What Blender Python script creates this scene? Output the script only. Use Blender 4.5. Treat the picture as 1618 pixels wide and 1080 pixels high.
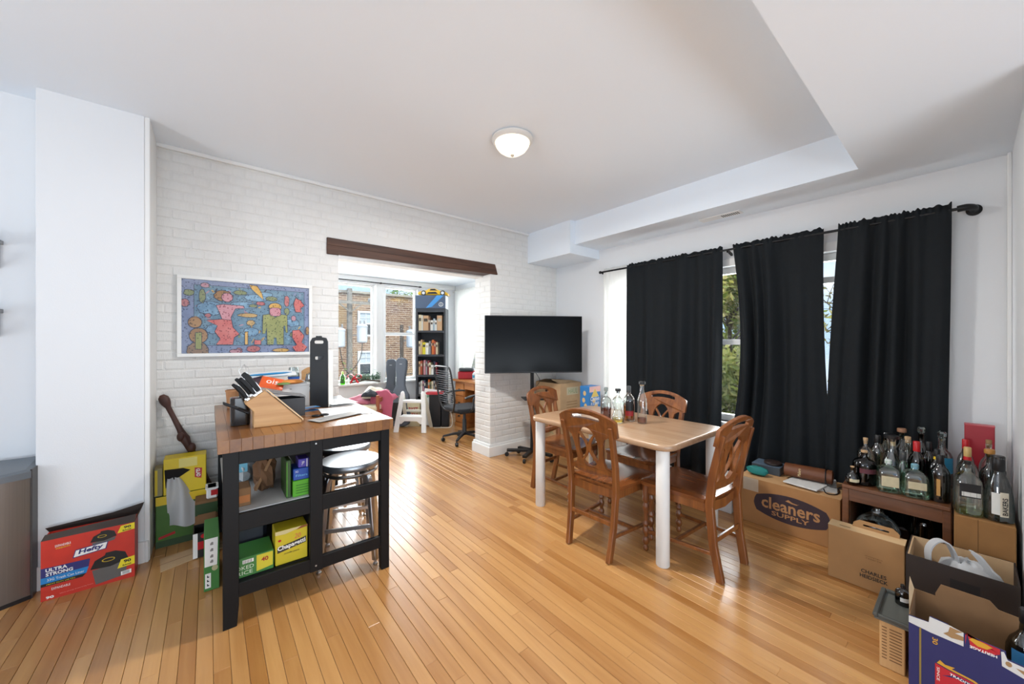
import bpy, bmesh, math, random
from mathutils import Vector, Matrix
for o in list(bpy.data.objects): bpy.data.objects.remove(o, do_unlink=True)
SC = bpy.context.scene
COL = SC.collection
PI = math.pi

# ---------------------------------------------------------------- camera
cam = bpy.data.cameras.new('camera'); cam.sensor_width = 36.0; cam.sensor_fit = 'HORIZONTAL'
cam.lens = 587.0 / 1618.0 * 36.0; cam.clip_start = 0.02; cam.clip_end = 300
camo = bpy.data.objects.new('camera', cam); COL.objects.link(camo)
camo.location = (0, 0, 1.36); camo.rotation_euler = (PI / 2, 0, math.radians(50.8 - 90))
SC.camera = camo
# ---------------------------------------------------------------- sky
W = bpy.data.worlds.new('sky'); SC.world = W; W.use_nodes = True
nt = W.node_tree; nt.nodes.clear()
def _n(nt, t, **k):
    n = nt.nodes.new(t)
    for a, b in k.items(): setattr(n, a, b)
    return n
wo = _n(nt, 'ShaderNodeOutputWorld'); bg = _n(nt, 'ShaderNodeBackground')
tc = _n(nt, 'ShaderNodeTexCoord'); nz = _n(nt, 'ShaderNodeTexNoise')
nz.inputs['Scale'].default_value = 3.0; nz.inputs['Detail'].default_value = 5
rp = _n(nt, 'ShaderNodeValToRGB')
rp.color_ramp.elements[0].position = 0.50; rp.color_ramp.elements[0].color = (0.50, 0.68, 0.95, 1)
rp.color_ramp.elements[1].position = 0.68; rp.color_ramp.elements[1].color = (1.0, 1.0, 1.0, 1)
nt.links.new(tc.outputs['Generated'], nz.inputs['Vector']); nt.links.new(nz.outputs['Fac'], rp.inputs['Fac'])
nt.links.new(rp.outputs['Color'], bg.inputs['Color']); nt.links.new(bg.outputs[0], wo.inputs[0])
bg.inputs['Strength'].default_value = 1.15
# ---------------------------------------------------------------- sun
sun = bpy.data.lights.new('sun', 'SUN'); sun.energy = 3.6; sun.angle = 0.02; sun.color = (1, 0.95, 0.86)
suno = bpy.data.objects.new('sun', sun); COL.objects.link(suno); suno.location = (0, -20, 30)
suno.rotation_euler = Vector((-0.25, 0.62, -0.9)).to_track_quat('-Z', 'Y').to_euler()
# ---------------------------------------------------------------- daylight at the window openings, plus an added fill behind the camera
def area_light(name, loc, direction, sx, sy, power, color=(1, 1, 1)):
    l = bpy.data.lights.new(name, 'AREA'); l.shape = 'RECTANGLE'; l.size = sx; l.size_y = sy; l.energy = power; l.color = color
    o = bpy.data.objects.new(name, l); COL.objects.link(o); o.location = loc
    o.rotation_euler = Vector(direction).to_track_quat('-Z', 'Y').to_euler(); return o
area_light('daylight_sunroom', (1.9, 6.55, 1.5), (0, -1, -0.1), 2.6, 1.6, 210, (0.97, 0.985, 1.0))
area_light('daylight_side', (3.98, 1.4, 1.35), (-1, 0, -0.1), 2.3, 1.4, 130, (0.97, 0.985, 1.0))
area_light('daylight_kitchen', (-3.15, 0.95, 1.35), (1, -0.45, 0.95), 1.6, 1.4, 62, (0.94, 0.975, 1.0))
area_light('fill_rear', (0.2, -2.8, 0.6), (0.1, 0.9, 0.8), 3.0, 0.9, 72, (0.82, 0.92, 1.0))  # added upward fill out of view
area_light('daylight_sunroom_side', (3.98, 5.2, 1.5), (-1, 0, -0.1), 1.6, 1.4, 40, (0.97, 0.985, 1.0))
SC.view_settings.view_transform = 'Standard'; SC.view_settings.look = 'None'
SC.view_settings.gamma = 1.0; SC.view_settings.use_curve_mapping = False
SC.view_settings.exposure = 0.27

# ================================================================ helpers
def C(h):
    h = h.lstrip('#'); v = [int(h[i:i + 2], 16) / 255 for i in (0, 2, 4)]
    return tuple(c / 12.92 if c <= 0.04045 else ((c + 0.055) / 1.055) ** 2.4 for c in v) + (1,)
_M = {}
def M(name, col='#888888', rough=0.6, metal=0.0, var=0.0, vs=12.0, bump=0.0, bs=80.0, spec=0.5, coat=0.0, emit=0.0, emitcol=None, col2=None, stretch=None, trans=0.0):
    """procedural material: colour with optional noise variation towards col2 and fine relief"""
    if name in _M: return _M[name]
    m = bpy.data.materials.new(name); m.use_nodes = True; _M[name] = m
    nt = m.node_tree; b = nt.nodes['Principled BSDF']
    c = C(col) if isinstance(col, str) else col
    b.inputs['Base Color'].default_value = c; b.inputs['Roughness'].default_value = rough; b.inputs['Metallic'].default_value = metal
    b.inputs['Specular IOR Level'].default_value = spec; b.inputs['Coat Weight'].default_value = coat; b.inputs['Coat Roughness'].default_value = 0.15
    if emit:
        b.inputs['Emission Color'].default_value = C(emitcol) if emitcol else c; b.inputs['Emission Strength'].default_value = emit
    t = _n(nt, 'ShaderNodeTexCoord'); mp = _n(nt, 'ShaderNodeMapping'); nt.links.new(t.outputs['Object'], mp.inputs['Vector'])
    if stretch: mp.inputs['Scale'].default_value = stretch
    if var or col2:
        z = _n(nt, 'ShaderNodeTexNoise'); z.inputs['Scale'].default_value = vs; z.inputs['Detail'].default_value = 6
        nt.links.new(mp.outputs[0], z.inputs['Vector'])
        mx = _n(nt, 'ShaderNodeMix', data_type='RGBA')
        mr = _n(nt, 'ShaderNodeMapRange'); mr.inputs[1].default_value = 0.3; mr.inputs[2].default_value = 0.7
        nt.links.new(z.outputs['Fac'], mr.inputs[0]); nt.links.new(mr.outputs[0], mx.inputs[0])
        mx.inputs[6].default_value = c
        mx.inputs[7].default_value = C(col2) if col2 else tuple(max(0, x * (1 - var)) for x in c[:3]) + (1,)
        nt.links.new(mx.outputs[2], b.inputs['Base Color'])
    if bump:
        z2 = _n(nt, 'ShaderNodeTexNoise'); z2.inputs['Scale'].default_value = bs; z2.inputs['Detail'].default_value = 4
        nt.links.new(mp.outputs[0], z2.inputs['Vector'])
        bp = _n(nt, 'ShaderNodeBump'); bp.inputs['Strength'].default_value = bump; bp.inputs['Distance'].default_value = 0.01
        nt.links.new(z2.outputs['Fac'], bp.inputs['Height']); nt.links.new(bp.outputs[0], b.inputs['Normal'])
    if trans:
        tr = _n(nt, 'ShaderNodeBsdfTranslucent'); tr.inputs[0].default_value = c
        ms = _n(nt, 'ShaderNodeMixShader'); ms.inputs[0].default_value = trans
        nt.links.new(b.outputs[0], ms.inputs[1]); nt.links.new(tr.outputs[0], ms.inputs[2])
        nt.links.new(ms.outputs[0], nt.nodes['Material Output'].inputs[0])
    return m
def GL(name, tint='#e8f0ec', edge=0.04, rough=0.02):
    """thin clear glass: tinted see-through plus fresnel mirror"""
    if name in _M: return _M[name]
    m = bpy.data.materials.new(name); m.use_nodes = True; _M[name] = m
    nt = m.node_tree; nt.nodes.remove(nt.nodes['Principled BSDF'])
    t = _n(nt, 'ShaderNodeBsdfTransparent'); t.inputs[0].default_value = C(tint)
    g = _n(nt, 'ShaderNodeBsdfGlossy'); g.inputs['Roughness'].default_value = rough; g.inputs[0].default_value = (1, 1, 1, 1)
    lw = _n(nt, 'ShaderNodeLayerWeight'); lw.inputs[0].default_value = 0.25
    mr = _n(nt, 'ShaderNodeMapRange'); mr.inputs[3].default_value = edge; mr.inputs[4].default_value = 0.75
    nt.links.new(lw.outputs['Fresnel'], mr.inputs[0])
    ms = _n(nt, 'ShaderNodeMixShader'); nt.links.new(mr.outputs[0], ms.inputs[0]); nt.links.new(t.outputs[0], ms.inputs[1]); nt.links.new(g.outputs[0], ms.inputs[2])
    nt.links.new(ms.outputs[0], nt.nodes['Material Output'].inputs[0]); return m
def WOOD(name, c1, c2, rough=0.35, axis=0, scale=9.0, coat=0.3, island=False, world=False, spec=0.5):
    """long grain along axis; board tone varies by object / island"""
    if name in _M: return _M[name]
    m = bpy.data.materials.new(name); m.use_nodes = True; _M[name] = m
    nt = m.node_tree; b = nt.nodes['Principled BSDF']
    b.inputs['Roughness'].default_value = rough; b.inputs['Coat Weight'].default_value = coat; b.inputs['Coat Roughness'].default_value = 0.18
    b.inputs['Specular IOR Level'].default_value = spec
    mp = _n(nt, 'ShaderNodeMapping')
    if world: t = _n(nt, 'ShaderNodeNewGeometry'); nt.links.new(t.outputs['Position'], mp.inputs['Vector'])
    else: t = _n(nt, 'ShaderNodeTexCoord'); nt.links.new(t.outputs['Object'], mp.inputs['Vector'])
    s = [scale * 5] * 3; s[axis] = scale * 0.35; mp.inputs['Scale'].default_value = s
    oi = _n(nt, 'ShaderNodeObjectInfo'); ge = _n(nt, 'ShaderNodeNewGeometry')
    ad = _n(nt, 'ShaderNodeMath', operation='ADD'); nt.links.new(oi.outputs['Random'], ad.inputs[0])
    if island: nt.links.new(ge.outputs['Random Per Island'], ad.inputs[1])
    else: ad.inputs[1].default_value = 0
    fr = _n(nt, 'ShaderNodeMath', operation='FRACT'); nt.links.new(ad.outputs[0], fr.inputs[0])
    of = _n(nt, 'ShaderNodeMath', operation='MULTIPLY'); of.inputs[1].default_value = 37.0; nt.links.new(fr.outputs[0], of.inputs[0])
    z = _n(nt, 'ShaderNodeTexNoise', noise_dimensions='4D'); z.inputs['Scale'].default_value = 1.0; z.inputs['Detail'].default_value = 7; z.inputs['Roughness'].default_value = 0.6
    nt.links.new(mp.outputs[0], z.inputs['Vector']); nt.links.new(of.outputs[0], z.inputs['W'])
    a2 = _n(nt, 'ShaderNodeMath', operation='MULTIPLY_ADD'); a2.inputs[1].default_value = 0.55 if island else 0.12
    nt.links.new(fr.outputs[0], a2.inputs[0]); nt.links.new(z.outputs['Fac'], a2.inputs[2])
    mr = _n(nt, 'ShaderNodeMapRange'); mr.inputs[1].default_value = 0.35; mr.inputs[2].default_value = 1.15 if island else 0.75
    nt.links.new(a2.outputs[0], mr.inputs[0])
    mx = _n(nt, 'ShaderNodeMix', data_type='RGBA'); mx.inputs[6].default_value = C(c1); mx.inputs[7].default_value = C(c2)
    nt.links.new(mr.outputs[0], mx.inputs[0]); nt.links.new(mx.outputs[2], b.inputs['Base Color'])
    bp = _n(nt, 'ShaderNodeBump'); bp.inputs['Strength'].default_value = 0.06; bp.inputs['Distance'].default_value = 0.004
    nt.links.new(z.outputs['Fac'], bp.inputs['Height']); nt.links.new(bp.outputs[0], b.inputs['Normal'])
    return m

class MB:
    def __init__(s): s.v = []; s.f = []
    def add(s, v, f):
        n = len(s.v); s.v += [tuple(p) for p in v]; s.f += [tuple(i + n for i in q) for q in f]; return s
    def box(s, x0, x1, y0, y1, z0, z1):
        return s.add([(x0, y0, z0), (x1, y0, z0), (x1, y1, z0), (x0, y1, z0), (x0, y0, z1), (x1, y0, z1), (x1, y1, z1), (x0, y1, z1)],
                     [(0, 3, 2, 1), (4, 5, 6, 7), (0, 1, 5, 4), (1, 2, 6, 5), (2, 3, 7, 6), (3, 0, 4, 7)])
    def obox(s, p0, p1, w, t, up=(0, 0, 1)):
        """square bar from p0 to p1; w across, t along up"""
        p0, p1 = Vector(p0), Vector(p1); d = (p1 - p0).normalized(); u = Vector(up)
        if abs(d.dot(u)) > 0.98: u = Vector((0, 1, 0))
        a = d.cross(u).normalized(); u = a.cross(d).normalized(); v = []
        for p in (p0, p1):
            for i, j in ((-1, -1), (1, -1), (1, 1), (-1, 1)): v.append(p + a * (i * w / 2) + u * (j * t / 2))
        return s.add(v, [(0, 1, 2, 3), (7, 6, 5, 4), (0, 4, 5, 1), (1, 5, 6, 2), (2, 6, 7, 3), (3, 7, 4, 0)])
    def sweep(s, pts, w, t, side=(1, 0, 0)):
        """rectangular section (w along side, t across) along a polyline"""
        P = [Vector(p) for p in pts]; a = Vector(side).normalized(); v = []; f = []
        for i, p in enumerate(P):
            d = (P[min(i + 1, len(P) - 1)] - P[max(i - 1, 0)]).normalized(); u = d.cross(a).normalized()
            ww = w[i] if isinstance(w, (list, tuple)) else w; tt = t[i] if isinstance(t, (list, tuple)) else t
            for x, y in ((-1, -1), (1, -1), (1, 1), (-1, 1)): v.append(p + a * (x * ww / 2) + u * (y * tt / 2))
        for i in range(len(P) - 1):
            for k in range(4): f.append((i * 4 + k, i * 4 + (k + 1) % 4, i * 4 + 4 + (k + 1) % 4, i * 4 + 4 + k))
        n = len(v); f += [(3, 2, 1, 0), (n - 4, n - 3, n - 2, n - 1)]
        return s.add(v, f)
    def tube(s, pts, r, n=8, closed=False):
        P = [Vector(p) for p in pts]; v = []; f = []; L = len(P); a = None
        for i, p in enumerate(P):
            if closed: d = (P[(i + 1) % L] - P[i - 1]).normalized()
            else: d = (P[min(i + 1, L - 1)] - P[max(i - 1, 0)]).normalized()
            if a is None: a = d.orthogonal().normalized()
            else: a = (a - d * a.dot(d)).normalized()
            b = d.cross(a); rr = r[i] if isinstance(r, (list, tuple)) else r
            for k in range(n):
                q = 2 * PI * k / n; v.append(p + a * (math.cos(q) * rr) + b * (math.sin(q) * rr))
        for i in range(L if closed else L - 1):
            for k in range(n):
                j = (i + 1) % L; f.append((i * n + k, i * n + (k + 1) % n, j * n + (k + 1) % n, j * n + k))
        if not closed: f += [tuple(range(n - 1, -1, -1)), tuple((L - 1) * n + k for k in range(n))]
        return s.add(v, f)
    def lathe(s, prof, n=20, c=(0, 0, 0), ex=2.0, ax=1.0, ay=1.0, caps=True):
        """profile of (radius, z); ex>2 squares the section; ax, ay squash it"""
        v = []; f = []
        for r, z in prof:
            for k in range(n):
                q = 2 * PI * (k + 0.5) / n; cx, sy = math.cos(q), math.sin(q); e = 2.0 / ex
                v.append((c[0] + r * ax * math.copysign(abs(cx) ** e, cx), c[1] + r * ay * math.copysign(abs(sy) ** e, sy), c[2] + z))
        for i in range(len(prof) - 1):
            for k in range(n): f.append((i * n + k, i * n + (k + 1) % n, (i + 1) * n + (k + 1) % n, (i + 1) * n + k))
        if caps: f += [tuple(range(n - 1, -1, -1)), tuple((len(prof) - 1) * n + k for k in range(n))]
        return s.add(v, f)
    def prism(s, poly, a0, a1, axis='z'):
        """extrude a 2-D outline along an axis"""
        def m(p, a): return {'z': (p[0], p[1], a), 'y': (p[0], a, p[1]), 'x': (a, p[0], p[1])}[axis]
        n = len(poly); v = [m(p, a0) for p in poly] + [m(p, a1) for p in poly]
        return s.add(v, [tuple(range(n - 1, -1, -1)), tuple(range(n, 2 * n))] + [(i, (i + 1) % n, n + (i + 1) % n, n + i) for i in range(n)])
    def grid(s, fn, nu, nv):
        v = [fn(i / nu, j / nv) for j in range(nv + 1) for i in range(nu + 1)]
        return s.add(v, [(j * (nu + 1) + i, j * (nu + 1) + i + 1, (j + 1) * (nu + 1) + i + 1, (j + 1) * (nu + 1) + i) for j in range(nv) for i in range(nu)])
    def ball(s, c, r, n=10, m=7, sc=(1, 1, 1), jit=0, rnd=None):
        v = []; f = []
        for j in range(m + 1):
            th = PI * j / m
            for k in range(n):
                q = 2 * PI * k / n; rr = r * (1 + (rnd.uniform(-jit, jit) if rnd else 0))
                v.append((c[0] + rr * sc[0] * math.sin(th) * math.cos(q), c[1] + rr * sc[1] * math.sin(th) * math.sin(q), c[2] + rr * sc[2] * math.cos(th)))
        for j in range(m):
            for k in range(n): f.append((j * n + k, (j + 1) * n + k, (j + 1) * n + (k + 1) % n, j * n + (k + 1) % n))
        return s.add(v, f)
    def mesh(s, name, mat, smooth=False, bevel=0.0, seg=1, angle=0.5):
        me = bpy.data.meshes.new(name); me.from_pydata(s.v, [], s.f)
        bm = bmesh.new(); bm.from_mesh(me)
        bmesh.ops.recalc_face_normals(bm, faces=bm.faces)
        if bevel:
            es = [e for e in bm.edges if len(e.link_faces) == 2 and e.calc_face_angle(0) > angle]
            bmesh.ops.bevel(bm, geom=es, offset=bevel, segments=seg, profile=0.5, affect='EDGES', clamp_overlap=True)
        bm.to_mesh(me); bm.free()
        if mat: me.materials.append(mat)
        if smooth: shade(me)
        return me
    def build(s, name, mat, parent=None, smooth=False, bevel=0.0, seg=1, **k):
        return link(name, s.mesh(name, mat, smooth, bevel, seg), parent, **k)
def shade(me, ang=0.7):
    for p in me.polygons: p.use_smooth = True
    try: me.set_sharp_from_angle(angle=ang)
    except Exception: pass
def link(name, me, parent=None, loc=None, rot=None, label=None, cat=None, group=None, kind=None):
    o = bpy.data.objects.new(name, me); COL.objects.link(o)
    if parent: o.parent = parent
    if loc: o.location = loc
    if rot: o.rotation_euler = rot
    return tag(o, label, cat, group, kind)
def tag(o, label=None, cat=None, group=None, kind=None):
    if label: o['label'] = label
    if cat: o['category'] = cat
    if group: o['group'] = group
    if kind: o['kind'] = kind
    return o
def thing(name, label, cat, loc=(0, 0, 0), rz=0.0, group=None, rot=None, kind=None):
    o = bpy.data.objects.new(name, None); COL.objects.link(o); o.location = loc; o.empty_display_size = 0.05
    o.rotation_euler = rot if rot else (0, 0, rz)
    return tag(o, label, cat, group, kind)
def copy_tree(o, parent=None):
    c = o.copy(); COL.objects.link(c)
    if parent: c.parent = parent
    for ch in [x for x in COL.objects if x.parent == o]: copy_tree(ch, c)
    return c
def plate(name, mat, loops, t, parent=None, mtx=None, bend=0.0, bevel=0.0, **k):
    """flat board cut from a 2-D outline with holes, thickness t"""
    cu = bpy.data.curves.new(name, 'CURVE'); cu.dimensions = '2D'; cu.fill_mode = 'BOTH'; cu.extrude = t / 2
    for l in loops:
        sp = cu.splines.new('POLY'); sp.points.add(len(l) - 1); sp.use_cyclic_u = True
        for i, p in enumerate(l): sp.points[i].co = (p[0], p[1], 0, 1)
    ob = bpy.data.objects.new(name, cu); me = bpy.data.meshes.new_from_object(ob); bpy.data.objects.remove(ob); bpy.data.curves.remove(cu)
    me.name = name
    if bend:
        for v in me.vertices: v.co.z += bend * v.co.x ** 2
    if mtx: me.transform(mtx)
    me.materials.clear(); me.materials.append(mat)
    return link(name, me, parent, **k)
def basis(o, ux, uz):
    ux, uz = Vector(ux).normalized(), Vector(uz).normalized(); n = ux.cross(uz)
    return Matrix(((ux[0], uz[0], n[0], o[0]), (ux[1], uz[1], n[1], o[1]), (ux[2], uz[2], n[2], o[2]), (0, 0, 0, 1)))
class Face:
    """a printed side: origin, right and up vectors, width and height"""
    def __init__(s, o, ux, uz, w, h): s.o, s.ux, s.uz, s.w, s.h = Vector(o), Vector(ux).normalized(), Vector(uz).normalized(), w, h; s.n = s.ux.cross(s.uz)
    def p(s, u, v, lift=0.0): return s.o + s.ux * (u * s.w) + s.uz * (v * s.h) + s.n * lift
def face(w, d, h, side):
    return {'-y': Face((-w / 2, -d / 2, 0), (1, 0, 0), (0, 0, 1), w, h), '-x': Face((-w / 2, d / 2, 0), (0, -1, 0), (0, 0, 1), d, h),
            '+x': Face((w / 2, -d / 2, 0), (0, 1, 0), (0, 0, 1), d, h), '+y': Face((w / 2, d / 2, 0), (-1, 0, 0), (0, 0, 1), w, h),
            'top': Face((-w / 2, -d / 2, h), (1, 0, 0), (0, 1, 0), w, d)}[side]
def decal(parent, fc, name, mat, pts, lift=0.0008):
    """flat print: a polygon in the unit square of a face"""
    return MB().add([fc.p(u, v, lift) for u, v in pts], [tuple(range(len(pts)))]).build(name, mat, parent)
def rect(u0, u1, v0, v1): return [(u0, v0), (u1, v0), (u1, v1), (u0, v1)]
def ell(u, v, a, b, n=20, q0=0.0): return [(u + a * math.cos(q0 + 2 * PI * i / n), v + b * math.sin(q0 + 2 * PI * i / n)) for i in range(n)]
def text(parent, fc, s, mat, u, v, w=None, h=None, lift=0.0016, rot=0.0, align='CENTER', shear=0.0, name='lettering', bold=0.0):
    """print lettering on a face: centre (u, v) in the unit square, width / height in metres"""
    cu = bpy.data.curves.new('t', 'FONT'); cu.body = s; cu.align_x = 'CENTER'; cu.align_y = 'CENTER'; cu.size = 1; cu.resolution_u = 2; cu.shear = shear; cu.offset = bold
    ob = bpy.data.objects.new('t', cu); me = bpy.data.meshes.new_from_object(ob); bpy.data.objects.remove(ob); bpy.data.curves.remove(cu)
    if not me.vertices: return None
    xs = [x.co.x for x in me.vertices]; ys = [x.co.y for x in me.vertices]
    x0, x1, y0, y1 = min(xs), max(xs), min(ys), max(ys); sx = (w / (x1 - x0)) if w else None; sy = (h / (y1 - y0)) if h else None
    sx = sx or sy; sy = sy or sx
    for q in me.vertices: q.co.x = (q.co.x - (x0 + x1) / 2) * sx; q.co.y = (q.co.y - (y0 + y1) / 2) * sy
    me.transform(Matrix.Rotation(rot, 4, 'Z')); me.transform(basis(fc.p(u, v, lift), fc.ux, fc.uz))
    me.materials.append(mat); me.name = name
    return link(name, me, parent)
def rrect(x0, x1, y0, y1, r, n=6):
    out = []
    for cx, cy, a in ((x1 - r, y0 + r, -PI / 2), (x1 - r, y1 - r, 0), (x0 + r, y1 - r, PI / 2), (x0 + r, y0 + r, PI)):
        for i in range(n + 1): out.append((cx + r * math.cos(a + PI / 2 * i / n), cy + r * math.sin(a + PI / 2 * i / n)))
    return out
def smooth_path(pts, n=6):
    P = [Vector(p) for p in pts]; out = []
    for i in range(len(P) - 1):
        a, b, c, d = P[max(i - 1, 0)], P[i], P[i + 1], P[min(i + 2, len(P) - 1)]
        for k in range(n):
            t = k / n; out.append(0.5 * ((2 * b) + (c - a) * t + (2 * a - 5 * b + 4 * c - d) * t * t + (3 * b - a - 3 * c + d) * t ** 3))
    out.append(P[-1]); return out
def carton(name, label, cat, x0, x1, y0, y1, z0, z1, mat, rz=0.0, group=None, bevel=0.003, open_top=False, inner=None, th=0.005):
    """a box-shaped package; returns its empty and size; body is a child"""
    w, d, h = x1 - x0, y1 - y0, z1 - z0
    t = thing(name, label, cat, ((x0 + x1) / 2, (y0 + y1) / 2, z0), rz, group)
    b = MB()
    if not open_top: b.box(-w / 2, w / 2, -d / 2, d / 2, 0, h)
    else:
        b.add([(-w/2, -d/2, 0), (w/2, -d/2, 0), (w/2, d/2, 0), (-w/2, d/2, 0), (-w/2, -d/2, h), (w/2, -d/2, h), (w/2, d/2, h), (-w/2, d/2, h),
               (-w/2+th, -d/2+th, h), (w/2-th, -d/2+th, h), (w/2-th, d/2-th, h), (-w/2+th, d/2-th, h), (-w/2+th, -d/2+th, th), (w/2-th, -d/2+th, th), (w/2-th, d/2-th, th), (-w/2+th, d/2-th, th)],
              [(0, 3, 2, 1), (0, 1, 5, 4), (1, 2, 6, 5), (2, 3, 7, 6), (3, 0, 4, 7), (4, 5, 9, 8), (5, 6, 10, 9), (6, 7, 11, 10), (7, 4, 8, 11),
               (8, 9, 13, 12), (9, 10, 14, 13), (10, 11, 15, 14), (11, 8, 12, 15), (12, 13, 14, 15)])
        bevel = 0
    b.build('body', mat, t, bevel=bevel)
    return t, (w, d, h)
RND = random.Random(7)
F2 = (math.cos(math.radians(50.8)), math.sin(math.radians(50.8)))
def depth(x, y): return x * F2[0] + y * F2[1]
def inview(x, y, z=0.0):
    d = depth(x, y); r = x * F2[1] - y * F2[0]
    return d > 0.3 and abs(r / d) < 1.45 and abs((z - 1.36) / d) < 0.98
# ================================================================ materials
PAINT = M('white_wall_paint', '#e0e2e4', 0.75, bump=0.05, bs=180)
CEILP = M('ceiling_paint', '#e8f0f8', 0.85, bump=0.04, bs=150)
TRIMP = M('trim_paint', '#e4e4e2', 0.4)
BRICKP = M('painted_brick', '#e0dfdc', 0.6, var=0.05, vs=9, bump=0.22, bs=38)
MORTAR = M('painted_mortar', '#dbdad7', 0.75, bump=0.3, bs=60)
OAK = WOOD('oak_floor', '#c9985e', '#9a6530', rough=0.33, axis=1, scale=4.0, coat=0.35, island=True, world=True)
SUBF = M('floor_gap', '#2e1a0c', 0.9)
BLACK = M('matt_black', '#101113', 0.5)
BLKPL = M('black_plastic', '#141416', 0.4)
BLKMT = M('black_metal', '#17181a', 0.45, metal=0.3)
WHITE = M('white_print', '#eceae4', 0.6)
WPLAS = M('white_plastic', '#e9e9e6', 0.4)
CARD = M('cardboard', '#c6a57d', 0.8, var=0.08, vs=20)
CARD2 = M('cardboard_inside', '#a37d54', 0.85, var=0.1, vs=20)
CARDD = M('cardboard_brown', '#7d5b3a', 0.85, var=0.1, vs=20)
PANE = GL('window_glass', '#fbfdfd', 0.03)
BROWNW = WOOD('dark_beam_wood', '#5c3a28', '#2e1a12', rough=0.6, axis=0, scale=5, coat=0.0)
CHROME = M('brushed_aluminium', '#c9cacc', 0.28, metal=1.0)

# ================================================================ floor
XW, YB = 3.73, 3.60            # curtain wall, brick wall
fl = MB().box(-3.2, 3.95, -3.0, 6.45, -0.12, -0.012).build('floor', SUBF, kind='structure')
planks = []
PW = 0.0574; x = -3.2; i = 0
rr = random.Random(11)
while x < XW + 0.05:
    y = -3.0 - rr.uniform(0, 1.0)
    while y < 6.4:
        L = rr.uniform(0.55, 2.1); y0, y1 = max(y, -3.0), min(y + L, 6.4)
        if y1 - y0 > 0.02: planks.append((x, y0, y1))
        y += L
    x += PW
def parea(p):
    x, y0, y1 = p; s = 0
    for k in range(5):
        yy = y0 + (y1 - y0) * (k + 0.5) / 5
        if inview(x, yy): s += (y1 - y0) / depth(x, yy) ** 2.5
    return s
planks.sort(key=parea, reverse=True)
pm = MB().box(0.0005, PW - 0.0007, 0.0, 1.0, -0.012, 0.0)
pmesh = MB().add([(0.0005, 0, -0.012), (PW - 0.0007, 0, -0.012), (PW - 0.0007, 1, -0.012), (0.0005, 1, -0.012), (0.0005, 0, -0.0012), (PW - 0.0007, 0, -0.0012), (PW - 0.0007, 1, -0.0012), (0.0005, 1, -0.0012),
                  (0.002, 0.0012, 0), (PW - 0.0022, 0.0012, 0), (PW - 0.0022, 0.9988, 0), (0.002, 0.9988, 0)],
                 [(0, 1, 5, 4), (1, 2, 6, 5), (2, 3, 7, 6), (3, 0, 4, 7), (4, 5, 9, 8), (5, 6, 10, 9), (6, 7, 11, 10), (7, 4, 8, 11), (8, 9, 10, 11)]).mesh('plank', OAK)
for p in planks[:300]:
    o = link('plank', pmesh, fl, loc=(p[0], p[1], 0)); o.scale = (1, p[2] - p[1] - 0.0006, 1)
rest = MB()
for x, y0, y1 in planks[300:]:
    rest.box(x + 0.0005, x + PW - 0.0007, y0, y1 - 0.0006, -0.012, 0)
rest.build('floorboards', OAK, fl, kind='stuff')

# ================================================================ ceiling and soffits
CZ, SZ = 2.755, 2.487
MB().box(-3.2, 3.95, 0.44, YB + 0.02, CZ, CZ + 0.1).build('ceiling', CEILP, kind='structure')
sf = MB().prism([(3.93, -3.4), (3.93, 2.87), (3.28, 2.87), (3.28, 0.45), (-3.2, 0.45), (-3.2, -3.4)], SZ, CZ + 0.1)
sf.build('ceiling', CEILP, kind='structure')
MB().box(3.2, 3.93, 2.872, YB + 0.002, 2.377, CZ + 0.05).build('ceiling', CEILP, kind='structure')
MB().box(0.2, 3.95, YB + 0.33, 6.5, 2.44, 2.54).build('ceiling', CEILP, kind='structure')
# ceiling trim along the brick wall
MB().box(-0.29, 3.2, 3.572, 3.598, CZ - 0.028, CZ).build('trim_1', TRIMP, bevel=0.004, kind='structure')

# ================================================================ brick wall with the wide opening
OX0, OX1, OZ = 0.909, 2.60, 2.155
bw = MB().box(-0.31, OX0, YB + 0.0032, YB + 0.33, 0, CZ).box(OX1 + 0.004, 3.93, YB + 0.0032, YB + 0.33, 0, CZ).box(OX0, OX1 + 0.004, YB + 0.0032, YB + 0.33, 2.29, CZ) \
    .box(OX0, OX1 + 0.004, YB + 0.16, YB + 0.33, OZ, 2.29).build('wall_brick', MORTAR, kind='structure')
bricks = []
rb = random.Random(5)
BL, BH, J = 0.203, 0.0575, 0.0102
def cut(x0, x1, z0, z1):
    """pieces of one brick outside the opening and beam pocket"""
    if x1 - x0 < 0.012: return []
    holes = []
    if z0 < OZ - 0.01: holes.append((OX0, OX1))
    if z1 > 2.16 and z0 < 2.315: holes.append((0.81, 2.69))
    seg = [(x0, x1)]
    for a, b in holes:
        ns = []
        for s, e in seg:
            if e <= a or s >= b: ns.append((s, e))
            else:
                if s < a: ns.append((s, a))
                if e > b: ns.append((b, e))
        seg = ns
    return [(s, e) for s, e in seg if e - s > 0.02]
zc = 0.012; row = 0
while zc < CZ - 0.02:
    z1 = min(zc + BH, CZ)
    header = (row % 6 == 5)
    bl = 0.098 if header else BL
    x = -0.29 - (bl + J) * (0.5 if row % 2 else 0.0) - rb.uniform(0, 0.02)
    while x < XW:
        for s, e in cut(max(x, -0.29), min(x + bl, XW), zc, z1): bricks.append(('f', s, e, zc, z1))
        x += bl + J
    # jamb of the right pier
    if z1 < OZ:
        ys = [(YB + 0.004, YB + 0.105), (YB + 0.115, YB + 0.325)] if row % 2 else [(YB + 0.004, YB + 0.21), (YB + 0.22, YB + 0.325)]
        for a, b in ys: bricks.append(('j', a, b, zc, z1))
    zc += BH + J; row += 1
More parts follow.
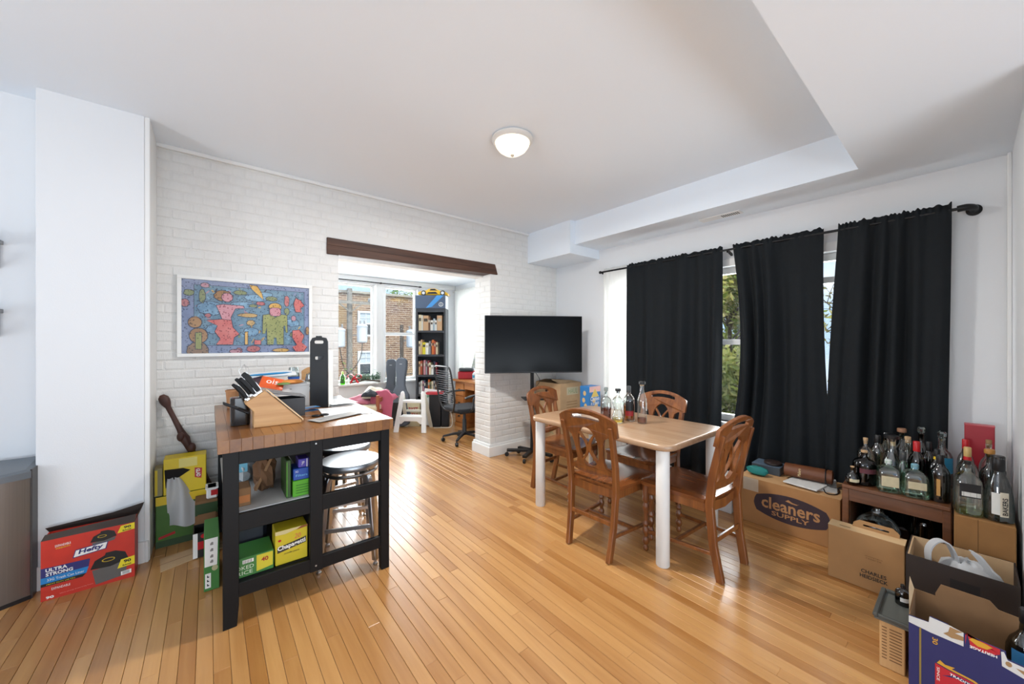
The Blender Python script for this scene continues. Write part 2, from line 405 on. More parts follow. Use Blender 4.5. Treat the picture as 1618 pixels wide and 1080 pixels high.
def barea(b):
    if b[0] == 'f': x, y = (b[1] + b[2]) / 2, YB
    else: x, y = OX1, (b[1] + b[2]) / 2
    z = (b[3] + b[4]) / 2
    if not inview(x, y, z): return 0
    hid = b[0] == 'f' and ((-0.18 < x < 0.69 and 1.25 < z < 1.84) or (0.1 < x < 0.85 and z < 0.95) or (x < 0.05 and z < 0.55) or (2.75 < x < 3.7 and 0.8 < z < 1.6))
    return (b[2] - b[1]) / depth(x, y) ** 2 * (0.2 if hid else 1) * (0.7 if b[0] == 'j' else 1)
bricks.sort(key=barea, reverse=True)
def brick_geo(w, h, d, r):
    c = 0.0065; v = []; jt = lambda: r.uniform(-0.0012, 0.0012)
    for yy, q in ((d, 0), (0.0028, 0.0), (0.0, c)):
        for a, b in ((0, 0), (1, 0), (1, 1), (0, 1)):
            v.append((q + a * (w - 2 * q) + jt(), yy + (jt() * 0.6 if yy < d else 0), q * 0.8 + b * (h - 1.6 * q) + jt()))
    f = [(8, 9, 10, 11)]
    for i in (0, 4):
        for k in range(4): f.append((i + k, i + (k + 1) % 4, i + 4 + (k + 1) % 4, i + 4 + k))
    return v, f
std = []
for k in range(5):
    std.append(MB().add(*brick_geo(1.0, BH, 0.02, rb)).mesh('brick', BRICKP))
restb = MB()
for n, b in enumerate(bricks):
    w = b[2] - b[1]; off = rb.uniform(-0.0015, 0.0015)
    if n < 300:
        if b[0] == 'f': o = link('brick', std[n % 5], bw, loc=(b[1], YB + off, b[3])); o.scale = (w, 1, (b[4] - b[3]) / BH)
        else: o = link('brick', std[n % 5], bw, loc=(OX1 + off, b[2], b[3]), rot=(0, 0, -PI / 2)); o.scale = (w, 1, (b[4] - b[3]) / BH)
    else:
        v, f = brick_geo(w, b[4] - b[3], 0.02, rb)
        if b[0] == 'f': v = [(p[0] + b[1], p[1] + YB + off, p[2] + b[3]) for p in v]
        else: v = [(OX1 + off + p[1], b[2] - p[0], p[2] + b[3]) for p in v]
        restb.add(v, f)
restb.build('brickwork', BRICKP, bw, kind='stuff')
# dark lintel beam
bm_ = MB().prism([(0.81, OZ - 0.012), (2.705, OZ + 0.018), (2.665, 2.292), (0.81, 2.29)], 3.585, 3.755, 'y')
t = thing('lintel_beam', 'dark brown rough wooden beam over the opening in the white brick wall', 'beam', (0, 0, 0), kind='structure')
bm_.build('timber', BROWNW, t, bevel=0.004)
MB().box(0.81, 2.68, 3.5835, 3.586, 2.222, 2.2245).build('drying_crack', M('crack_dark', '#1c0f09', 0.9), t)
# pier plinth
MB().prism([(2.555, 3.555), (3.73, 3.555), (3.73, 3.6), (2.6, 3.6), (2.6, 3.93), (2.555, 3.93)], 0, 0.115).prism([(2.575, 3.575), (3.73, 3.575), (3.73, 3.6), (2.6, 3.6), (2.6, 3.93), (2.575, 3.93)], 0.115, 0.14) \
    .build('baseboard_pier', TRIMP, bevel=0.003, kind='structure')
# ================================================================ left pier, left wall, shelves
MB().box(-0.735, -0.31, 3.22, 3.6, 0, CZ).build('wall_left_pier', PAINT, bevel=0.002, kind='structure')
MB().box(-3.2, -0.735, 3.40, 3.6, 0, CZ).build('wall_left', PAINT, kind='structure')
MB().box(-0.3105, -0.285, 3.222, 3.6, 0, CZ).build('trim_2', TRIMP, bevel=0.003, kind='structure')
MB().box(-0.735, -0.305, 3.203, 3.22, 0, 0.13).box(-0.306, -0.29, 3.203, 3.23, 0, 0.13).build('baseboard_left', TRIMP, bevel=0.003, kind='structure')
MB().box(-3.3, -3.2, -3.0, 3.6, 0, 0.8).box(-3.3, -3.2, -3.0, 3.6, 2.3, CZ).box(-3.3, -3.2, 2.6, 3.6, 0.8, 2.3).box(-3.3, -3.2, -3.0, 0.4, 0.8, 2.3).build('wall_far_left', PAINT, kind='structure')
for k, (zz, lab) in enumerate(((1.90, 'upper grey wall shelf at the left edge of the room'), (1.52, 'lower grey wall shelf at the left edge of the room'))):
    t = thing('wall_shelf', lab, 'shelf', (-1.30, 3.4, zz), 0, 'shelves on the left wall')
    SHG = M('shelf_grey', '#8b8b8b', 0.5)
    MB().box(-0.5, 0.412, -0.2, -0.002, 0, 0.022).build('board', SHG, t, bevel=0.002)
    for bx in (-0.35, 0.38):
        MB().box(bx, bx + 0.02, -0.012, -0.002, -0.13, 0).obox((bx + 0.01, -0.012, -0.12), (bx + 0.01, -0.17, -0.006), 0.012, 0.012).build('bracket', SHG, t)
# ================================================================ curtain wall with three windows
wins = [(1.82, 2.66, 1.36), (0.98, 1.74, 1.36), (0.14, 0.86, 1.85)]
WZ0, WZ1 = 0.62, 2.06
wm = MB().box(XW, XW + 0.2, -3.4, YB + 0.3, 0, WZ0).box(XW, XW + 0.2, -3.4, YB + 0.3, WZ1, CZ)
ys = [-3.4] + [q for a in sorted(wins) for q in a[:2]] + [YB + 0.3]
for a, b in zip(ys[::2], ys[1::2]): wm.box(XW, XW + 0.2, a, b, WZ0, WZ1)
wm.build('wall_right', PAINT, kind='structure')
for k, (a, b, mr) in enumerate(wins):
    t = thing('window_%d' % (k + 1), None, None, (XW, (a + b) / 2, WZ0), 0, kind='structure'); w = (b - a) / 2; H = WZ1 - WZ0
    MB().box(-0.018, 0.0, -w - 0.05, -w, -0.05, H + 0.07).box(-0.018, 0.0, w, w + 0.05, -0.05, H + 0.07).box(-0.018, 0, -w, w, H, H + 0.07).build('casing', TRIMP, t, bevel=0.003)
    MB().box(-0.05, 0.06, -w - 0.0, w + 0.0, -0.03, 0.0).build('window_sill', TRIMP, t, bevel=0.004)
    f = MB().box(0.06, 0.11, -w, -w + 0.045, 0, H).box(0.06, 0.11, w - 0.045, w, 0, H).box(0.06, 0.11, -w + 0.045, w - 0.045, 0, 0.06).box(0.06, 0.11, -w + 0.045, w - 0.045, H - 0.06, H)
    f.build('sash_frame', TRIMP, t, bevel=0.003)
    MB().box(0.055, 0.115, -w + 0.045, w - 0.045, mr - WZ0 - 0.025, mr - WZ0 + 0.025).build('meeting_rail', TRIMP, t, bevel=0.003)
    MB().box(0.083, 0.087, -w + 0.045, w - 0.045, 0.06, H - 0.06).build('pane', PANE, t)
MB().box(2.55, XW, -0.27, -0.168, 0, SZ).build('wall_corner', PAINT, kind='structure')
MB().box(3.685, XW, -0.168, -0.15, 0, SZ).build('trim_3', TRIMP, bevel=0.004, kind='structure')
MB().box(3.71, XW, -0.15, 0.02, 0, 0.12).box(3.71, XW, 2.72, YB, 0, 0.12).build('baseboard_right', TRIMP, bevel=0.003, kind='structure')
# air vent in the soffit
t = thing('air_vent', 'white slotted air vent in the soffit above the curtains', 'vent', (3.55, 1.40, SZ), 0)
MB().box(-0.05, 0.05, -0.17, 0.17, -0.008, 0).build('vent_frame', TRIMP, t, bevel=0.002)
for k in range(9): MB().box(-0.03, 0.03, -0.15 + k * 0.016, -0.143 + k * 0.016, -0.0095, -0.008).build('slot', M('vent_dark', '#4a4a4a', 0.8), t)
# ================================================================ ceiling lamp
t = thing('ceiling_lamp', 'round flush ceiling lamp with a frosted glowing glass dome', 'lamp', (1.61, 1.97, CZ))
MB().lathe([(0.125, 0), (0.140, -0.006), (0.142, -0.018), (0.132, -0.03), (0.122, -0.036), (0.115, -0.03)], 40).build('base_ring', M('lamp_ring', '#d9d7d2', 0.35), t, smooth=True)
DOME = M('frosted_dome', '#fff6e6', 0.5, emit=0.9, emitcol='#fff1d8')
MB().lathe([(0.119, -0.032), (0.112, -0.055), (0.094, -0.08), (0.066, -0.1), (0.032, -0.112), (0.006, -0.115)], 40).build('glass_dome', DOME, t, smooth=True)
MB().lathe([(0.004, -0.112), (0.012, -0.115), (0.013, -0.121), (0.006, -0.128), (0.001, -0.129)], 16).build('finial', M('finial_beige', '#cfc6b4', 0.4), t, smooth=True)
pl = bpy.data.lights.new('ceiling_lamp_glow', 'AREA'); pl.shape = 'DISK'; pl.size = 0.24; pl.energy = 44; pl.color = (1, 0.975, 0.94)
plo = bpy.data.objects.new('ceiling_lamp_glow', pl); COL.objects.link(plo); plo.location = (1.61, 1.97, CZ - 0.135)

# ================================================================ sunroom shell
SX, SY = 3.70, 6.30
BW = [(0.95, 2.165, None), (2.325, 2.93, 1.50)]
sw = MB().box(0.2, 3.95, SY, SY + 0.2, 0, 0.66).box(0.2, 3.95, SY, SY + 0.2, 2.315, 2.54).box(0.2, 0.95, SY, SY + 0.2, 0.66, 2.315).box(2.165, 2.325, SY, SY + 0.2, 0.66, 2.315).box(2.93, 3.95, SY, SY + 0.2, 0.66, 2.315)
sw.build('wall_sunroom_back', PAINT, kind='structure')
MB().box(SX, SX + 0.2, YB + 0.33, SY, 0, 0.72).box(SX, SX + 0.2, YB + 0.33, SY, 2.24, 2.54).box(SX, SX + 0.2, YB + 0.33, 4.35, 0.72, 2.24).box(SX, SX + 0.2, 6.05, SY, 0.72, 2.24).build('wall_sunroom_right', PAINT, kind='structure')
MB().box(0.1, 0.2, YB + 0.33, SY + 0.2, 0, 2.54).build('wall_sunroom_left', PAINT, kind='structure')
MB().box(0.2, SX, SY - 0.03, SY, 2.36, 2.44).build('trim_4', TRIMP, bevel=0.004, kind='structure')
MB().box(0.2, SX, SY - 0.015, SY, 0, 0.12).box(SX - 0.015, SX, 3.95, SY, 0, 0.12).build('baseboard_sunroom', TRIMP, bevel=0.003, kind='structure')
for k, (a, b, mr) in enumerate(BW):
    t = thing('window_%d' % (k + 4), None, None, ((a + b) / 2, SY, 0.66), kind='structure'); w = (b - a) / 2; H = 2.315 - 0.66
    MB().box(-w - 0.03, w + 0.03, -0.09, 0.05, 0, 0.03).build('window_sill', TRIMP, t, bevel=0.004)
    MB().box(-w, -w + 0.04, 0.05, 0.1, 0.03, H).box(w - 0.04, w, 0.05, 0.1, 0.03, H).box(-w + 0.04, w - 0.04, 0.05, 0.1, 0.03, 0.08).box(-w + 0.04, w - 0.04, 0.05, 0.1, H - 0.03, H).build('sash_frame', TRIMP, t, bevel=0.003)
    if mr: MB().box(-w + 0.04, w - 0.04, 0.045, 0.105, mr - 0.66 - 0.025, mr - 0.66 + 0.025).build('meeting_rail', TRIMP, t, bevel=0.003)
    MB().box(-w + 0.04, w - 0.04, 0.073, 0.077, 0.08, H - 0.03).build('pane', PANE, t)
MB().box(2.175, 2.315, SY - 0.02, SY, 0.66, 2.36).box(2.19, 2.20, SY - 0.028, SY - 0.02, 0.66, 2.36).box(2.29, 2.30, SY - 0.028, SY - 0.02, 0.66, 2.36).build('trim_5', TRIMP, bevel=0.003, kind='structure')
t = thing('window_6', None, None, (SX, 5.2, 0.72), kind='structure')
MB().box(0.05, 0.1, -0.85, -0.8, 0, 1.52).box(0.05, 0.1, 0.8, 0.85, 0, 1.52).box(0.05, 0.1, -0.8, 0.8, 0, 0.06).box(0.05, 0.1, -0.8, 0.8, 1.46, 1.52).box(0.045, 0.105, -0.03, 0.03, 0.06, 1.46).build('sash_frame', TRIMP, t, bevel=0.003)
MB().box(0.073, 0.077, -0.8, 0.8, 0.06, 1.46).build('pane', PANE, t)
MB().box(-0.05, 0.05, -0.85, 0.85, -0.02, 0.0).build('window_sill', TRIMP, t)
t = thing('curtain_rod', 'thin dark curtain rod across the top of the sunroom back windows', 'curtain rod', (0, SY - 0.06, 2.35))
MB().tube([(0.9, 0, 0), (2.98, 0, 0)], 0.009, 10).build('rod', BLKMT, t, smooth=True)
for bx in (0.95, 2.245, 2.95): MB().box(bx - 0.012, bx + 0.012, -0.006, 0.03, -0.012, 0.012).build('bracket', BLKMT, t)
# ================================================================ curtains
CURT = M('black_curtain', '#14191d', 0.85, spec=0.3, bump=0.08, bs=500, var=0.12, vs=30)
SHEER = M('white_sheer', '#f2f2f0', 0.8, trans=0.55)
def curtain(name, label, cat, yt, yb, z0, z1, x, mat, folds, amp, seed, header=0.035, nu=150, nv=36, mid=None, group=None, axis='x', th=0.003):
    r = random.Random(seed); ph = [r.uniform(0, 6.28) for _ in range(8)]
    def fn(u, v):
        s = 1 - v                                   # v=1 top
        ya = yt[0] + (yb[0] - yt[0]) * s ** 1.5; yb_ = yt[1] + (yb[1] - yt[1]) * s ** 1.5
        if mid: ya += mid[0] * math.sin(PI * s); yb_ += mid[1] * math.sin(PI * s)
        w = u + 0.012 * math.sin(2 * PI * folds * 0.5 * u + ph[4] + s * 2.0) * s
        y = ya + (yb_ - ya) * w; z = z0 + (z1 - z0) * v
        a = amp * (0.35 + 0.65 * min(1, s * 2.5))
        d = a * (math.sin(2 * PI * folds * u + ph[0] + 1.5 * math.sin(ph[1] + 7.3 * u) + 0.7 * s * math.sin(ph[1] + 3 * u)) * (0.45 + 0.3 * math.sin(5.1 * u + ph[6])) + 0.34 * math.sin(2 * PI * folds * 0.53 * u + ph[2] + s * 1.2) + 0.2 * s * math.sin(2 * PI * folds * 1.7 * u + ph[3]))
        if z > z1 - 2 * header:
            k = (z - (z1 - 2 * header)) / (2 * header)
            d = d * (1 - k * .5) + 0.005 * math.sin(2 * PI * folds * 3.3 * u + ph[5]) * k
            z += k * (0.008 * math.sin(2 * PI * folds * 1.7 * u + ph[6]) * math.sin(9 * u + ph[3]) + 0.006 * math.sin(2 * PI * folds * 4.3 * u + ph[7] + 2 * math.sin(11 * u)) * math.sin(6 * u + ph[2]))
        return (x + d, y, z) if axis == 'x' else (y, x + d, z)
    me = MB().grid(fn, nu, nv).mesh(name, mat, True)
    o = link(name, me, None, label=label, cat=cat, group=group)
    m = o.modifiers.new('thickness', 'SOLIDIFY'); m.thickness = th; m.offset = 0
    return o
G = 'dark curtains on the long rod'
curtain('curtain', 'dark charcoal curtain panel next to the white sheer, leftmost of three', 'curtain', (2.405, 1.41), (2.40, 1.43), 0.1, 2.225, 3.622, CURT, 6, 0.044, 1, group=G)
curtain('curtain', 'middle dark charcoal curtain panel flaring out below its window gap', 'curtain', (1.325, 0.69), (1.42, 0.62), 0.1, 2.228, 3.622, CURT, 4.5, 0.052, 5, mid=(-0.09, 0.02), group=G)
curtain('curtain', 'dark charcoal curtain panel behind the bottles, rightmost of three', 'curtain', (0.605, 0.062), (0.69, 0.09), 0.1, 2.232, 3.618, CURT, 5.5, 0.042, 9, mid=(0.03, 0.0), group=G)
curtain('sheer_curtain', 'white sheer curtain panel between the wall and the first dark curtain', 'curtain', (2.735, 2.42), (2.73, 2.42), 0.1, 2.222, 3.63, SHEER, 5, 0.018, 3, header=0.03, nu=80)
t = thing('curtain_rod', 'black metal curtain rod carrying the dark curtains, curved end at the right', 'curtain rod', (3.625, 0, 2.19))
MB().tube([(0, 2.76, 0), (0, 0.03, 0)], 0.0095, 12).build('rod', BLKMT, t, smooth=True)
MB().tube(smooth_path([(0, 0.04, 0), (0.0, 0.005, 0.002), (0.03, -0.022, 0.0), (0.085, -0.026, -0.002)], 5), 0.02, 12).build('end_return', BLKMT, t, smooth=True)
MB().lathe([(0.034, 0), (0.034, 0.012), (0.02, 0.02)], 20).build('wall_rosette', BLKMT, t, smooth=True, loc=(0.105, -0.026, -0.002), rot=(0, -PI / 2, 0))
MB().ball((0, 2.775, 0), 0.018, 12, 8).build('finial', BLKMT, t, smooth=True)
for by in (2.748, 1.37): MB().obox((0.012, by, -0.005), (0.105, by, -0.03), 0.014, 0.02).tube([(-0.012, by, -0.004), (0.0, by, -0.02), (0.016, by, -0.018)], 0.006, 8).build('bracket', BLKMT, t)

# ================================================================ dining table
TOPW = WOOD('table_oak', '#b99a7c', '#9d7a5a', rough=0.3, axis=1, scale=5, coat=0.3)
LEGW = M('table_leg_white', '#dfdcd6', 0.45)
t = thing('dining_table', 'rectangular dining table with a rounded wooden top and four white legs', 'table', (2.49, 1.715, 0))
o = MB().prism(rrect(-0.41, 0.41, -0.615, 0.615, 0.09), 0.705, 0.745).build('table_top', TOPW, t, bevel=0.014, seg=3); shade(o.data, 0.9)
for k in range(1, 4): MB().box(-0.41 + k * 0.205 - 0.0006, -0.41 + k * 0.205 + 0.0006, -0.58, 0.58, 0.7449, 0.7453).build('board_joint', M('joint_brown', '#8f6a45', 0.6), t)
for sx in (-1, 1):
    for sy in (-1, 1): MB().lathe([(0.037, 0), (0.04, 0.004), (0.04, 0.70), (0.036, 0.706)], 24, (sx * 0.345, sy * 0.54, 0)).build('leg', LEGW, t, smooth=True)
# ================================================================ dining chairs
CHW = WOOD('chair_oak', '#955a2a', '#653617', rough=0.32, axis=2, scale=7, coat=0.4)
CHS = WOOD('chair_seat_oak', '#8f552b', '#633419', rough=0.25, axis=1, scale=6, coat=0.5)
def make_chair():
    t = thing('dining_chair', 'x', 'chair', (0, 0, 0), 0, 'carved wooden dining chairs')
    seat = [(-0.235, 0.19), (-0.215, 0.225), (-0.1, 0.238), (0.1, 0.238), (0.215, 0.225), (0.235, 0.19), (0.2, -0.17), (0.18, -0.2), (-0.18, -0.2), (-0.2, -0.17)]
    def saddle():
        b = MB(); n = 14; top = []
        def rowx(y): 
            k = (y + 0.2) / 0.438; return 0.19 + 0.045 * min(1, max(0, k))
        def f(u, v):
            y = -0.205 + 0.443 * v; w = rowx(y); c = 0.03
            if v > 0.93: w -= 0.05 * ((v - 0.93) / 0.07) ** 2
            if v < 0.05: w -= 0.03 * ((0.05 - v) / 0.05) ** 2
            x = -w + 2 * w * u; e = max(abs(2 * u - 1), abs(2 * v - 1)) ** 6
            dip = 0.010 * (math.cos((2 * u - 1) * PI * 1.0) * 0.5 + 0.5) * (1 - e) * (0.4 + 0.6 * (1 - v))
            return (x, y, 0.465 - dip - 0.01 * e)
        nu = nv = 20; b.grid(f, nu, nv); base = len(b.v)
        per = [i for i in range(nu + 1)] + [(j + 1) * (nu + 1) - 1 for j in range(1, nu + 1)] + [nv * (nu + 1) + i for i in range(nu - 1, -1, -1)] + [j * (nu + 1) for j in range(nv - 1, 0, -1)]
        lo = [(b.v[i][0] * 0.97, b.v[i][1] * 0.97, 0.43) for i in per]; b.v += lo; m = len(per)
        for k in range(m): b.f.append((per[k], per[(k + 1) % m], base + (k + 1) % m, base + k))
        b.f.append(tuple(base + k for k in range(m)))
        return b
    s = saddle().build('seat', CHS, t, smooth=True)
    MB().sweep([(-0.165, -0.185, 0.405), (0, -0.205, 0.405), (0.165, -0.185, 0.405)], 0.055, 0.02, (0, 0, 1)).box(-0.185, 0.185, 0.195, 0.213, 0.38, 0.432) \
        .obox((-0.17, -0.18, 0.405), (-0.198, 0.2, 0.405), 0.018, 0.05).obox((0.17, -0.18, 0.405), (0.198, 0.2, 0.405), 0.018, 0.05).build('seat_rail', CHW, t)
    for sx in (-1, 1):
        MB().sweep([(sx * 0.155, -0.258, 0), (sx * 0.165, -0.222, 0.2), (sx * 0.172, -0.205, 0.42), (sx * 0.178, -0.222, 0.58), (sx * 0.182, -0.262, 0.76), (sx * 0.184, -0.285, 0.84)], 0.03, [0.042, 0.044, 0.046, 0.042, 0.036, 0.028], (1, 0, 0)) \
            .build('rear_leg', CHW, t, bevel=0.004)
        pr = [(0.012, 0), (0.017, 0.008), (0.019, 0.02), (0.013, 0.034), (0.012, 0.04), (0.02, 0.05), (0.024, 0.065), (0.02, 0.082), (0.013, 0.092), (0.014, 0.1), (0.021, 0.115), (0.021, 0.14), (0.014, 0.152), (0.013, 0.16),
              (0.02, 0.17), (0.02, 0.178), (0.013, 0.188), (0.012, 0.2), (0.015, 0.24), (0.021, 0.28), (0.022, 0.295), (0.014, 0.31), (0.014, 0.315), (0.022, 0.325), (0.024, 0.335), (0.022, 0.35), (0.023, 0.43)]
        MB().lathe(pr, 14, (sx * 0.2, 0.19, 0)).build('front_leg', CHW, t, smooth=True)
        MB().obox((sx * 0.198, 0.185, 0.128), (sx * 0.164, -0.225, 0.15), 0.02, 0.022).build('stretcher', CHW, t, bevel=0.003)
    MB().obox((-0.182, 0.0, 0.137), (0.182, 0.0, 0.137), 0.022, 0.022).build('stretcher', CHW, t, bevel=0.003)
    MB().obox((-0.16, -0.225, 0.225), (0.16, -0.225, 0.225), 0.016, 0.028).build('stretcher', CHW, t, bevel=0.003)
    # back panel: arched crest with hand slot, running down into a splat pierced by two tall ovals
    arc = [(-0.218 + 0.436 * i / 16, 0.872 + 0.066 * math.sin(PI * i / 16) ** 0.8) for i in range(17)]
    low = [(0.218, 0.775), (0.19, 0.765), (0.155, 0.77), (0.124, 0.75), (0.112, 0.70), (0.105, 0.64), (0.102, 0.59), (0.112, 0.555), (0.16, 0.535), (0.17, 0.51), (0.1, 0.497)]
    low = low + [(0, 0.492)] + [(-x, z) for x, z in reversed(low)]
    slot = [(x, z - 0.004 + 0.014 * (1 - (x / 0.11) ** 2)) for x, z in [(-0.105, 0.872), (-0.112, 0.879), (-0.112, 0.888), (-0.105, 0.896), (-0.05, 0.898), (0, 0.898), (0.05, 0.898), (0.105, 0.896), (0.112, 0.888), (0.112, 0.879), (0.105, 0.872), (0.05, 0.870), (0, 0.870), (-0.05, 0.870)]]
    tilt = Matrix.Translation((0, -0.258, 0.72)) @ Matrix.Rotation(math.radians(13), 4, 'X') @ Matrix.Translation((0, 0, -0.72))
    tilt2 = tilt
    base = Matrix(((1, 0, 0, 0), (0, 0, -1, 0), (0, 1, 0, 0), (0, 0, 0, 1)))     # plate xy -> xz
    h1 = ell(0, 0.682, 0.080, 0.138, 30)
    cr = plate('back_panel', CHW, [arc + low, slot, h1], 0.02, t, tilt @ base, bend=-0.35)
    # thin arcs crossing inside the ovals
    for sx in (-1, 1):
        pts = [tilt @ Vector((sx * (0.062 - 0.055 * math.sin(PI * i / 10)), 0, 0.578 + 0.2 * i / 10)) for i in range(11)]
        MB().sweep(pts, 0.018, 0.016, (1, 0, 0)).build('splat_arc', CHW, t)
    # carved leaves on the front of the crest
    for sx in (-1, 1):
        lv = MB()
        for k in range(5):
            a = PI / 2 + sx * (-0.9 + 0.42 * k); c = Vector((sx * 0.125, 0, 0.79)); e = c + Vector((math.cos(a) * 0.05, 0, math.sin(a) * 0.05)); d = Vector((-math.sin(a), 0, math.cos(a))) * 0.008
            pp = [tilt @ (q + Vector((0, 0.006, 0))) for q in (c, (c + e) / 2 + d, e, (c + e) / 2 - d)]
            top = [q + Vector((0, 0.006, 0)) for q in pp]; lv.add(pp + top, [(4, 5, 6, 7), (0, 1, 5, 4), (1, 2, 6, 5), (2, 3, 7, 6), (3, 0, 4, 7)])
        lv.build('carving', M('chair_carving', '#6a3a1c', 0.45), t)
    return t
chair = make_chair()
spots = [((2.155, 1.565, 0), -PI / 2 + 0.06, 'wooden dining chair nearest the kitchen island, its pierced back to the room'),
         ((2.405, 1.13, 0), -0.05, 'wooden dining chair at the near short end of the table'),
         ((2.80, 1.70, 0), PI / 2 - 0.05, 'wooden dining chair in front of the first dark curtain, carved front showing'),
         ((2.53, 2.33, 0), PI + 0.12, 'wooden dining chair at the far short end near the cardboard carton')]
for k, (l, rz, lab) in enumerate(spots):
    c = chair if k == 0 else copy_tree(chair)
    c.location = l; c.rotation_euler = (0, 0, rz); c['label'] = lab

# ================================================================ television on a stand
TVA = math.atan2(-0.59, 0.995)
SCR = M('tv_screen', '#08090a', 0.22, spec=0.11)
t = thing('television', 'large flat black television mounted on a rolling stand', 'television', (2.94, 3.195, 1.0), TVA)
MB().box(-0.578, 0.578, -0.012, 0.03, 0, 0.665).box(-0.3, 0.3, 0.03, 0.055, 0.06, 0.45).build('housing', BLKPL, t, bevel=0.004)
MB().box(-0.57, 0.57, -0.0135, -0.0118, 0.014, 0.657).build('screen', SCR, t)
MB().box(-0.035, 0.035, -0.0155, -0.0118, 0.003, 0.010).build('logo_strip', M('logo_grey', '#4a4b4d', 0.4), t)
t = thing('television_stand', 'black rolling television stand with a small tray and casters', 'stand', (2.975, 3.27, 0), TVA)
MB().tube([(0, 0, 0.06), (0, 0, 1.25)], 0.022, 14).build('pole', BLKMT, t, smooth=True)
MB().box(-0.12, 0.12, -0.022, -0.012 + 0.012, 1.1, 1.4).build('mount_plate', BLKMT, t)
MB().box(-0.13, 0.17, -0.22, 0.02, 0.70, 0.712).build('tray', BLKMT, t, bevel=0.003)
for a, l in ((PI - 0.18, 0.30), (-0.95, 0.30), (PI + 1.05, 0.28), (PI / 2 + 0.75, 0.2)):
    ex, ey = math.cos(a) * l, math.sin(a) * l
    b = MB().obox((0, 0, 0.075), (ex, ey, 0.075), 0.05, 0.03).build('foot', BLKMT, t, bevel=0.004)
    MB().lathe([(0.006, -0.013), (0.024, -0.012), (0.026, 0), (0.024, 0.012), (0.006, 0.013)], 14).build('caster', BLKPL, t, smooth=True, loc=(ex, ey, 0.027), rot=(PI / 2, 0, a))
o = MB().tube(smooth_path([(0.01, 0.02, 1.05), (0.06, 0.0, 0.97), (0.1, 0.03, 0.9), (0.06, 0.03, 0.83), (0.02, 0.03, 0.8)], 5), 0.003, 6).build('cable', BLKPL, t)
t = thing('cleaning_spray', 'small yellow and black item on the tray of the television stand', 'bottle', (2.955, 3.235, 0.713))
MB().lathe([(0.022, 0), (0.026, 0.006), (0.026, 0.01)], 14).build('base', BLKPL, t)
MB().lathe([(0.024, 0.01), (0.026, 0.03), (0.018, 0.055), (0.008, 0.07)], 14, ay=0.6).build('body', M('spray_yellow', '#d8b51d', 0.5), t, smooth=True)
MB().lathe([(0.008, 0.07), (0.009, 0.085), (0.004, 0.09)], 10).build('tip', BLKPL, t)
# ================================================================ moving boxes and cracker box in the corner
GRNP = M('green_print', '#7d9a72', 0.7)
t, (w, d, h) = carton('moving_box', 'closed moving carton at the bottom of the stack behind the television stand', 'box', 3.30, 3.68, 3.12, 3.55, 0, 0.42, CARD, group='moving cartons')
f = face(w, d, h, '-x'); text(t, f, 'U-HAUL', GRNP, 0.5, 0.6, 0.2, 0.05)
t, (w, d, h) = carton('moving_box', 'open moving carton with printed label, upper one beside the television', 'box', 3.30, 3.68, 3.12, 3.55, 0.422, 0.85, CARD, group='moving cartons', open_top=True)
for sgn in (-1, 1): MB().add([(-w / 2, sgn * d / 2, h), (w / 2, sgn * d / 2, h), (w / 2, sgn * d * 0.12, h + 0.012), (-w / 2, sgn * d * 0.12, h + 0.045)], [(0, 1, 2, 3)]).build('flap', CARD, t)
f = face(w, d, h, '-y'); decal(t, f, 'label', M('label_pale', '#c9bf9e', 0.7), rect(0.30, 0.88, 0.66, 0.88)); text(t, f, 'HAUL', GRNP, 0.6, 0.77, 0.16, 0.06)
for k in range(4): decal(t, f, 'print_line', M('print_faint', '#9a7850', 0.8), rect(0.3, 0.8, 0.45 - 0.08 * k, 0.47 - 0.08 * k))
f = face(w, d, h, '-x'); decal(t, f, 'hand_hole', M('hole_dark', '#2d2015', 0.9), rrect(0.4, 0.6, 0.72, 0.8, 0.03))
t, (w, d, h) = carton('shipping_box', 'plain cardboard box under the blue cracker box', 'box', 3.33, 3.59, 2.62, 2.92, 0, 0.52, CARD)
MB().box(-0.03, 0.03, -d / 2 - 0.001, d / 2 + 0.001, h, h + 0.001).build('tape', M('tape_tan', '#c29b68', 0.3), t)
BLUEB = M('cracker_blue', '#2f7fc4', 0.45)
t, (w, d, h) = carton('cracker_box', 'blue cracker box with a yellow picture standing by the sheer curtain', 'box', 3.38, 3.58, 2.74, 2.88, 0.522, 0.845, BLUEB)
f = face(w, d, h, '-x'); g2 = face(w, d, h, '-y')
for fc in (f, g2):
    for u, v in ((0.5, 0.75), (0.4, 0.5), (0.6, 0.3)): decal(t, fc, 'cracker', M('cracker_tan', '#e0bf86', 0.7), ell(u, v, 0.16, 0.09, 10))
decal(t, g2, 'picture', M('cracker_pink', '#e8b9b0', 0.6), rect(0, 1, 0.8, 1.0), 0.001)
decal(t, g2, 'picture', M('cracker_yellow', '#e3c766', 0.6), [(0.15, 0.62), (0.5, 0.92), (0.85, 0.62)], 0.0013)
text(t, g2, 'Chicken', M('cracker_letters', '#e9eef6', 0.6), 0.5, 0.56, 0.16, 0.05, shear=0.15, bold=0.02)
text(t, g2, 'in a Biskit', M('cracker_letters'), 0.5, 0.4, 0.15, 0.04, shear=0.15, bold=0.02)
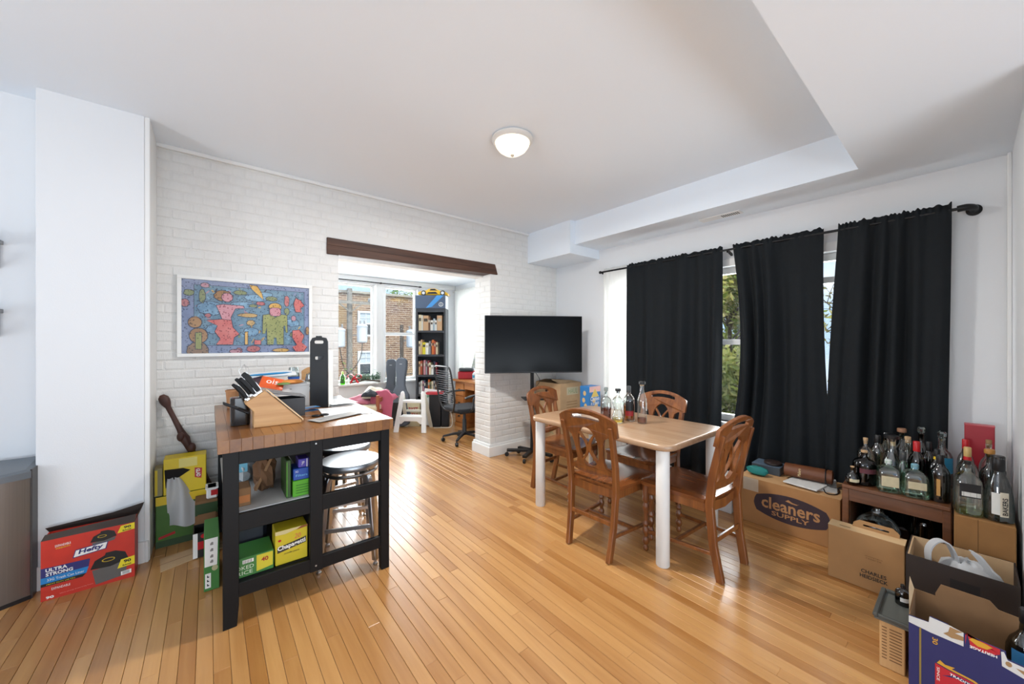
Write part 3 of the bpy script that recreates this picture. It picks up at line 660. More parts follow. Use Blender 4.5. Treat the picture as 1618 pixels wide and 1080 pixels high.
# ================================================================ bottles
def prof(kind):
    return {'round': [(0.80, 0), (0.97, 0.012), (1, 0.04), (1, 0.56), (0.97, 0.61), (0.80, 0.68), (0.50, 0.735), (0.36, 0.77), (0.32, 0.83), (0.31, 0.93), (0.34, 0.935), (0.34, 0.955), (0.30, 0.96)],
            'wine': [(0.80, 0), (0.97, 0.01), (1, 0.03), (1, 0.58), (0.96, 0.63), (0.78, 0.70), (0.52, 0.75), (0.40, 0.80), (0.37, 0.94), (0.40, 0.945), (0.40, 0.965), (0.36, 0.97)],
            'slim': [(0.85, 0), (0.98, 0.01), (1, 0.03), (1, 0.55), (0.95, 0.60), (0.74, 0.68), (0.50, 0.76), (0.42, 0.84), (0.38, 0.93), (0.42, 0.935), (0.42, 0.95), (0.38, 0.955)],
            'squat': [(0.80, 0), (0.97, 0.02), (1, 0.06), (1, 0.58), (0.96, 0.66), (0.80, 0.73), (0.45, 0.79), (0.30, 0.82), (0.26, 0.88), (0.26, 0.93), (0.30, 0.935), (0.30, 0.955), (0.26, 0.96)],
            'globe': [(0.45, 0), (0.7, 0.03), (0.92, 0.14), (1, 0.27), (0.93, 0.42), (0.72, 0.54), (0.45, 0.62), (0.30, 0.69), (0.27, 0.86), (0.32, 0.88), (0.32, 0.92), (0.27, 0.93)],
            'tear': [(0.80, 0), (0.97, 0.015), (1, 0.05), (1, 0.22), (0.95, 0.36), (0.82, 0.50), (0.64, 0.61), (0.48, 0.68), (0.42, 0.72), (0.40, 0.92), (0.44, 0.925), (0.44, 0.95), (0.38, 0.955)],
            'hour': [(0.8, 0), (0.97, 0.012), (1, 0.04), (0.97, 0.2), (0.70, 0.35), (0.66, 0.40), (0.80, 0.50), (0.98, 0.60), (0.95, 0.68), (0.70, 0.75), (0.36, 0.80), (0.28, 0.84), (0.27, 0.92), (0.32, 0.925), (0.32, 0.945), (0.27, 0.95)]}[kind]
CLEAR = GL('clear_glass', '#f1f6f3', 0.12); GREENC = GL('pale_green_glass', '#d6ebde', 0.14); DGREEN = GL('dark_green_glass', '#24401f', 0.08); BROWNG = GL('brown_glass', '#3a2010', 0.08); SMOKE = GL('smoky_glass', '#9aa6a5', 0.10); DARKG = GL('blackish_glass', '#151a17', 0.08)
YELG = GL('yellow_green_glass', '#cfd7a0', 0.06)
CORK = M('cork', '#c9a67e', 0.8, var=0.15, vs=90); CAPB = M('cap_black', '#121214', 0.4); CAPR = M('cap_red', '#b3141c', 0.35); CAPW = M('cap_clear', '#d5dbd9', 0.2); CAPG = M('cap_grey', '#3d4042', 0.4); CAPC = M('cap_cyan', '#79a9bd', 0.4); CAPWD = M('cap_wood', '#8a6248', 0.6); CAPGO = M('cap_gold', '#c2a468', 0.35)
LBLC = M('label_cream', '#cfc3a0', 0.6, var=0.1, vs=60); LBLB = M('label_black', '#1a191b', 0.5); LBLR = M('label_red', '#a3262a', 0.5); LBLW = M('label_white', '#d9d9d4', 0.5); LBLO = M('label_ochre', '#b98c4c', 0.5); LBLBL = M('label_blue', '#3fa3cf', 0.4); LBLDP = M('label_maroon', '#5b2a33', 0.5)
def bottle(label, loc, kind, H, R, glass, cap='cork', capm=None, lab=None, liq=None, ex=2.0, ay=1.0, rz=0.0, group='bottles crowded on the wooden stand', caph=0.045, n=20, neck=None, writing=None, name='bottle'):
    t = thing(name, label, 'bottle', loc, rz, group)
    P = [(r * R, z * H) for r, z in prof(kind)]; nr = P[-1][0]
    MB().lathe(P, n, ex=ex, ay=ay, caps=True).build('glass_body', glass, t, smooth=True)
    z = P[-1][1]
    if cap == 'cork': MB().lathe([(nr * 0.85, z - 0.02), (nr * 0.9, z), (nr * 1.05, z + 0.001), (nr * 1.1, z + H * 0.06), (nr * 0.95, z + H * 0.066)], 12).build('cork', capm or CORK, t, smooth=True)
    elif cap == 'screw': MB().lathe([(nr * 1.12, z - caph), (nr * 1.16, z - caph + 0.001), (nr * 1.16, z + 0.002), (nr * 1.0, z + 0.006)], 16).build('cap', capm or CAPB, t, smooth=True)
    elif cap == 'knob': MB().lathe([(nr * 0.8, z - 0.015), (nr * 1.0, z), (nr * 1.75, z + 0.003), (nr * 1.8, z + H * 0.07), (nr * 1.55, z + H * 0.085)], 14).build('stopper', capm or CAPB, t, smooth=True)
    elif cap == 'glass':
        MB().lathe([(nr * 0.8, z - 0.015), (nr * 0.9, z + 0.002), (nr * 1.5, z + 0.012), (nr * 1.6, z + 0.03), (nr * 1.1, z + 0.04)], 8).build('stopper', capm or GL('stopper_glass', '#cdd6d4', 0.15), t)
    if neck: MB().lathe([(r * 1.03 + 0.0006, zz) for r, zz in P if neck[0] * H <= zz <= neck[1] * H], 16, caps=False).build('neck_foil', neck[2], t, smooth=True)
    if lab:
        for (z0, z1, a0, a1, m) in lab:
            rr_ = R * 1.012; e = 2 / ex
            def fn(u, v, z0=z0, z1=z1, a0=a0, a1=a1):
                q = a0 + (a1 - a0) * u; c, s = math.cos(q), math.sin(q)
                return (rr_ * math.copysign(abs(c) ** e, c), rr_ * ay * math.copysign(abs(s) ** e, s), H * (z0 + (z1 - z0) * v))
            MB().grid(fn, 12, 1).build('label', m, t)
    if liq:
        k = [(r * 0.93, max(zz, 0.006)) for r, zz in P if zz < liq[0] * H]; k.append((k[-1][0], liq[0] * H))
        MB().lathe(k, n, ex=ex, ay=ay).build('liquid', liq[1], t, smooth=True)
    return t
A0, A1 = PI * 0.92, PI * 1.42        # towards the camera on the right hand side
WHISKY = GL('whisky', '#dca04a', 0.02); REDLIQ = GL('red_liquor', '#a02420', 0.02); AMBER = GL('amber_rest', '#cc8f4e', 0.02); PURP = GL('dark_liquor', '#2a1218', 0.04); GOLDL = GL('gold_liquor', '#d9c25a', 0.02)
GT = 'bottles on the dining table'
TZ = 0.7455
bottle('square decanter of red liquor on the dining table', (2.45, 1.82, TZ), 'squat', 0.225, 0.04, CLEAR, 'glass', None, liq=(0.42, REDLIQ), ex=5, rz=0.5, group=GT)
bottle('waisted clear bottle with a black stopper on the dining table', (2.425, 1.69, TZ), 'hour', 0.25, 0.045, CLEAR, 'knob', CAPB, liq=(0.13, GOLDL), group=GT)
bottle('whisky bottle with a dark red label on the dining table', (2.555, 1.68, TZ), 'round', 0.275, 0.043, CLEAR, 'screw', CAPG, lab=[(0.28, 0.56, PI * .98, PI * 1.45, LBLB), (0.15, 0.30, PI * .98, PI * 1.45, LBLR)], liq=(0.48, WHISKY), group=GT)
bottle('tall clear bottle with amber dregs and a white back label on the dining table', (2.545, 1.56, TZ), 'slim', 0.305, 0.035, CLEAR, 'knob', CAPB, lab=[(0.32, 0.52, PI * 1.45, PI * 1.75, LBLW)], liq=(0.13, AMBER), group=GT, neck=(0.9, 0.96, CORK))
# crumpled napkin
r_ = random.Random(2)
tag(MB().ball((2.33, 2.02, TZ + 0.022), 0.034, 12, 8, (1, 1, 0.72), 0.28, r_).build('napkin', M('napkin_white', '#e6e6e4', 0.9)), 'crumpled white napkin near the far edge of the dining table', 'napkin')
# ---------------------------------------------------------------- stand with bottles
STW = WOOD('stand_walnut', '#75482a', '#4d2c17', rough=0.4, axis=1, scale=6, coat=0.2)
t = thing('wooden_stand', 'low walnut stand crowded with liquor bottles', 'side table', (3.33, 0.275, 0))
MB().box(-0.25, 0.25, -0.22, 0.225, 0.448, 0.47).build('top', STW, t, bevel=0.004)
MB().box(-0.24, -0.222, -0.19, 0.195, 0.375, 0.448).build('apron', STW, t); MB().box(0.222, 0.24, -0.19, 0.195, 0.375, 0.448).build('apron', STW, t)
for sx in (-1, 1):
    for sy in (-0.205, 0.208): MB().box(sx * 0.225 - 0.02, sx * 0.225 + 0.02, sy - 0.016, sy + 0.016, 0, 0.448).build('leg', STW, t, bevel=0.003)
MB().box(-0.2, 0.24, 0.19, 0.2, 0.04, 0.448).build('side_panel', STW, t)
MB().box(-0.2, 0.24, -0.19, 0.19, 0.10, 0.115).build('shelf', STW, t)
S = 0.4705
def st(label, x, y, kind, H, R, glass, **k): return bottle(label, (x, y, S), kind, H, R, glass, **k)
st('clear corked bottle at the back left corner of the bottle crowd', 3.30, 0.418, 'squat', 0.262, 0.042, CLEAR, cap='cork', liq=(0.1, AMBER))
st('round dark purple liquor bottle with a cork at the front left of the stand', 3.19, 0.410, 'squat', 0.205, 0.056, PURP, cap='cork', lab=[(0.38, 0.52, A0, A1, LBLDP)], liq=(0.5, PURP))
st('flat square pale green bottle with a cream label in the front row', 3.155, 0.300, 'squat', 0.188, 0.053, GREENC, cap='screw', capm=CAPW, caph=0.018, lab=[(0.2, 0.52, PI * .88, PI * 1.12, LBLC)], ex=6, ay=0.95, rz=0.25)
st('flat square pale green bottle with a light blue cap in the front row', 3.16, 0.192, 'squat', 0.188, 0.053, GREENC, cap='screw', capm=CAPC, caph=0.022, lab=[(0.28, 0.5, PI * .88, PI * 1.12, LBLC)], ex=6, ay=0.95, rz=0.25)
st('clear bottle with a black screw cap behind the dark purple one', 3.39, 0.372, 'wine', 0.285, 0.038, CLEAR, cap='screw', capm=CAPB)
st('slender olive green bottle in the back row left of the wooden stopper', 3.50, 0.345, 'wine', 0.29, 0.034, YELG, cap='screw', capm=DGREEN)
st('clear bottle with black stopper and yellow green liquid in the middle row', 3.27, 0.297, 'tear', 0.305, 0.05, CLEAR, cap='knob', capm=CAPB, liq=(0.4, GL('lime_liquor', '#b7bd3c', 0.03)))
st('dark bottle with a broad wooden stopper in the back row', 3.49, 0.270, 'round', 0.315, 0.042, SMOKE, cap='knob', capm=CAPWD)
st('clear globe bottle with a pale cork left of the red cap', 3.385, 0.236, 'globe', 0.30, 0.05, CLEAR, cap='cork')
st('tall dark bottle with a crystal stopper in the back row', 3.495, 0.185, 'round', 0.325, 0.04, DARKG, cap='glass')
st('dark green wine bottle with a bright red cap', 3.275, 0.192, 'wine', 0.30, 0.037, DGREEN, cap='screw', capm=CAPR, caph=0.085)
st('dark bottle with a yellow ring below its black cap', 3.275, 0.112, 'round', 0.272, 0.038, DARKG, cap='screw', capm=CAPB, neck=(0.75, 0.84, M('ring_yellow', '#d6b324', 0.4)), lab=[(0.5, 0.6, A0, A1, LBLR)])
st('clear bottle with a crystal stopper and a bright blue label', 3.50, 0.100, 'round', 0.31, 0.046, CLEAR, cap='glass', lab=[(0.3, 0.6, A0, A1, LBLBL)])
st('black bottle with an ochre side label at the front right of the stand', 3.165, 0.097, 'wine', 0.262, 0.039, DARKG, cap='screw', capm=CAPB, lab=[(0.15, 0.5, PI * .9, PI * 1.02, LBLO)])
st('small round dark flask at the very front left corner of the stand', 3.118, 0.455, 'globe', 0.115, 0.034, DARKG, cap='cork', lab=[(0.2, 0.36, A0, A1, LBLC)])
st('pale green gin bottle tucked between the two cream label bottles', 3.235, 0.246, 'tear', 0.235, 0.034, GREENC, cap='screw', capm=CAPG)
st('brown bottle with a gold cap in the back row by the curtain', 3.44, 0.305, 'wine', 0.27, 0.03, BROWNG, cap='screw', capm=CAPGO)
st('dark bottle with a black neck left of the bright blue label', 3.40, 0.15, 'wine', 0.285, 0.032, DARKG, cap='screw', capm=CAPB, caph=0.06)
# ---------------------------------------------------------------- cardboard box with more bottles
t, (w, d, h) = carton('cardboard_box', 'brown cardboard box between the wooden stand and the wall corner, bottles on top', 'box', 3.02, 3.58, -0.15, 0.045, 0, 0.46, M('cardboard_ochre', '#94693a', 0.8, var=0.1, vs=15))
f = face(w, d, h, '-x'); decal(t, f, 'seam', M('seam_dark', '#5d4023', 0.9), rect(0.40, 0.408, 0, 1))
S2 = 0.4605
def sb(label, x, y, kind, H, R, glass, **k): return bottle(label, (x, y, S2), kind, H, R, glass, group='bottles on the cardboard box', **k)
sb('square clear bottle with a black barcode label at the front of the cardboard box', 3.085, 0.0, 'squat', 0.27, 0.046, CLEAR, cap='cork', capm=CAPB, ex=7, rz=0.2, lab=[(0.36, 0.62, PI * .86, PI * 1.14, LBLB), (0.38, 0.46, PI * 0.94, PI * 1.12, LBLW)], liq=(0.08, YELG))
bk = sb('large round smoky bottle with a dark neck and a striped label', 3.09, -0.099, 'tear', 0.335, 0.05, SMOKE, cap='screw', capm=CAPB, caph=0.07, lab=[(0.12, 0.44, PI * .85, PI * 1.02, LBLW), (0.10, 0.46, PI * 1.02, PI * 1.2, M('label_paper', '#d6cdb8', 0.6))])
fc = Face((-0.0536 * math.cos(0.11 * PI), -0.0536 * math.sin(0.11 * PI), 0.31 * 0.28), (math.sin(0.11 * PI), -math.cos(0.11 * PI), 0), (0, 0, 1), 1, 1)
text(bk, fc, 'BAKERS', LBLB, 0, 0, 0.085, 0.018, rot=PI / 2, lift=0.002, bold=0.02)
sb('clear bottle with a red and gold capsule', 3.20, 0.0, 'round', 0.335, 0.042, CLEAR, cap='screw', capm=CAPGO, neck=(0.74, 0.93, CAPR))
sb('small bottle with an amber cork top in front of the red gift box', 3.25, -0.075, 'round', 0.31, 0.036, SMOKE, cap='knob', capm=M('cap_amber', '#a8752f', 0.4))
sb('clear bottle with a cork right in front of the red gift box', 3.37, -0.075, 'round', 0.345, 0.036, CLEAR, cap='cork', capm=M('cork_dark', '#8d6c48', 0.8))
sb('dark brown bottle with a black top beside the red capsule bottle', 3.32, 0.005, 'wine', 0.30, 0.034, BROWNG, cap='screw', capm=CAPB, caph=0.07)
sb('dark bottle half hidden behind the large smoky bottle', 3.29, -0.122, 'round', 0.215, 0.026, DARKG, cap='screw', capm=CAPB)
sb('clear bottle with a plain red screw cap at the back of the box', 3.43, 0.007, 'wine', 0.335, 0.034, CLEAR, cap='screw', capm=CAPR, caph=0.06)
t, (w, d, h) = carton('gift_box', 'dark red gift box standing behind the bottles', 'box', 3.505, 3.572, -0.1, 0.012, 0.4605, 0.87, M('gift_red', '#9a1f2c', 0.4))
MB().box(-w / 2 - 0.001, w / 2 + 0.001, -d / 2 - 0.001, d / 2 + 0.001, h - 0.004, h + 0.001).build('lid', M('gift_red_top', '#b8434c', 0.4), t)
# ---------------------------------------------------------------- under the stand
bottle('round glass carafe on the shelf of the wooden stand', (3.28, 0.36, 0.116), 'globe', 0.24, 0.105, CLEAR, cap=None, group='glassware under the stand', name='carafe')
bottle('brown bottle with a pale foot under the wooden stand', (3.27, 0.16, 0.116), 'wine', 0.27, 0.035, BROWNG, cap='screw', capm=LBLW, group='glassware under the stand')
bottle('black bottle in the shadow under the wooden stand', (3.42, 0.2, 0.116), 'wine', 0.28, 0.036, DARKG, cap='screw', capm=CAPB, group='glassware under the stand')
r_ = random.Random(6)
tag(MB().ball((3.43, 0.345, 0.168), 0.06, 12, 8, (1, 0.7, 0.85), 0.25, r_).build('plastic_wrap', M('wrap_grey', '#8b9298', 0.5)), 'crumpled grey plastic wrap beside the carafe under the stand', 'wrapping')
# ---------------------------------------------------------------- cleaners supply box and what lies on it
t, (w, d, h) = carton('shipping_box', 'long cardboard box printed cleaners SUPPLY in front of the dark curtains', 'box', 3.17, 3.56, 0.52, 1.115, 0, 0.335, M('cardboard_long', '#a8794a', 0.8, var=0.08, vs=14))
f = face(w, d, h, '-x'); NAVY = M('print_plum', '#3a2c33', 0.8)
N = 16; top = [(0.20 + 0.68 * i / N, 0.80 + 0.0 * i - 0.06 * abs(2 * i / N - 1) ** 2 * 2) for i in range(N + 1)]; bot = [(0.88 - 0.68 * i / N, 0.22 + 0.12 * abs(2 * i / N - 1) ** 2) for i in range(N + 1)]
decal(t, f, 'logo_panel', NAVY, [(0.17, 0.5), (0.18, 0.60)] + top + [(0.905, 0.6), (0.915, 0.5), (0.905, 0.42)] + bot + [(0.18, 0.42)])
text(t, f, 'cleaners', M('print_card', '#b58558', 0.8), 0.54, 0.56, 0.34, 0.085, bold=0.02)
text(t, f, 'SUPPLY', M('print_card'), 0.545, 0.36, 0.22, 0.032, bold=0.02)
decal(t, f, 'logo_bird', M('print_card'), [(0.5, 0.69), (0.53, 0.73), (0.57, 0.69), (0.62, 0.68), (0.64, 0.70), (0.61, 0.66), (0.56, 0.665)], 0.0014)
MB().add([f.p(0.05, 0.72, 0.001), f.p(0.22, 0.72, 0.001), f.p(0.22, 1.0, 0.001), f.p(0.05, 1.0, 0.001)], [(0, 1, 2, 3)]).build('tape', M('tape_clear', '#bfae98', 0.15), t)
MB().box(-w / 2, w / 2, -d / 2, d / 2, h, h + 0.0012).build('lid', M('cardboard_lid', '#bb9163', 0.8), t)
BZ = 0.3368
o = MB().box(-0.15, 0.15, -0.11, 0.11, 0, 0.012); tag(o.build('magazine', M('paper_grey', '#b9b9b6', 0.7, var=0.15, vs=40), loc=(3.40, 0.69, BZ), rot=(0, 0, 0.2)), 'loose white and grey papers on the long cardboard box', 'papers')
tag(MB().box(-0.16, 0.16, -0.1, 0.1, 0, 0.008).build('magazine', M('paper_white', '#d8d8d4', 0.6, var=0.08, vs=30), loc=(3.36, 0.72, BZ + 0.0125), rot=(0, 0, -0.15)), 'folded newspaper under the brown roll on the long box', 'newspaper')
t = thing('tool_roll', 'rolled brown leather pouch with stamped lettering on the long box', 'pouch', (3.385, 0.735, BZ + 0.021), 0.12)
LEA = M('brown_leather', '#6a3c20', 0.5, var=0.15, vs=20, bump=0.08, bs=120)
MB().lathe([(0.045, -0.14), (0.058, -0.135), (0.06, 0), (0.06, 0.135), (0.045, 0.14)], 20, ay=0.8).build('roll', LEA, t, smooth=True, loc=(0, 0, 0.048), rot=(PI / 2, 0, 0))
MB().tube([(0.064 * math.cos(q), -0.1, 0.048 + 0.052 * math.sin(q)) for q in [2 * PI * k / 20 for k in range(20)]], 0.0035, 6, closed=True).build('tie', BLKPL, t)
MB().tube(smooth_path([(-0.06, -0.1, 0.04), (-0.09, -0.12, 0.01), (-0.1, -0.2, 0.012), (-0.06, -0.24, 0.012), (-0.02, -0.2, 0.02)], 5), 0.003, 6).build('cord', BLKPL, t)
text(t, Face((-0.063, 0.045, 0.035), (0, -1, 0), (0.25, 0, 1), 1, 1), 'Makers', M('stamp_gold', '#d8c08a', 0.5), 0, 0.02, 0.055, 0.018, rot=PI / 2, shear=0.2)
t, (w, d, h) = carton('device_box', 'flat dark grey box at the left on the long cardboard box', 'box', 3.36, 3.52, 0.90, 1.09, BZ, BZ + 0.062, M('box_slate', '#3d454c', 0.4))
MB().box(-w / 2, w / 2, -d / 2, d / 2, h, h + 0.002).build('lid', M('box_slate_top', '#5a6b7d', 0.3), t)
t = thing('headphones_case', 'round black disc shaped case on the flat grey box', 'case', (3.43, 0.965, BZ + 0.0645))
MB().lathe([(0.05, 0), (0.06, 0.006), (0.06, 0.018), (0.05, 0.024), (0.02, 0.026)], 24).build('shell', M('case_brown', '#2f2320', 0.4), t, smooth=True)
MB().lathe([(0.061, 0.011), (0.0615, 0.012), (0.061, 0.013)], 24, caps=False).build('zip', BLKPL, t)
r_ = random.Random(4)
tag(MB().ball((3.27, 1.02, BZ + 0.034), 0.045, 14, 8, (0.9, 1.7, 0.75), 0.12, r_).build('cloth_bundle', M('teal_cloth', '#0f6f6a', 0.7), smooth=True), 'teal cloth bundle at the left edge of the long box', 'cloth')
tag(MB().tube(smooth_path([(3.25, 0.62, BZ + 0.02), (3.22, 0.6, BZ + 0.006), (3.24, 0.56, BZ + 0.004), (3.32, 0.55, BZ + 0.004), (3.4, 0.57, BZ + 0.004), (3.46, 0.55, BZ + 0.004)], 6), 0.0035, 6).build('cable', BLKPL), 'short black cable trailing over the papers on the long box', 'cable')
t, (w, d, h) = carton('small_carton', 'small white carton on the floor behind the end chair', 'box', 3.20, 3.5, 1.18, 1.38, 0, 0.24, M('carton_white', '#d9dad8', 0.5))
f = face(w, d, h, '-x'); decal(t, f, 'print', M('carton_blue', '#3a5f9a', 0.5), rect(0.5, 0.95, 0.6, 0.9)); text(t, f, 'X2', WHITE, 0.75, 0.75, 0.05, 0.03)
# ---------------------------------------------------------------- champagne carton
t, (w, d, h) = carton('wine_carton', 'thin upright cardboard carton printed CHARLES HEIDSIECK with a handle', 'box', 2.80, 2.895, 0.205, 0.515, 0, 0.30, M('cardboard_warm', '#a67d50', 0.8, var=0.06, vs=16))
f = face(w, d, h, '-x')
text(t, f, 'CHARLES', BLACK, 0.62, 0.33, 0.10, 0.020, bold=0.02); text(t, f, 'HEIDSIECK', BLACK, 0.62, 0.24, 0.11, 0.020, bold=0.02)
text(t, f, 'champagne', M('print_faint2', '#6f5131', 0.8), 0.62, 0.62, 0.07, 0.008); text(t, f, 'reserve', M('print_faint2'), 0.62, 0.58, 0.06, 0.006)
MB().box(-w / 2, w / 2, -d / 2, d / 2, h, h + 0.0015).build('lid', M('cardboard_pale', '#d3b183', 0.8), t)
decal(t, face(w, d, h + 0.0015, 'top'), 'print_line', M('print_faint2'), rect(0.3, 0.38, 0.7, 0.85))
hp = [(-0.09, 0), (0.10, 0), (0.10, 0.022), (0.075, 0.045), (-0.06, 0.045), (-0.085, 0.025)]
hs = rrect(-0.045, 0.06, 0.016, 0.026, 0.0045, 3)
plate('handle', M('cardboard_warm'), [hp, hs], 0.004, t, basis((0.03, -0.03, h + 0.001), (0, -1, 0), (0, 0, 1)))
# ---------------------------------------------------------------- dark open box with plastic bag
DBR = M('box_dark_brown', '#2a1f19', 0.7, var=0.1, vs=10)
t, (w, d, h) = carton('open_box', 'dark brown open carton holding a white plastic bag', 'box', 2.70, 2.985, -0.145, 0.195, 0, 0.305, DBR, open_top=True)
i_ = MB().box(w / 2 - 0.012, w / 2 - 0.006, -d / 2 + 0.006, d / 2 - 0.006, 0.02, h + 0.0).box(-w / 2 + 0.006, w / 2 - 0.006, d / 2 - 0.012, d / 2 - 0.006, 0.02, h).build('liner', CARD, t)
decal(t, face(w, d, h, '-x'), 'print_patch', M('print_black', '#120d0b', 0.7), rect(0.42, 0.68, 0.60, 0.82))
t = thing('plastic_bag', 'white plastic carrier bag with two handles sticking out of the dark carton', 'bag', (2.84, 0.02, 0.02))
BAG = M('bag_white', '#d9dadb', 0.45, trans=0.3); r_ = random.Random(21)
MB().ball((0, -0.02, 0.17), 0.11, 18, 12, (0.8, 1.0, 1.05), 0.10, r_).build('bag_body', BAG, t, smooth=True)
MB().sweep(smooth_path([(-0.05, 0.10, 0.21), (-0.055, 0.105, 0.30), (-0.05, 0.08, 0.355), (-0.045, 0.045, 0.36), (-0.03, 0.02, 0.30), (-0.02, 0.01, 0.22)], 5), 0.035, 0.006, (0.8, 0.6, 0)).build('handle', BAG, t, smooth=True)
MB().sweep(smooth_path([(-0.02, -0.03, 0.345), (-0.03, -0.05, 0.33), (-0.035, -0.09, 0.27), (-0.03, -0.12, 0.21)], 5), [0.012] * 4 + [0.03] * 6 + [0.05] * 6, 0.01, (0.5, 0.8, 0)).build('handle', BAG, t, smooth=True)
# ---------------------------------------------------------------- small wooden box with a lidded glass tray on it
PINE = WOOD('pine_box', '#cfa673', '#b98d58', rough=0.6, axis=2, scale=6, coat=0)
t, (w, d, h) = carton('wooden_box', 'small pale wooden box with printed dark lines left of the blue beer case', 'box', 2.19, 2.42, 0.16, 0.235, 0, 0.195, PINE, rz=0.0)
f = face(w, d, h, '-x')
for k in range(11): decal(t, f, 'print_line', M('print_brown', '#7d5a38', 0.8), rect(0.1, 0.3, 0.85 - 0.065 * k, 0.875 - 0.065 * k)); decal(t, f, 'print_line', M('print_brown'), rect(0.4, 0.88, 0.85 - 0.065 * k, 0.875 - 0.065 * k))
t = thing('lidded_tray', 'smoky grey lidded glass tray resting on the small wooden box', 'tray', (2.30, 0.19, 0.196))
MB().box(-0.125, 0.125, -0.045, 0.06, 0, 0.012).build('base', M('tray_grey', '#5b5d58', 0.3), t, bevel=0.003)
MB().box(-0.13, 0.13, 0.048, 0.064, 0.012, 0.026).box(-0.13, -0.116, -0.045, 0.048, 0.012, 0.026).box(0.116, 0.13, -0.045, 0.048, 0.012, 0.026).build('rim', M('tray_rim', '#4a4c48', 0.35), t, bevel=0.003)
bottle('tiny dark bottle with a white band on the smoky glass tray', (2.36, 0.18, 0.2085), 'squat', 0.085, 0.024, DARKG, cap='screw', capm=CAPB, caph=0.012, lab=[(0.25, 0.45, A0, A1, LBLW)], group='small bottles by the beer case')
# ---------------------------------------------------------------- blue beer case
NB = M('beer_blue', '#23285c', 0.45, var=0.06, vs=8)
w, d, h = 0.24, 0.40, 0.30
t = thing('beer_case', 'torn open dark blue beer case in the right foreground', 'box', (2.235, -0.055, 0), 0.0)
th = 0.004
MB().box(w / 2 - th, w / 2, -d / 2, d / 2, 0, h).box(-w / 2 + th, w / 2 - th, d / 2 - th, d / 2, 0, h).box(-w / 2 + th, w / 2 - th, -d / 2, -d / 2 + th, 0, h).box(-w / 2 + th, w / 2 - th, -d / 2 + th, d / 2 - th, 0, th).build('body', CARDD, t)
fr = [(d / 2, 0), (-d / 2, 0), (-d / 2, 0.262), (-0.03, 0.276), (-0.028, 0.30), (0.06, 0.306), (0.10, 0.312), (0.10, 0.318), (0.145, 0.322), (0.148, 0.298), (d / 2, 0.297)]
MB().prism(fr, -w / 2, -w / 2 + th, 'x').build('front_panel', NB, t)
f = face(w, d, h, '-x')
decal(t, f, 'torn_strip', M('torn_white', '#c9c8c4', 0.8), [(0, 0.90), (0.14, 0.875), (0.34, 0.865), (0.34, 1.03), (0.26, 1.055), (0.135, 1.07), (0.13, 0.995), (0, 0.985)])
decal(t, f, 'torn_patch', M('torn_tan', '#9a7850', 0.9), [(0.22, 0.93), (0.27, 0.91), (0.34, 0.93), (0.34, 0.98), (0.29, 0.985), (0.335, 1.03), (0.26, 1.04), (0.25, 0.97)], 0.0012)
decal(t, f, 'torn_strip', M('torn_white'), [(0.55, 0.82), (0.75, 0.74), (1.0, 0.68), (1.0, 0.86), (0.58, 0.91), (0.56, 0.99), (0.545, 0.98)])
decal(t, f, 'torn_patch', M('torn_tan'), [(0.62, 0.86), (0.70, 0.86), (0.76, 0.76), (0.8, 0.74), (0.72, 0.77), (0.66, 0.82)], 0.0012)
decal(t, f, 'torn_patch', M('torn_tan'), ell(0.585, 0.87, 0.018, 0.03, 8), 0.0012)
decal(t, f, 'badge', M('badge_red', '#b5202c', 0.5), [(0.35, 0.90)] + [(0.44 + 0.10 * math.cos(a), 0.99 - 0.10 * math.sin(a)) for a in [PI + PI * .2 - i * PI / 12 for i in range(0, 1)]] + [(0.38, 0.90), (0.44, 0.885), (0.50, 0.90), (0.54, 0.94), (0.54, 1.0), (0.35, 1.02)], 0.0010)
decal(t, f, 'badge_gold', M('badge_gold', '#c9962c', 0.5), [(0.37, 0.98), (0.42, 0.935), (0.47, 0.94), (0.50, 0.98), (0.46, 1.0), (0.39, 1.01)], 0.0014)
text(t, f, 'HERITAGE', WHITE, 0.45, 0.90, 0.06, 0.009, rot=PI, lift=0.0018, bold=0.02)
text(t, f, '30', M('badge_gold'), 0.17, 0.79, 0.024, 0.014, rot=-PI / 2, bold=0.02)
decal(t, f, 'gold_line', M('gold_dull', '#8a7434', 0.5), rect(0.07, 0.082, 0, 0.88)); decal(t, f, 'gold_line', M('gold_dull'), rect(0.95, 0.962, 0, 0.7))
decal(t, f, 'crest', M('badge_red'), [(0.17, 0.2), (0.17, 0.52), (0.24, 0.50), (0.33, 0.49), (0.43, 0.47), (0.50, 0.42), (0.50, 0.2)], 0.001)
decal(t, f, 'crest_band', NB, [(0.21, 0.40), (0.30, 0.475), (0.42, 0.45), (0.49, 0.40), (0.47, 0.38), (0.40, 0.42), (0.30, 0.44)], 0.0013)
text(t, f, 'TRADITION', WHITE, 0.345, 0.445, 0.07, 0.009, lift=0.0018, rot=-0.15, bold=0.02)
text(t, f, 'SINCE', WHITE, 0.19, 0.4, 0.05, 0.007, rot=-PI / 2, lift=0.0018)
decal(t, f, 'crest_lion', M('badge_gold'), [(0.18, 0.53), (0.2, 0.58), (0.23, 0.55), (0.29, 0.56), (0.27, 0.53), (0.40, 0.51), (0.48, 0.46), (0.36, 0.495), (0.25, 0.51)], 0.0012)
bp = [(d / 2 - 0.06, h), (d / 2 - 0.06, h + 0.012), (d / 2 - 0.075, h + 0.055), (0.0, h + 0.055), (-0.02, h + 0.03), (-d / 2 + 0.05, h + 0.02), (-d / 2 + 0.03, h)]
MB().prism(bp, w / 2 - th, w / 2, 'x').build('back_flap', CARDD, t)
MB().add([(-w / 2 + 0.02, d / 2, h), (w / 2, d / 2, h), (w / 2 - 0.02, d / 2 + 0.012, h + 0.055), (-w / 2 + 0.12, d / 2 + 0.008, h + 0.048)], [(0, 1, 2, 3)]).build('side_flap', CARD, t)
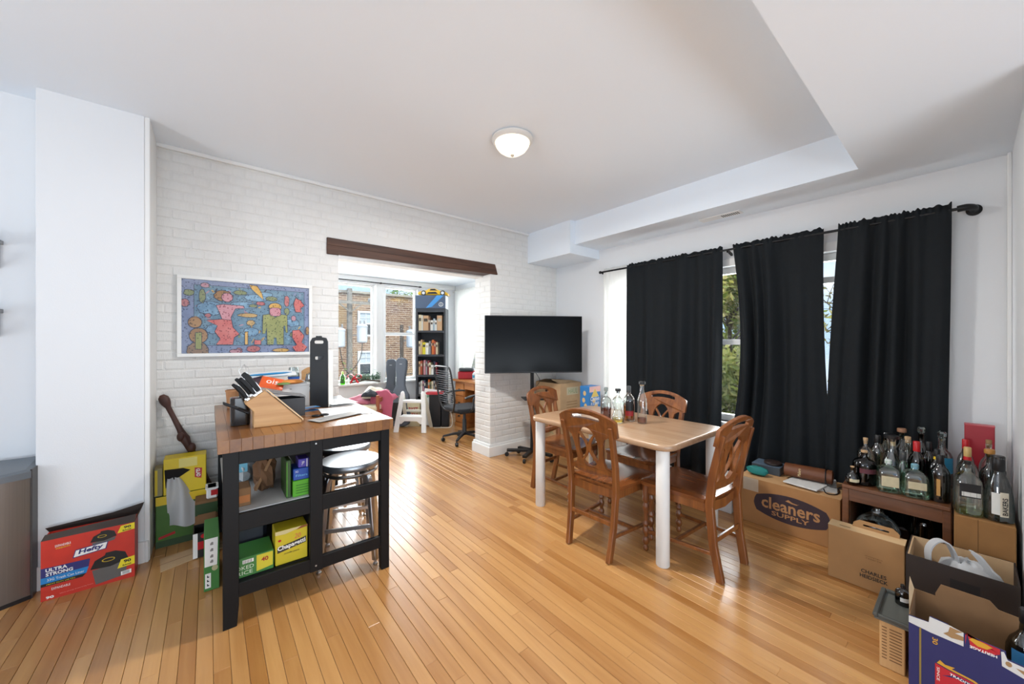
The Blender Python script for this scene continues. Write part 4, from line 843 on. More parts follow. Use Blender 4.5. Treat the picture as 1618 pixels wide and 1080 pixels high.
bottle('tall clear bottle with a blue slanted label standing in the beer case', (2.29, -0.135, 0.005), 'round', 0.40, 0.048, SMOKE, cap='screw', capm=CAPB, lab=[(0.3, 0.62, PI * .75, PI * 1.3, M('label_skyblue', '#3a78a8', 0.4)), (0.42, 0.5, PI * .85, PI * 1.2, LBLW)], group='bottles in the beer case')
# ================================================================ kitchen island
IBLK = M('island_black', '#0a0b0d', 0.5, spec=0.28, var=0.1, vs=6)
BUT = WOOD('butcher_block', '#986632', '#6c421e', rough=0.35, axis=1, scale=6, coat=0.25, island=True)
IX0, IX1, IY0, IY1, IZ = 0.05, 0.845, 2.21, 3.42, 0.838
t = thing('kitchen_island', 'black framed kitchen island with a thick butcher block top', 'kitchen island', (IX0, IY0, 0))
W_, D_ = IX1 - IX0, IY1 - IY0
# butcher block: staves side by side
top = MB(); r_ = random.Random(3)
tx = -0.02
k = 0
while tx < W_ + 0.015:
    sw_ = min(0.045, W_ + 0.016 - tx)
    o = MB().box(tx + 0.0002, tx + sw_ - 0.0002, -0.02, D_ + 0.03, IZ, 0.90).build('stave', BUT, t, bevel=0.0008)
    tx += sw_; k += 1
for (x, y) in ((0, 0), (W_ - 0.05, 0), (0, D_ - 0.05), (W_ - 0.05, D_ - 0.05)):
    w = 0.062 if x == 0 else 0.05
    MB().add([(x, y, 0.10), (x + w, y, 0.10), (x + w, y + 0.05, 0.10), (x, y + 0.05, 0.10), (x, y, IZ), (x + w, y, IZ), (x + w, y + 0.05, IZ), (x, y + 0.05, IZ),
              (x + (0 if x == 0 else 0.004), y, 0), (x + w - (0.008 if x == 0 else 0), y, 0), (x + w - 0.008, y + 0.042, 0), (x + 0.002, y + 0.042, 0)],
             [(4, 5, 6, 7), (0, 1, 5, 4), (1, 2, 6, 5), (2, 3, 7, 6), (3, 0, 4, 7), (8, 9, 1, 0), (9, 10, 2, 1), (10, 11, 3, 2), (11, 8, 0, 3), (11, 10, 9, 8)]).build('leg', IBLK, t, bevel=0.002)
MB().box(0.367, 0.428, 0, 0.045, 0.13, IZ).build('centre_post', IBLK, t, bevel=0.002)
for y in (0.004, D_ - 0.03):
    MB().box(0.06, W_ - 0.05, y, y + 0.026, 0.772, IZ).build('top_rail', IBLK, t, bevel=0.002)
    MB().box(0.06, W_ - 0.05, y, y + 0.026, 0.447, 0.530).build('middle_rail', IBLK, t, bevel=0.002)
    MB().box(0.06, W_ - 0.05, y, y + 0.026, 0.132, 0.20).build('bottom_rail', IBLK, t, bevel=0.002)
for zz in (0.52, 0.19):
    MB().box(0.012, 0.40, 0.03, D_ - 0.03, zz, zz + 0.014).build('shelf', M('shelf_white_grey', '#bdbcb8', 0.6) if zz > 0.4 else IBLK, t)
MB().box(0.400, 0.415, 0.045, D_ - 0.03, 0.13, IZ).build('divider_panel', IBLK, t)
for (px_, pz) in ((0.355, 0.815), (0.355, 0.16)): MB().lathe([(0.005, 0), (0.004, 0.002)], 8).build('screw', CHROME, t, loc=(px_ + 0.04, -0.0005, pz), rot=(PI / 2, 0, 0))
# ---------------------------------------------------------------- bar stools
def make_stool():
    t = thing('bar_stool', 'x', 'stool', (0, 0, 0), 0, 'aluminium bar stools')
    MB().lathe([(0.155, 0.575), (0.173, 0.578), (0.178, 0.59), (0.178, 0.607), (0.172, 0.617), (0.15, 0.613), (0.08, 0.606), (0.01, 0.604)], 36).build('seat', M('stool_seat', '#a3a8ad', 0.32, metal=0.85), t, smooth=True)
    MB().tube([(0.155 * math.cos(q), 0.155 * math.sin(q), 0.548) for q in [2 * PI * k / 28 for k in range(28)]], 0.011, 8, closed=True).build('seat_ring', CHROME, t, smooth=True)
    for sx in (-1, 1):
        for sy in (-1, 1):
            MB().sweep(smooth_path([(sx * 0.06, sy * 0.06, 0.565), (sx * 0.10, sy * 0.10, 0.545), (sx * 0.118, sy * 0.118, 0.49), (sx * 0.135, sy * 0.135, 0.3), (sx * 0.155, sy * 0.155, 0.03)], 5), 0.028, 0.03, (sx * 0.7, -sy * 0.7, 0)).build('leg', CHROME, t, smooth=True, bevel=0.003)
            MB().lathe([(0.012, 0), (0.014, 0.004), (0.014, 0.014), (0.009, 0.018), (0.009, 0.032)], 12, (sx * 0.1555, sy * 0.1555, 0)).build('foot_glide', CHROME, t, smooth=True)
    for z, q in ((0.235, 0.1405), (0.34, 0.132)):
        for a, b in (((-q, -q), (q, -q)), ((q, q), (-q, q))) if z < 0.3 else (((q, -q), (q, q)), ((-q, q), (-q, -q))):
            MB().obox((a[0], a[1], z), (b[0], b[1], z), 0.012, 0.024).build('footrest_bar', CHROME, t, bevel=0.002)
    return t
s0 = make_stool()
for k, (x, y, a, lab) in enumerate(((0.70, 2.49, -0.37, 'round brushed aluminium bar stool nearest the front under the island overhang'), (0.765, 2.87, -0.2, 'round brushed aluminium bar stool behind the front one under the island'), (0.775, 3.23, 0.1, 'aluminium bar stool farthest back beside the island near the wall'))):
    s = s0 if k == 0 else copy_tree(s0); s.location = (x, y, 0); s.rotation_euler = (0, 0, a); s['label'] = lab
# ---------------------------------------------------------------- things on the island (top at z 0.90)
CZT = 0.9005
BEECH = WOOD('beech_block', '#d3a875', '#b98a58', rough=0.5, axis=0, scale=5, coat=0.05)
t = thing('knife_block', 'slanted beech knife block at the front of the island top', 'knife block', (0.29, 2.40, CZT))
MB().prism([(-0.105, 0), (0.115, 0), (0.124, 0.008), (0.120, 0.018), (-0.052, 0.196), (-0.145, 0.136), (-0.105, 0.086)], 0, 0.095, 'y').build('block', BEECH, t, bevel=0.003)
MB().prism([(0.126, 0.010), (0.121, 0.021), (-0.048, 0.198), (-0.043, 0.202), (0.129, 0.022)], -0.002, 0.097, 'y').build('front_edge', M('beech_pale', '#e0c196', 0.5), t)
hd = Vector((-0.555, 0, 0.832)); fd = Vector((0.832, 0, 0.555))
HND = M('knife_handle', '#131315', 0.5, spec=0.3)
names = ['largest black handled chef knife, highest in the knife block', 'black handled carving knife beside the chef knife in the block', 'black handled bread knife at the back of the knife block', 'slim black handled knife in the middle slot of the block', 'short black handled paring knife low in the knife block', 'black handled utility knife at the left edge of the block', 'black honing steel handle sticking from the front of the block']
specs = [(0.085, 0.022, 0.135, 0.028), (0.088, 0.062, 0.125, 0.026), (0.060, 0.040, 0.12, 0.022), (0.045, 0.078, 0.125, 0.02), (0.024, 0.025, 0.10, 0.018), (0.018, 0.065, 0.11, 0.018), (0.062, 0.012, 0.115, 0.02)]
for (s, yy, L, wd), lab in zip(specs, names):
    base = Vector((0.29 - 0.145, 2.40 + yy, CZT + 0.136)) + fd * s
    t = thing('kitchen_knife', lab, 'knife', base, 0, 'knives in the knife block')
    MB().obox(hd * 0.001, hd * 0.012, 0.008, wd * 0.9, fd).build('bolster', CHROME, t, bevel=0.001)
    MB().sweep([hd * 0.016, hd * (L * 0.5) + fd * 0.002, hd * (L * 0.85), hd * L - fd * 0.004], [0.014, 0.016, 0.016, 0.012], [wd * 0.8, wd, wd * 1.05, wd * 0.8], (0, 1, 0)).build('handle', HND, t, bevel=0.003)
    MB().sweep([hd * 0.016 + fd * wd * 0.5, hd * (L * 0.5) + fd * wd * 0.54, hd * (L * 0.97) + fd * wd * 0.42], 0.004, 0.0015, (0, 1, 0)).build('tang', CHROME, t)
t = thing('utensil_holder', 'dark translucent holder with black tool handle behind the knife block', 'holder', (0.135, 2.565, CZT))
MB().lathe([(0.04, 0), (0.045, 0.003), (0.046, 0.15), (0.042, 0.152)], 16, ex=5).build('cup', M('holder_dark', '#1f1a18', 0.15), t, smooth=True)
MB().sweep([(-0.075, -0.0, 0.125), (-0.02, -0.052, 0.10), (0.035, -0.057, 0.07)], 0.018, 0.016, (0, 0.6, 0.8)).build('tool_handle', BLKPL, t, bevel=0.003)
MB().tube([(0.01, 0, 0.1), (0.0, 0.01, 0.2)], 0.009, 8).build('tool_handle', BLKPL, t)
t = thing('wooden_cup', 'small pale wooden cup at the back left of the island', 'cup', (0.135, 3.25, CZT))
MB().lathe([(0.036, 0), (0.038, 0.004), (0.046, 0.11), (0.049, 0.115), (0.049, 0.125), (0.044, 0.126), (0.036, 0.02), (0.01, 0.018)], 22).build('bowl', WOOD('cup_wood', '#c89468', '#b17c50', rough=0.6, axis=2, scale=6, coat=0), t, smooth=True)
GREYB = M('box_charcoal', '#3f4145', 0.6)
t, (w, d, h) = carton('gift_box', 'charcoal grey box with its lid ajar behind the knife block', 'box', 0.285, 0.47, 2.64, 2.79, CZT, CZT + 0.11, GREYB, open_top=True, th=0.003)
o = MB().box(-w / 2 - 0.003, w / 2 + 0.003, -d / 2, d / 2, 0, 0.006).box(-w / 2 - 0.003, -w / 2, -d / 2, d / 2, -0.03, 0.0).build('lid', M('box_charcoal_lid', '#77787a', 0.6), t, loc=(0, 0, h + 0.022), rot=(0, 0.19, 0))
decal(t, face(w, d, h + 0.05, 'top'), 'lid_mark', BLACK, rect(0.6, 0.66, 0.4, 0.6))
# tall black carrier
t = thing('bottle_carrier', 'tall black upright board with two slots standing on the island', 'carrier', (0.60, 2.885, CZT), math.radians(-39))
out = [(-0.062, 0), (0.064, 0), (0.062, 0.46), (0.05, 0.488), (0.02, 0.493), (0.018, 0.502), (-0.018, 0.502), (-0.02, 0.493), (-0.045, 0.488), (-0.06, 0.46)]
plate('front_board', M('carrier_black', '#202224', 0.55), [out, rrect(-0.034, 0.034, 0.448, 0.47, 0.009, 4), rrect(-0.03, 0.036, 0.335, 0.358, 0.009, 4)], 0.012, t, basis((0, 0, 0), (1, 0, 0), (0, 0, 1)))
MB().box(0.052, 0.058, 0.007, 0.085, 0, 0.40).box(-0.056, -0.05, 0.007, 0.085, 0, 0.30).build('side_board', M('carrier_white', '#dcdcd8', 0.5), t)
MB().box(-0.05, 0.052, 0.007, 0.085, 0, 0.006).build('base', M('carrier_black'), t)
MB().box(-0.05, 0.05, 0.08, 0.086, 0.006, 0.38).build('back_board', M('carrier_grey', '#565a5e', 0.55), t)
# white storage bin with a jumble on top
t, (w, d, h) = carton('storage_bin', 'white plastic storage bin full of groceries on the island', 'bin', 0.255, 0.565, 3.02, 3.30, CZT, CZT + 0.16, WPLAS, open_top=True, th=0.006)
MB().box(-w / 2 - 0.012, w / 2 + 0.012, -d / 2 - 0.012, -d / 2, h - 0.012, h + 0.002).box(-w / 2 - 0.012, w / 2 + 0.012, d / 2, d / 2 + 0.012, h - 0.012, h + 0.002).box(-w / 2 - 0.012, -w / 2, -d / 2, d / 2, h - 0.012, h + 0.002).box(w / 2, w / 2 + 0.012, -d / 2, d / 2, h - 0.012, h + 0.002).build('rim', WPLAS, t, bevel=0.003)
MB().box(-w / 2 + 0.008, w / 2 - 0.008, -d / 2 + 0.008, d / 2 - 0.008, 0.10, 0.145).build('tray_insert', M('bin_inside', '#bdbfbe', 0.6), t)
BT = CZT + 0.163
def packet(label, cat, loc, sx, sy, sz, mat, rot=(0, 0, 0), name='snack_packet', group='groceries in the storage bin', word=None, wm=None):
    t = thing(name, label, cat, loc, 0, group, rot)
    def fn(u, v):
        e = (1 - abs(2 * u - 1) ** 4) * (1 - abs(2 * v - 1) ** 4); return ((u - .5) * sx, (v - .5) * sy, sz * 0.5 + sz * 0.5 * e)
    def fn2(u, v):
        e = (1 - abs(2 * u - 1) ** 4) * (1 - abs(2 * v - 1) ** 4); return ((u - .5) * sx, (v - .5) * sy, sz * 0.5 - sz * 0.5 * e)
    MB().grid(fn, 10, 8).grid(fn2, 10, 8).build('pouch', mat, t, smooth=True)
    if word: text(t, Face((0, -sy * 0.0, sz), (1, 0, 0), (0, 1, 0), 1, 1), word, wm or WHITE, 0, 0, sx * 0.5, sy * 0.4, lift=0.001)
    return t
packet('bright orange snack packet lying over the storage bin', 'packet', (0.335, 3.02, BT + 0.004), 0.14, 0.10, 0.03, M('packet_orange', '#dc5a22', 0.4), (0.75, 0.25, -0.2), word='ois')
packet('dark maroon packet at the left rim of the storage bin', 'packet', (0.255, 3.13, BT + 0.006), 0.12, 0.09, 0.025, M('packet_maroon', '#3c2a33', 0.4), (0.8, -0.2, 0.3))
packet('long white and blue plastic bag on top of the storage bin', 'packet', (0.34, 3.21, BT + 0.045), 0.34, 0.10, 0.03, M('packet_white', '#dfe3e4', 0.35), (0.3, -0.05, -0.1), name='plastic_pack')
packet('flat blue plastic strip lying across the white bag', 'packet', (0.33, 3.14, BT + 0.062), 0.28, 0.02, 0.014, M('packet_blue', '#2a86bd', 0.35), (0.1, -0.05, -0.1), name='plastic_pack')
packet('small amber candy box at the front rim of the bin', 'box', (0.455, 3.015, BT + 0.002), 0.14, 0.05, 0.03, M('packet_amber', '#cf8236', 0.4), (0.2, 0, 0.05))
packet('green edged wrapper at the front rim of the bin', 'wrapper', (0.40, 2.98, BT + 0.002), 0.08, 0.03, 0.014, M('packet_green', '#5c7a3c', 0.4), (0.3, 0, 0.1))
def tumbler(label, loc, R, H, band=None, stem=False):
    t = thing('drinking_glass', label, 'glass', loc, 0, 'glasses behind the storage bin')
    if stem: P = [(0.036, 0), (0.036, 0.003), (0.006, 0.008), (0.005, 0.08), (0.02, 0.09), (R, 0.135), (R * 1.02, 0.16), (R * 0.8, 0.22), (R * 0.77, 0.22), (R * 0.98, 0.16), (R * 0.94, 0.135), (0.01, 0.094)]
    else: P = [(R * 0.7, 0), (R * 0.75, 0.003), (R, H * 0.4), (R * 0.8, H), (R * 0.77, H), (R * 0.95, H * 0.4), (R * 0.65, 0.008)]
    MB().lathe(P, 20).build('bowl', GL('thin_glass', '#eef3f3', 0.10), t, smooth=True)
    if band: MB().lathe([(R * 0.9, H * 0.14), (R * 1.02, H * 0.38)], 20, caps=False).build('band', band, t, smooth=True)
tumbler('stemless glass with a blue band standing by the storage bin', (0.50, 3.24, BT - 0.01), 0.04, 0.115, M('glass_blue', '#2f62b8', 0.3))
tumbler('wine glass next to the black board on the island', (0.60, 3.14, CZT), 0.042, 0.0, None, True)
tumbler('second wine glass behind the first one near the back of the island', (0.63, 3.23, CZT), 0.042, 0.0, None, True)
t = thing('bread_board', 'round topped pale wooden board standing behind the wine glasses', 'board', (0.64, 3.40, CZT), -0.35)
plate('board', BEECH, [[(-0.06, 0)] + [(-0.06 + 0.12 * i / 12, 0.225 + 0.03 * math.sin(PI * i / 12)) for i in range(13)] + [(0.06, 0)]], 0.014, t, basis((0, 0, 0), (1, 0, 0), (0, 0, 1)))
# wire whisk like utensil
t = thing('whisk', 'thin wire whisk lying on the white bag at the left', 'whisk', (0.21, 3.22, BT + 0.03), 0.3)
for k in range(4):
    a = PI * k / 4; MB().tube([(0.09 * math.sin(PI * i / 8) * 0.35 * math.cos(a) - 0.02, -0.0 + 0.035 * math.sin(PI * i / 8) * math.sin(a), 0.02 + 0.09 * i / 8) for i in range(9)], 0.0012, 5).build('wire', CHROME, t)
MB().tube([(-0.02, 0, 0.02), (-0.02, 0.0, -0.05)], 0.006, 8).build('handle', M('whisk_brown', '#4a3628', 0.5), t)
# papers
def sheet(label, cat, x, y, w, d, z, mat, rz=0.0, th=0.0012, name='paper_sheet'):
    t = thing(name, label, cat, (x, y, z), rz, 'papers on the island')
    r = random.Random(int(x * 1000)); ph = r.uniform(0, 6)
    fn = lambda u, v: ((u - .5) * w, (v - .5) * d, th + 0.0012 * (1 + math.sin(3 * u + ph + 2 * v)))
    fb = lambda u, v: ((u - .5) * w, (v - .5) * d, 0)
    MB().grid(fn, 8, 6).grid(fb, 1, 1).build('sheet', mat, t, smooth=False)
    for k in range(5): MB().box(-w * .4, w * .3, d * (.3 - .12 * k), d * (.3 - .12 * k) + 0.004, th + 0.0032, th + 0.0034).build('print_line', M('print_grey', '#a9abad', 0.7), t)
    return t
PAPW = M('paper_bright', '#e4e5e6', 0.6); PAPG = M('paper_greyish', '#a7a49f', 0.7, var=0.1, vs=40)
sheet('wide white sheet of paper near the front right of the island', 'paper', 0.70, 2.62, 0.28, 0.36, CZT, PAPW, -0.1)
sheet('grey folded flyer lying over the white sheet', 'flyer', 0.60, 2.43, 0.30, 0.11, CZT + 0.004, PAPG, 0.42)
sheet('thick white envelope stack beside the black board', 'envelope', 0.755, 2.96, 0.18, 0.26, CZT, PAPW, 0.05, 0.016, 'envelope')
sheet('slim white tablet folder at the back right of the island', 'folder', 0.77, 3.24, 0.15, 0.22, CZT, M('folder_grey', '#b9bcbf', 0.4), -0.1, 0.008, 'folder')
t = thing('scissors', 'black handled scissors lying beside the knife block', 'scissors', (0.505, 2.545, CZT), -0.5)
for q in (-0.018, 0.022): MB().tube([(0.02 * math.cos(a) + 0.03 + q, 0.014 * math.sin(a) + q * 0.7, 0.007) for a in [2 * PI * k / 16 for k in range(16)]], 0.006, 8, closed=True).build('handle', BLKPL, t, smooth=True)
MB().obox((0.01, 0.0, 0.006), (-0.09, 0.01, 0.006), 0.012, 0.002).build('blade', CHROME, t)
sheet('blue printed card leaning low beside the grey box', 'card', 0.53, 2.80, 0.1, 0.08, CZT, M('card_blue', '#3f7fb5', 0.5), 0.2, 0.02, 'card_pack')
# ---------------------------------------------------------------- on the island shelves
SH1, SH0 = 0.5345, 0.2045
LIME = M('box_lime', '#56a51f', 0.5)
t, (w, d, h) = carton('tea_box', 'bright green box at the right of the upper island shelf', 'box', 0.345, 0.44, 2.262, 2.40, SH1, SH1 + 0.085, LIME)
f = face(w, d, h, '-y')
for k in range(4): decal(t, f, 'print_line', M('lime_dark', '#2f6e12', 0.6), rect(0.15, 0.85, 0.2 + k * 0.16, 0.25 + k * 0.16))
t, (w, d, h) = carton('small_box', 'blue box with white print standing on the green box', 'box', 0.348, 0.425, 2.265, 2.38, SH1 + 0.0865, SH1 + 0.148, M('box_royal', '#1f4aa0', 0.45))
f = face(w, d, h, '-y'); text(t, f, 'X2', WHITE, 0.2, 0.75, 0.014, 0.01); text(t, f, 'Filters', M('print_cyan', '#79c2e8', 0.6), 0.5, 0.4, 0.055, 0.012)
t, (w, d, h) = carton('small_box', 'small violet striped box on top of the blue box', 'box', 0.372, 0.425, 2.268, 2.36, SH1 + 0.15, SH1 + 0.195, M('box_violet', '#4b3fa0', 0.45))
f = face(w, d, h, '-y'); decal(t, f, 'stripe', WHITE, rect(0.72, 0.8, 0, 1)); text(t, f, 'JP', WHITE, 0.4, 0.5, 0.014, 0.02)
t, (w, d, h) = carton('tall_carton', 'dark green tall carton leaning left of the green box', 'box', 0.315, 0.338, 2.27, 2.45, SH1, SH1 + 0.20, M('carton_forest', '#2e4a1e', 0.5))
decal(t, face(w, d, h, '-y'), 'edge_stripe', LIME, rect(0.1, 0.25, 0.05, 0.95))
t = thing('paper_bag', 'crumpled brown paper bag in the upper island shelf', 'bag', (0.245, 2.52, SH1))
r_ = random.Random(9)
def crump(cx, cy, cz, rx, ry, rz_, n, m, j, r):
    b = MB().ball((cx, cy, cz), 1.0, n, m, (rx, ry, rz_), j, r); b.v = [(p[0], p[1], max(p[2], 0.001)) for p in b.v]; return b
crump(0, 0, 0.09, 0.055, 0.10, 0.11, 12, 8, 0.18, r_).build('sack', M('bag_brown', '#6b4a2e', 0.85, var=0.2, vs=20), t)
MB().obox((-0.05, -0.06, 0.02), (0.03, -0.06, 0.2), 0.05, 0.012).build('folded_top', M('bag_tan', '#8d6a48', 0.85), t)
t = thing('cloth_bag', 'pale grey and light blue plastic bag at the back of the upper island shelf', 'bag', (0.15, 2.72, SH1))
crump(0, 0, 0.11, 0.07, 0.12, 0.11, 12, 8, 0.15, r_).build('sack', M('bag_pale', '#b9c4c8', 0.6), t)
MB().box(-0.05, 0.02, -0.128, -0.125, 0.09, 0.18).build('print', M('bag_skyblue', '#6fb6cf', 0.5), t)
t, (w, d, h) = carton('snack_box', 'low brown box at the left of the upper island shelf', 'box', 0.075, 0.165, 2.30, 2.42, SH1, SH1 + 0.09, M('box_tan', '#86623f', 0.8))
decal(t, face(w, d, h, '-y'), 'print', M('box_orange', '#b5703a', 0.7), rect(0.3, 0.95, 0.2, 0.6))
RICEG = M('rice_green', '#3e7a38', 0.5); YEL = M('noodle_yellow', '#c9b523', 0.45)
t, (w, d, h) = carton('rice_box', 'green box of cooked rice on the lower island shelf', 'box', 0.055, 0.257, 2.245, 2.42, SH0, SH0 + 0.095, RICEG)
f = face(w, d, h, '-y'); text(t, f, 'COOKED', M('print_pale', '#d8e2c9', 0.6), 0.30, 0.50, 0.115, 0.018); text(t, f, 'IN RICE', M('print_pale'), 0.30, 0.24, 0.105, 0.018)
decal(t, f, 'barcode', WHITE, rect(0.36, 0.58, 0.7, 0.88)); decal(t, f, 'badge', M('badge_yellow', '#cfc030', 0.5), [(0.64, 0.12), (0.98, 0.22), (0.98, 0.95), (0.64, 0.95)])
text(t, f, '40', M('print_red', '#a3261e', 0.5), 0.81, 0.66, 0.03, 0.022, bold=0.03)
for k in range(6): decal(t, f, 'barcode_line', BLACK, rect(0.38 + 0.03 * k, 0.392 + 0.03 * k, 0.71, 0.86), 0.0012)
t, (w, d, h) = carton('noodle_box', 'yellow noodle multipack printed Chapagetti on the lower island shelf', 'box', 0.264, 0.412, 2.25, 2.37, SH0, SH0 + 0.175, YEL)
f = face(w, d, h, '-y'); decal(t, f, 'brand_band', M('band_dark', '#2d2a20', 0.5), [(0.06, 0.36), (0.95, 0.48), (0.95, 0.66), (0.06, 0.53)], 0.0009)
text(t, f, 'Chapagetti', WHITE, 0.5, 0.51, 0.128, 0.03, rot=0.11, bold=0.03, lift=0.0018); decal(t, f, 'dot_logo', CAPR, ell(0.13, 0.72, 0.05, 0.035, 12))
text(t, f, '20', M('print_coral', '#d5614a', 0.5), 0.68, 0.74, 0.03, 0.025, shear=0.2); decal(t, f, 'torn_top', M('torn_cream', '#cfc08a', 0.7), [(0, 0.9), (0.3, 0.88), (0.6, 0.93), (1, 0.95), (1, 1), (0, 1)])
decal(t, f, 'picture', M('noodle_brown', '#8a4a22', 0.6), [(0.62, 0.92), (0.8, 1.0), (1, 1.0), (1, 0.95)], 0.0012); text(t, f, 'noodle pasta', M('band_dark'), 0.5, 0.3, 0.07, 0.012)
t, (w, d, h) = carton('dark_case', 'dark slate case behind the rice box on the lower island shelf', 'case', 0.068, 0.25, 2.45, 2.85, SH0, SH0 + 0.20, M('case_slate', '#1f232b', 0.5), bevel=0.02)
MB().box(-0.04, 0.04, -d / 2 - 0.004, -d / 2, 0.15, 0.16).build('pull_tab', BLKPL, t)
# ================================================================ left wall corner
# framed poster
t = thing('framed_poster', 'white framed colourful folk art poster on the brick wall', 'picture', (0.256, 3.596, 1.548))
MB().box(-0.435, 0.435, -0.022, 0, 0.272, 0.2975).box(-0.435, 0.435, -0.022, 0, -0.2975, -0.272).box(-0.435, -0.41, -0.022, 0, -0.272, 0.272).box(0.41, 0.435, -0.022, 0, -0.272, 0.272).build('frame', M('frame_white', '#e6e6e3', 0.35), t, bevel=0.002)
def speck(name, c1, c2, c3):
    if name in _M: return _M[name]
    m = M(name, c1, 0.35, col2=c2, vs=14); nt = m.node_tree; b = nt.nodes['Principled BSDF']; src = b.inputs['Base Color'].links[0].from_socket
    v = _n(nt, 'ShaderNodeTexVoronoi'); v.inputs['Scale'].default_value = 60; tc = _n(nt, 'ShaderNodeTexCoord'); nt.links.new(tc.outputs['Object'], v.inputs['Vector'])
    mr = _n(nt, 'ShaderNodeMapRange'); mr.inputs[1].default_value = 0.2; mr.inputs[2].default_value = 0.36; mr.inputs[3].default_value = 0.9; mr.inputs[4].default_value = 0.0
    nt.links.new(v.outputs['Distance'], mr.inputs[0]); mx = _n(nt, 'ShaderNodeMix', data_type='RGBA'); nt.links.new(mr.outputs[0], mx.inputs[0]); nt.links.new(src, mx.inputs[6]); mx.inputs[7].default_value = C(c3); nt.links.new(mx.outputs[2], b.inputs['Base Color']); return m
PB = speck('art_border', '#8087a8', '#959bb8', '#4b4f70'); PI_ = speck('art_field', '#5f7f96', '#7f9dae', '#37495c'); PR = speck('art_coral', '#bd5a55', '#c87770', '#7a2b30'); PPK = speck('art_pink', '#c07f88', '#c8939a', '#86424e')
PG = speck('art_green', '#84894f', '#999a5e', '#4c532c'); PO = speck('art_ochre', '#c79a4c', '#d8b066', '#7a5826'); PBR = speck('art_brown', '#8f6a45', '#a57f55', '#4d3722'); PBL = speck('art_blue', '#5a7f9f', '#9fc3d8', '#2f4a66'); PK = M('art_line', '#39384a', 0.5)
PF = Face((-0.41, -0.008, -0.272), (1, 0, 0), (0, 0, 1), 0.82, 0.544)
MB().box(-0.41, 0.41, -0.008, 0, -0.272, 0.272).build('print_sheet', PB, t)
LIFT = [0.0018]
def art(m, pts, outline=True):
    LIFT[0] += 0.00012
    pts = [(min(1, max(0, u)), min(1, max(0, v))) for u, v in pts]
    if outline:
        cx = sum(p[0] for p in pts) / len(pts); cy = sum(p[1] for p in pts) / len(pts)
        decal(t, PF, 'art_outline', PK, [(min(1, max(0, u + math.copysign(.004, u - cx))), min(1, max(0, v + math.copysign(.006, v - cy)))) for u, v in pts], LIFT[0]); LIFT[0] += 0.00012
    decal(t, PF, 'art_shape', m, pts, LIFT[0])
def blob(u, v, a, b, n=18, j=0.12, seed=1): 
    r = random.Random(seed); return [(u + a * math.cos(2 * PI * i / n) * (1 + r.uniform(-j, j)), v + b * math.sin(2 * PI * i / n) * (1 + r.uniform(-j, j))) for i in range(n)]
LIFT[0] = 0.0002; art(PI_, rect(0.085, 0.955, 0.11, 0.93)); LIFT[0] = 0.0018
for k, (u, v, a, b, m) in enumerate(((0.2, 0.62, 0.09, 0.09, PBL), (0.55, 0.80, 0.10, 0.05, PBL), (0.45, 0.68, 0.1, 0.05, PBL), (0.62, 0.86, 0.06, 0.03, PBL), (0.85, 0.45, 0.06, 0.06, PBL), (0.5, 0.3, 0.06, 0.06, PBL), (0.22, 0.33, 0.05, 0.06, PBL), (0.88, 0.27, 0.05, 0.05, PG), (0.67, 0.80, 0.05, 0.03, PG), (0.42, 0.86, 0.05, 0.03, PG), (0.52, 0.68, 0.03, 0.02, PG), (0.8, 0.62, 0.02, 0.05, PG), (0.14, 0.78, 0.022, 0.09, PG), (0.05, 0.82, 0.035, 0.04, PG), (0.16, 0.93, 0.03, 0.03, PPK), (0.18, 0.52, 0.02, 0.025, PR), (0.02, 0.68, 0.03, 0.05, PR), (0.80, 0.78, 0.02, 0.08, PR), (0.58, 0.72, 0.035, 0.025, PR), (0.86, 0.52, 0.02, 0.04, PPK), (0.5, 0.43, 0.03, 0.04, PO), (0.48, 0.54, 0.075, 0.028, PO), (0.41, 0.03, 0.02, 0.04, PR), (0.52, 0.055, 0.05, 0.045, PR), (0.75, 0.03, 0.07, 0.025, PO), (0.38, 0.02, 0.04, 0.03, PPK))):
    art(m, blob(u, v, a, b, 18, 0.12, k))
art(PBR, blob(0.11, 0.03, 0.075, 0.12, 22, 0.05, 31)); art(PBR, ell(0.115, 0.24, 0.062, 0.10)); art(PG, rect(0.095, 0.135, 0.06, 0.28)); art(PBR, ell(0.09, 0.42, 0.045, 0.07))
art(PPK, [(0.24, 0.66), (0.29, 0.68), (0.44, 0.67), (0.45, 0.64), (0.38, 0.63), (0.345, 0.50), (0.35, 0.45), (0.29, 0.44), (0.27, 0.54)])
art(PR, [(0.17, 0.45), (0.28, 0.47), (0.35, 0.46), (0.36, 0.36), (0.41, 0.27), (0.37, 0.22), (0.36, 0.12), (0.24, 0.12), (0.27, 0.2), (0.23, 0.3), (0.25, 0.38)])
art(PBR, blob(0.29, 0.80, 0.065, 0.07, 16, 0.12, 41)); art(PPK, ell(0.32, 0.78, 0.04, 0.06))
art(PO, [(0.49, 0.98), (0.55, 0.97), (0.585, 0.88), (0.60, 0.78), (0.56, 0.84), (0.51, 0.92)])
art(PG, [(0.635, 0.12), (0.685, 0.12), (0.69, 0.22), (0.71, 0.22), (0.715, 0.12), (0.77, 0.12), (0.77, 0.40), (0.785, 0.40), (0.79, 0.3), (0.805, 0.3), (0.80, 0.56), (0.735, 0.57), (0.70, 0.52), (0.665, 0.57), (0.60, 0.55), (0.595, 0.28), (0.615, 0.28), (0.63, 0.38)])
art(PO, blob(0.70, 0.68, 0.052, 0.055, 16, 0.03, 51)); art(PPK, rrect(0.655, 0.745, 0.545, 0.665, 0.03, 4))
art(PR, [(0.86, 0.74), (0.88, 0.83), (0.92, 0.80), (0.955, 0.72), (0.92, 0.68), (0.92, 0.62), (0.88, 0.62)])
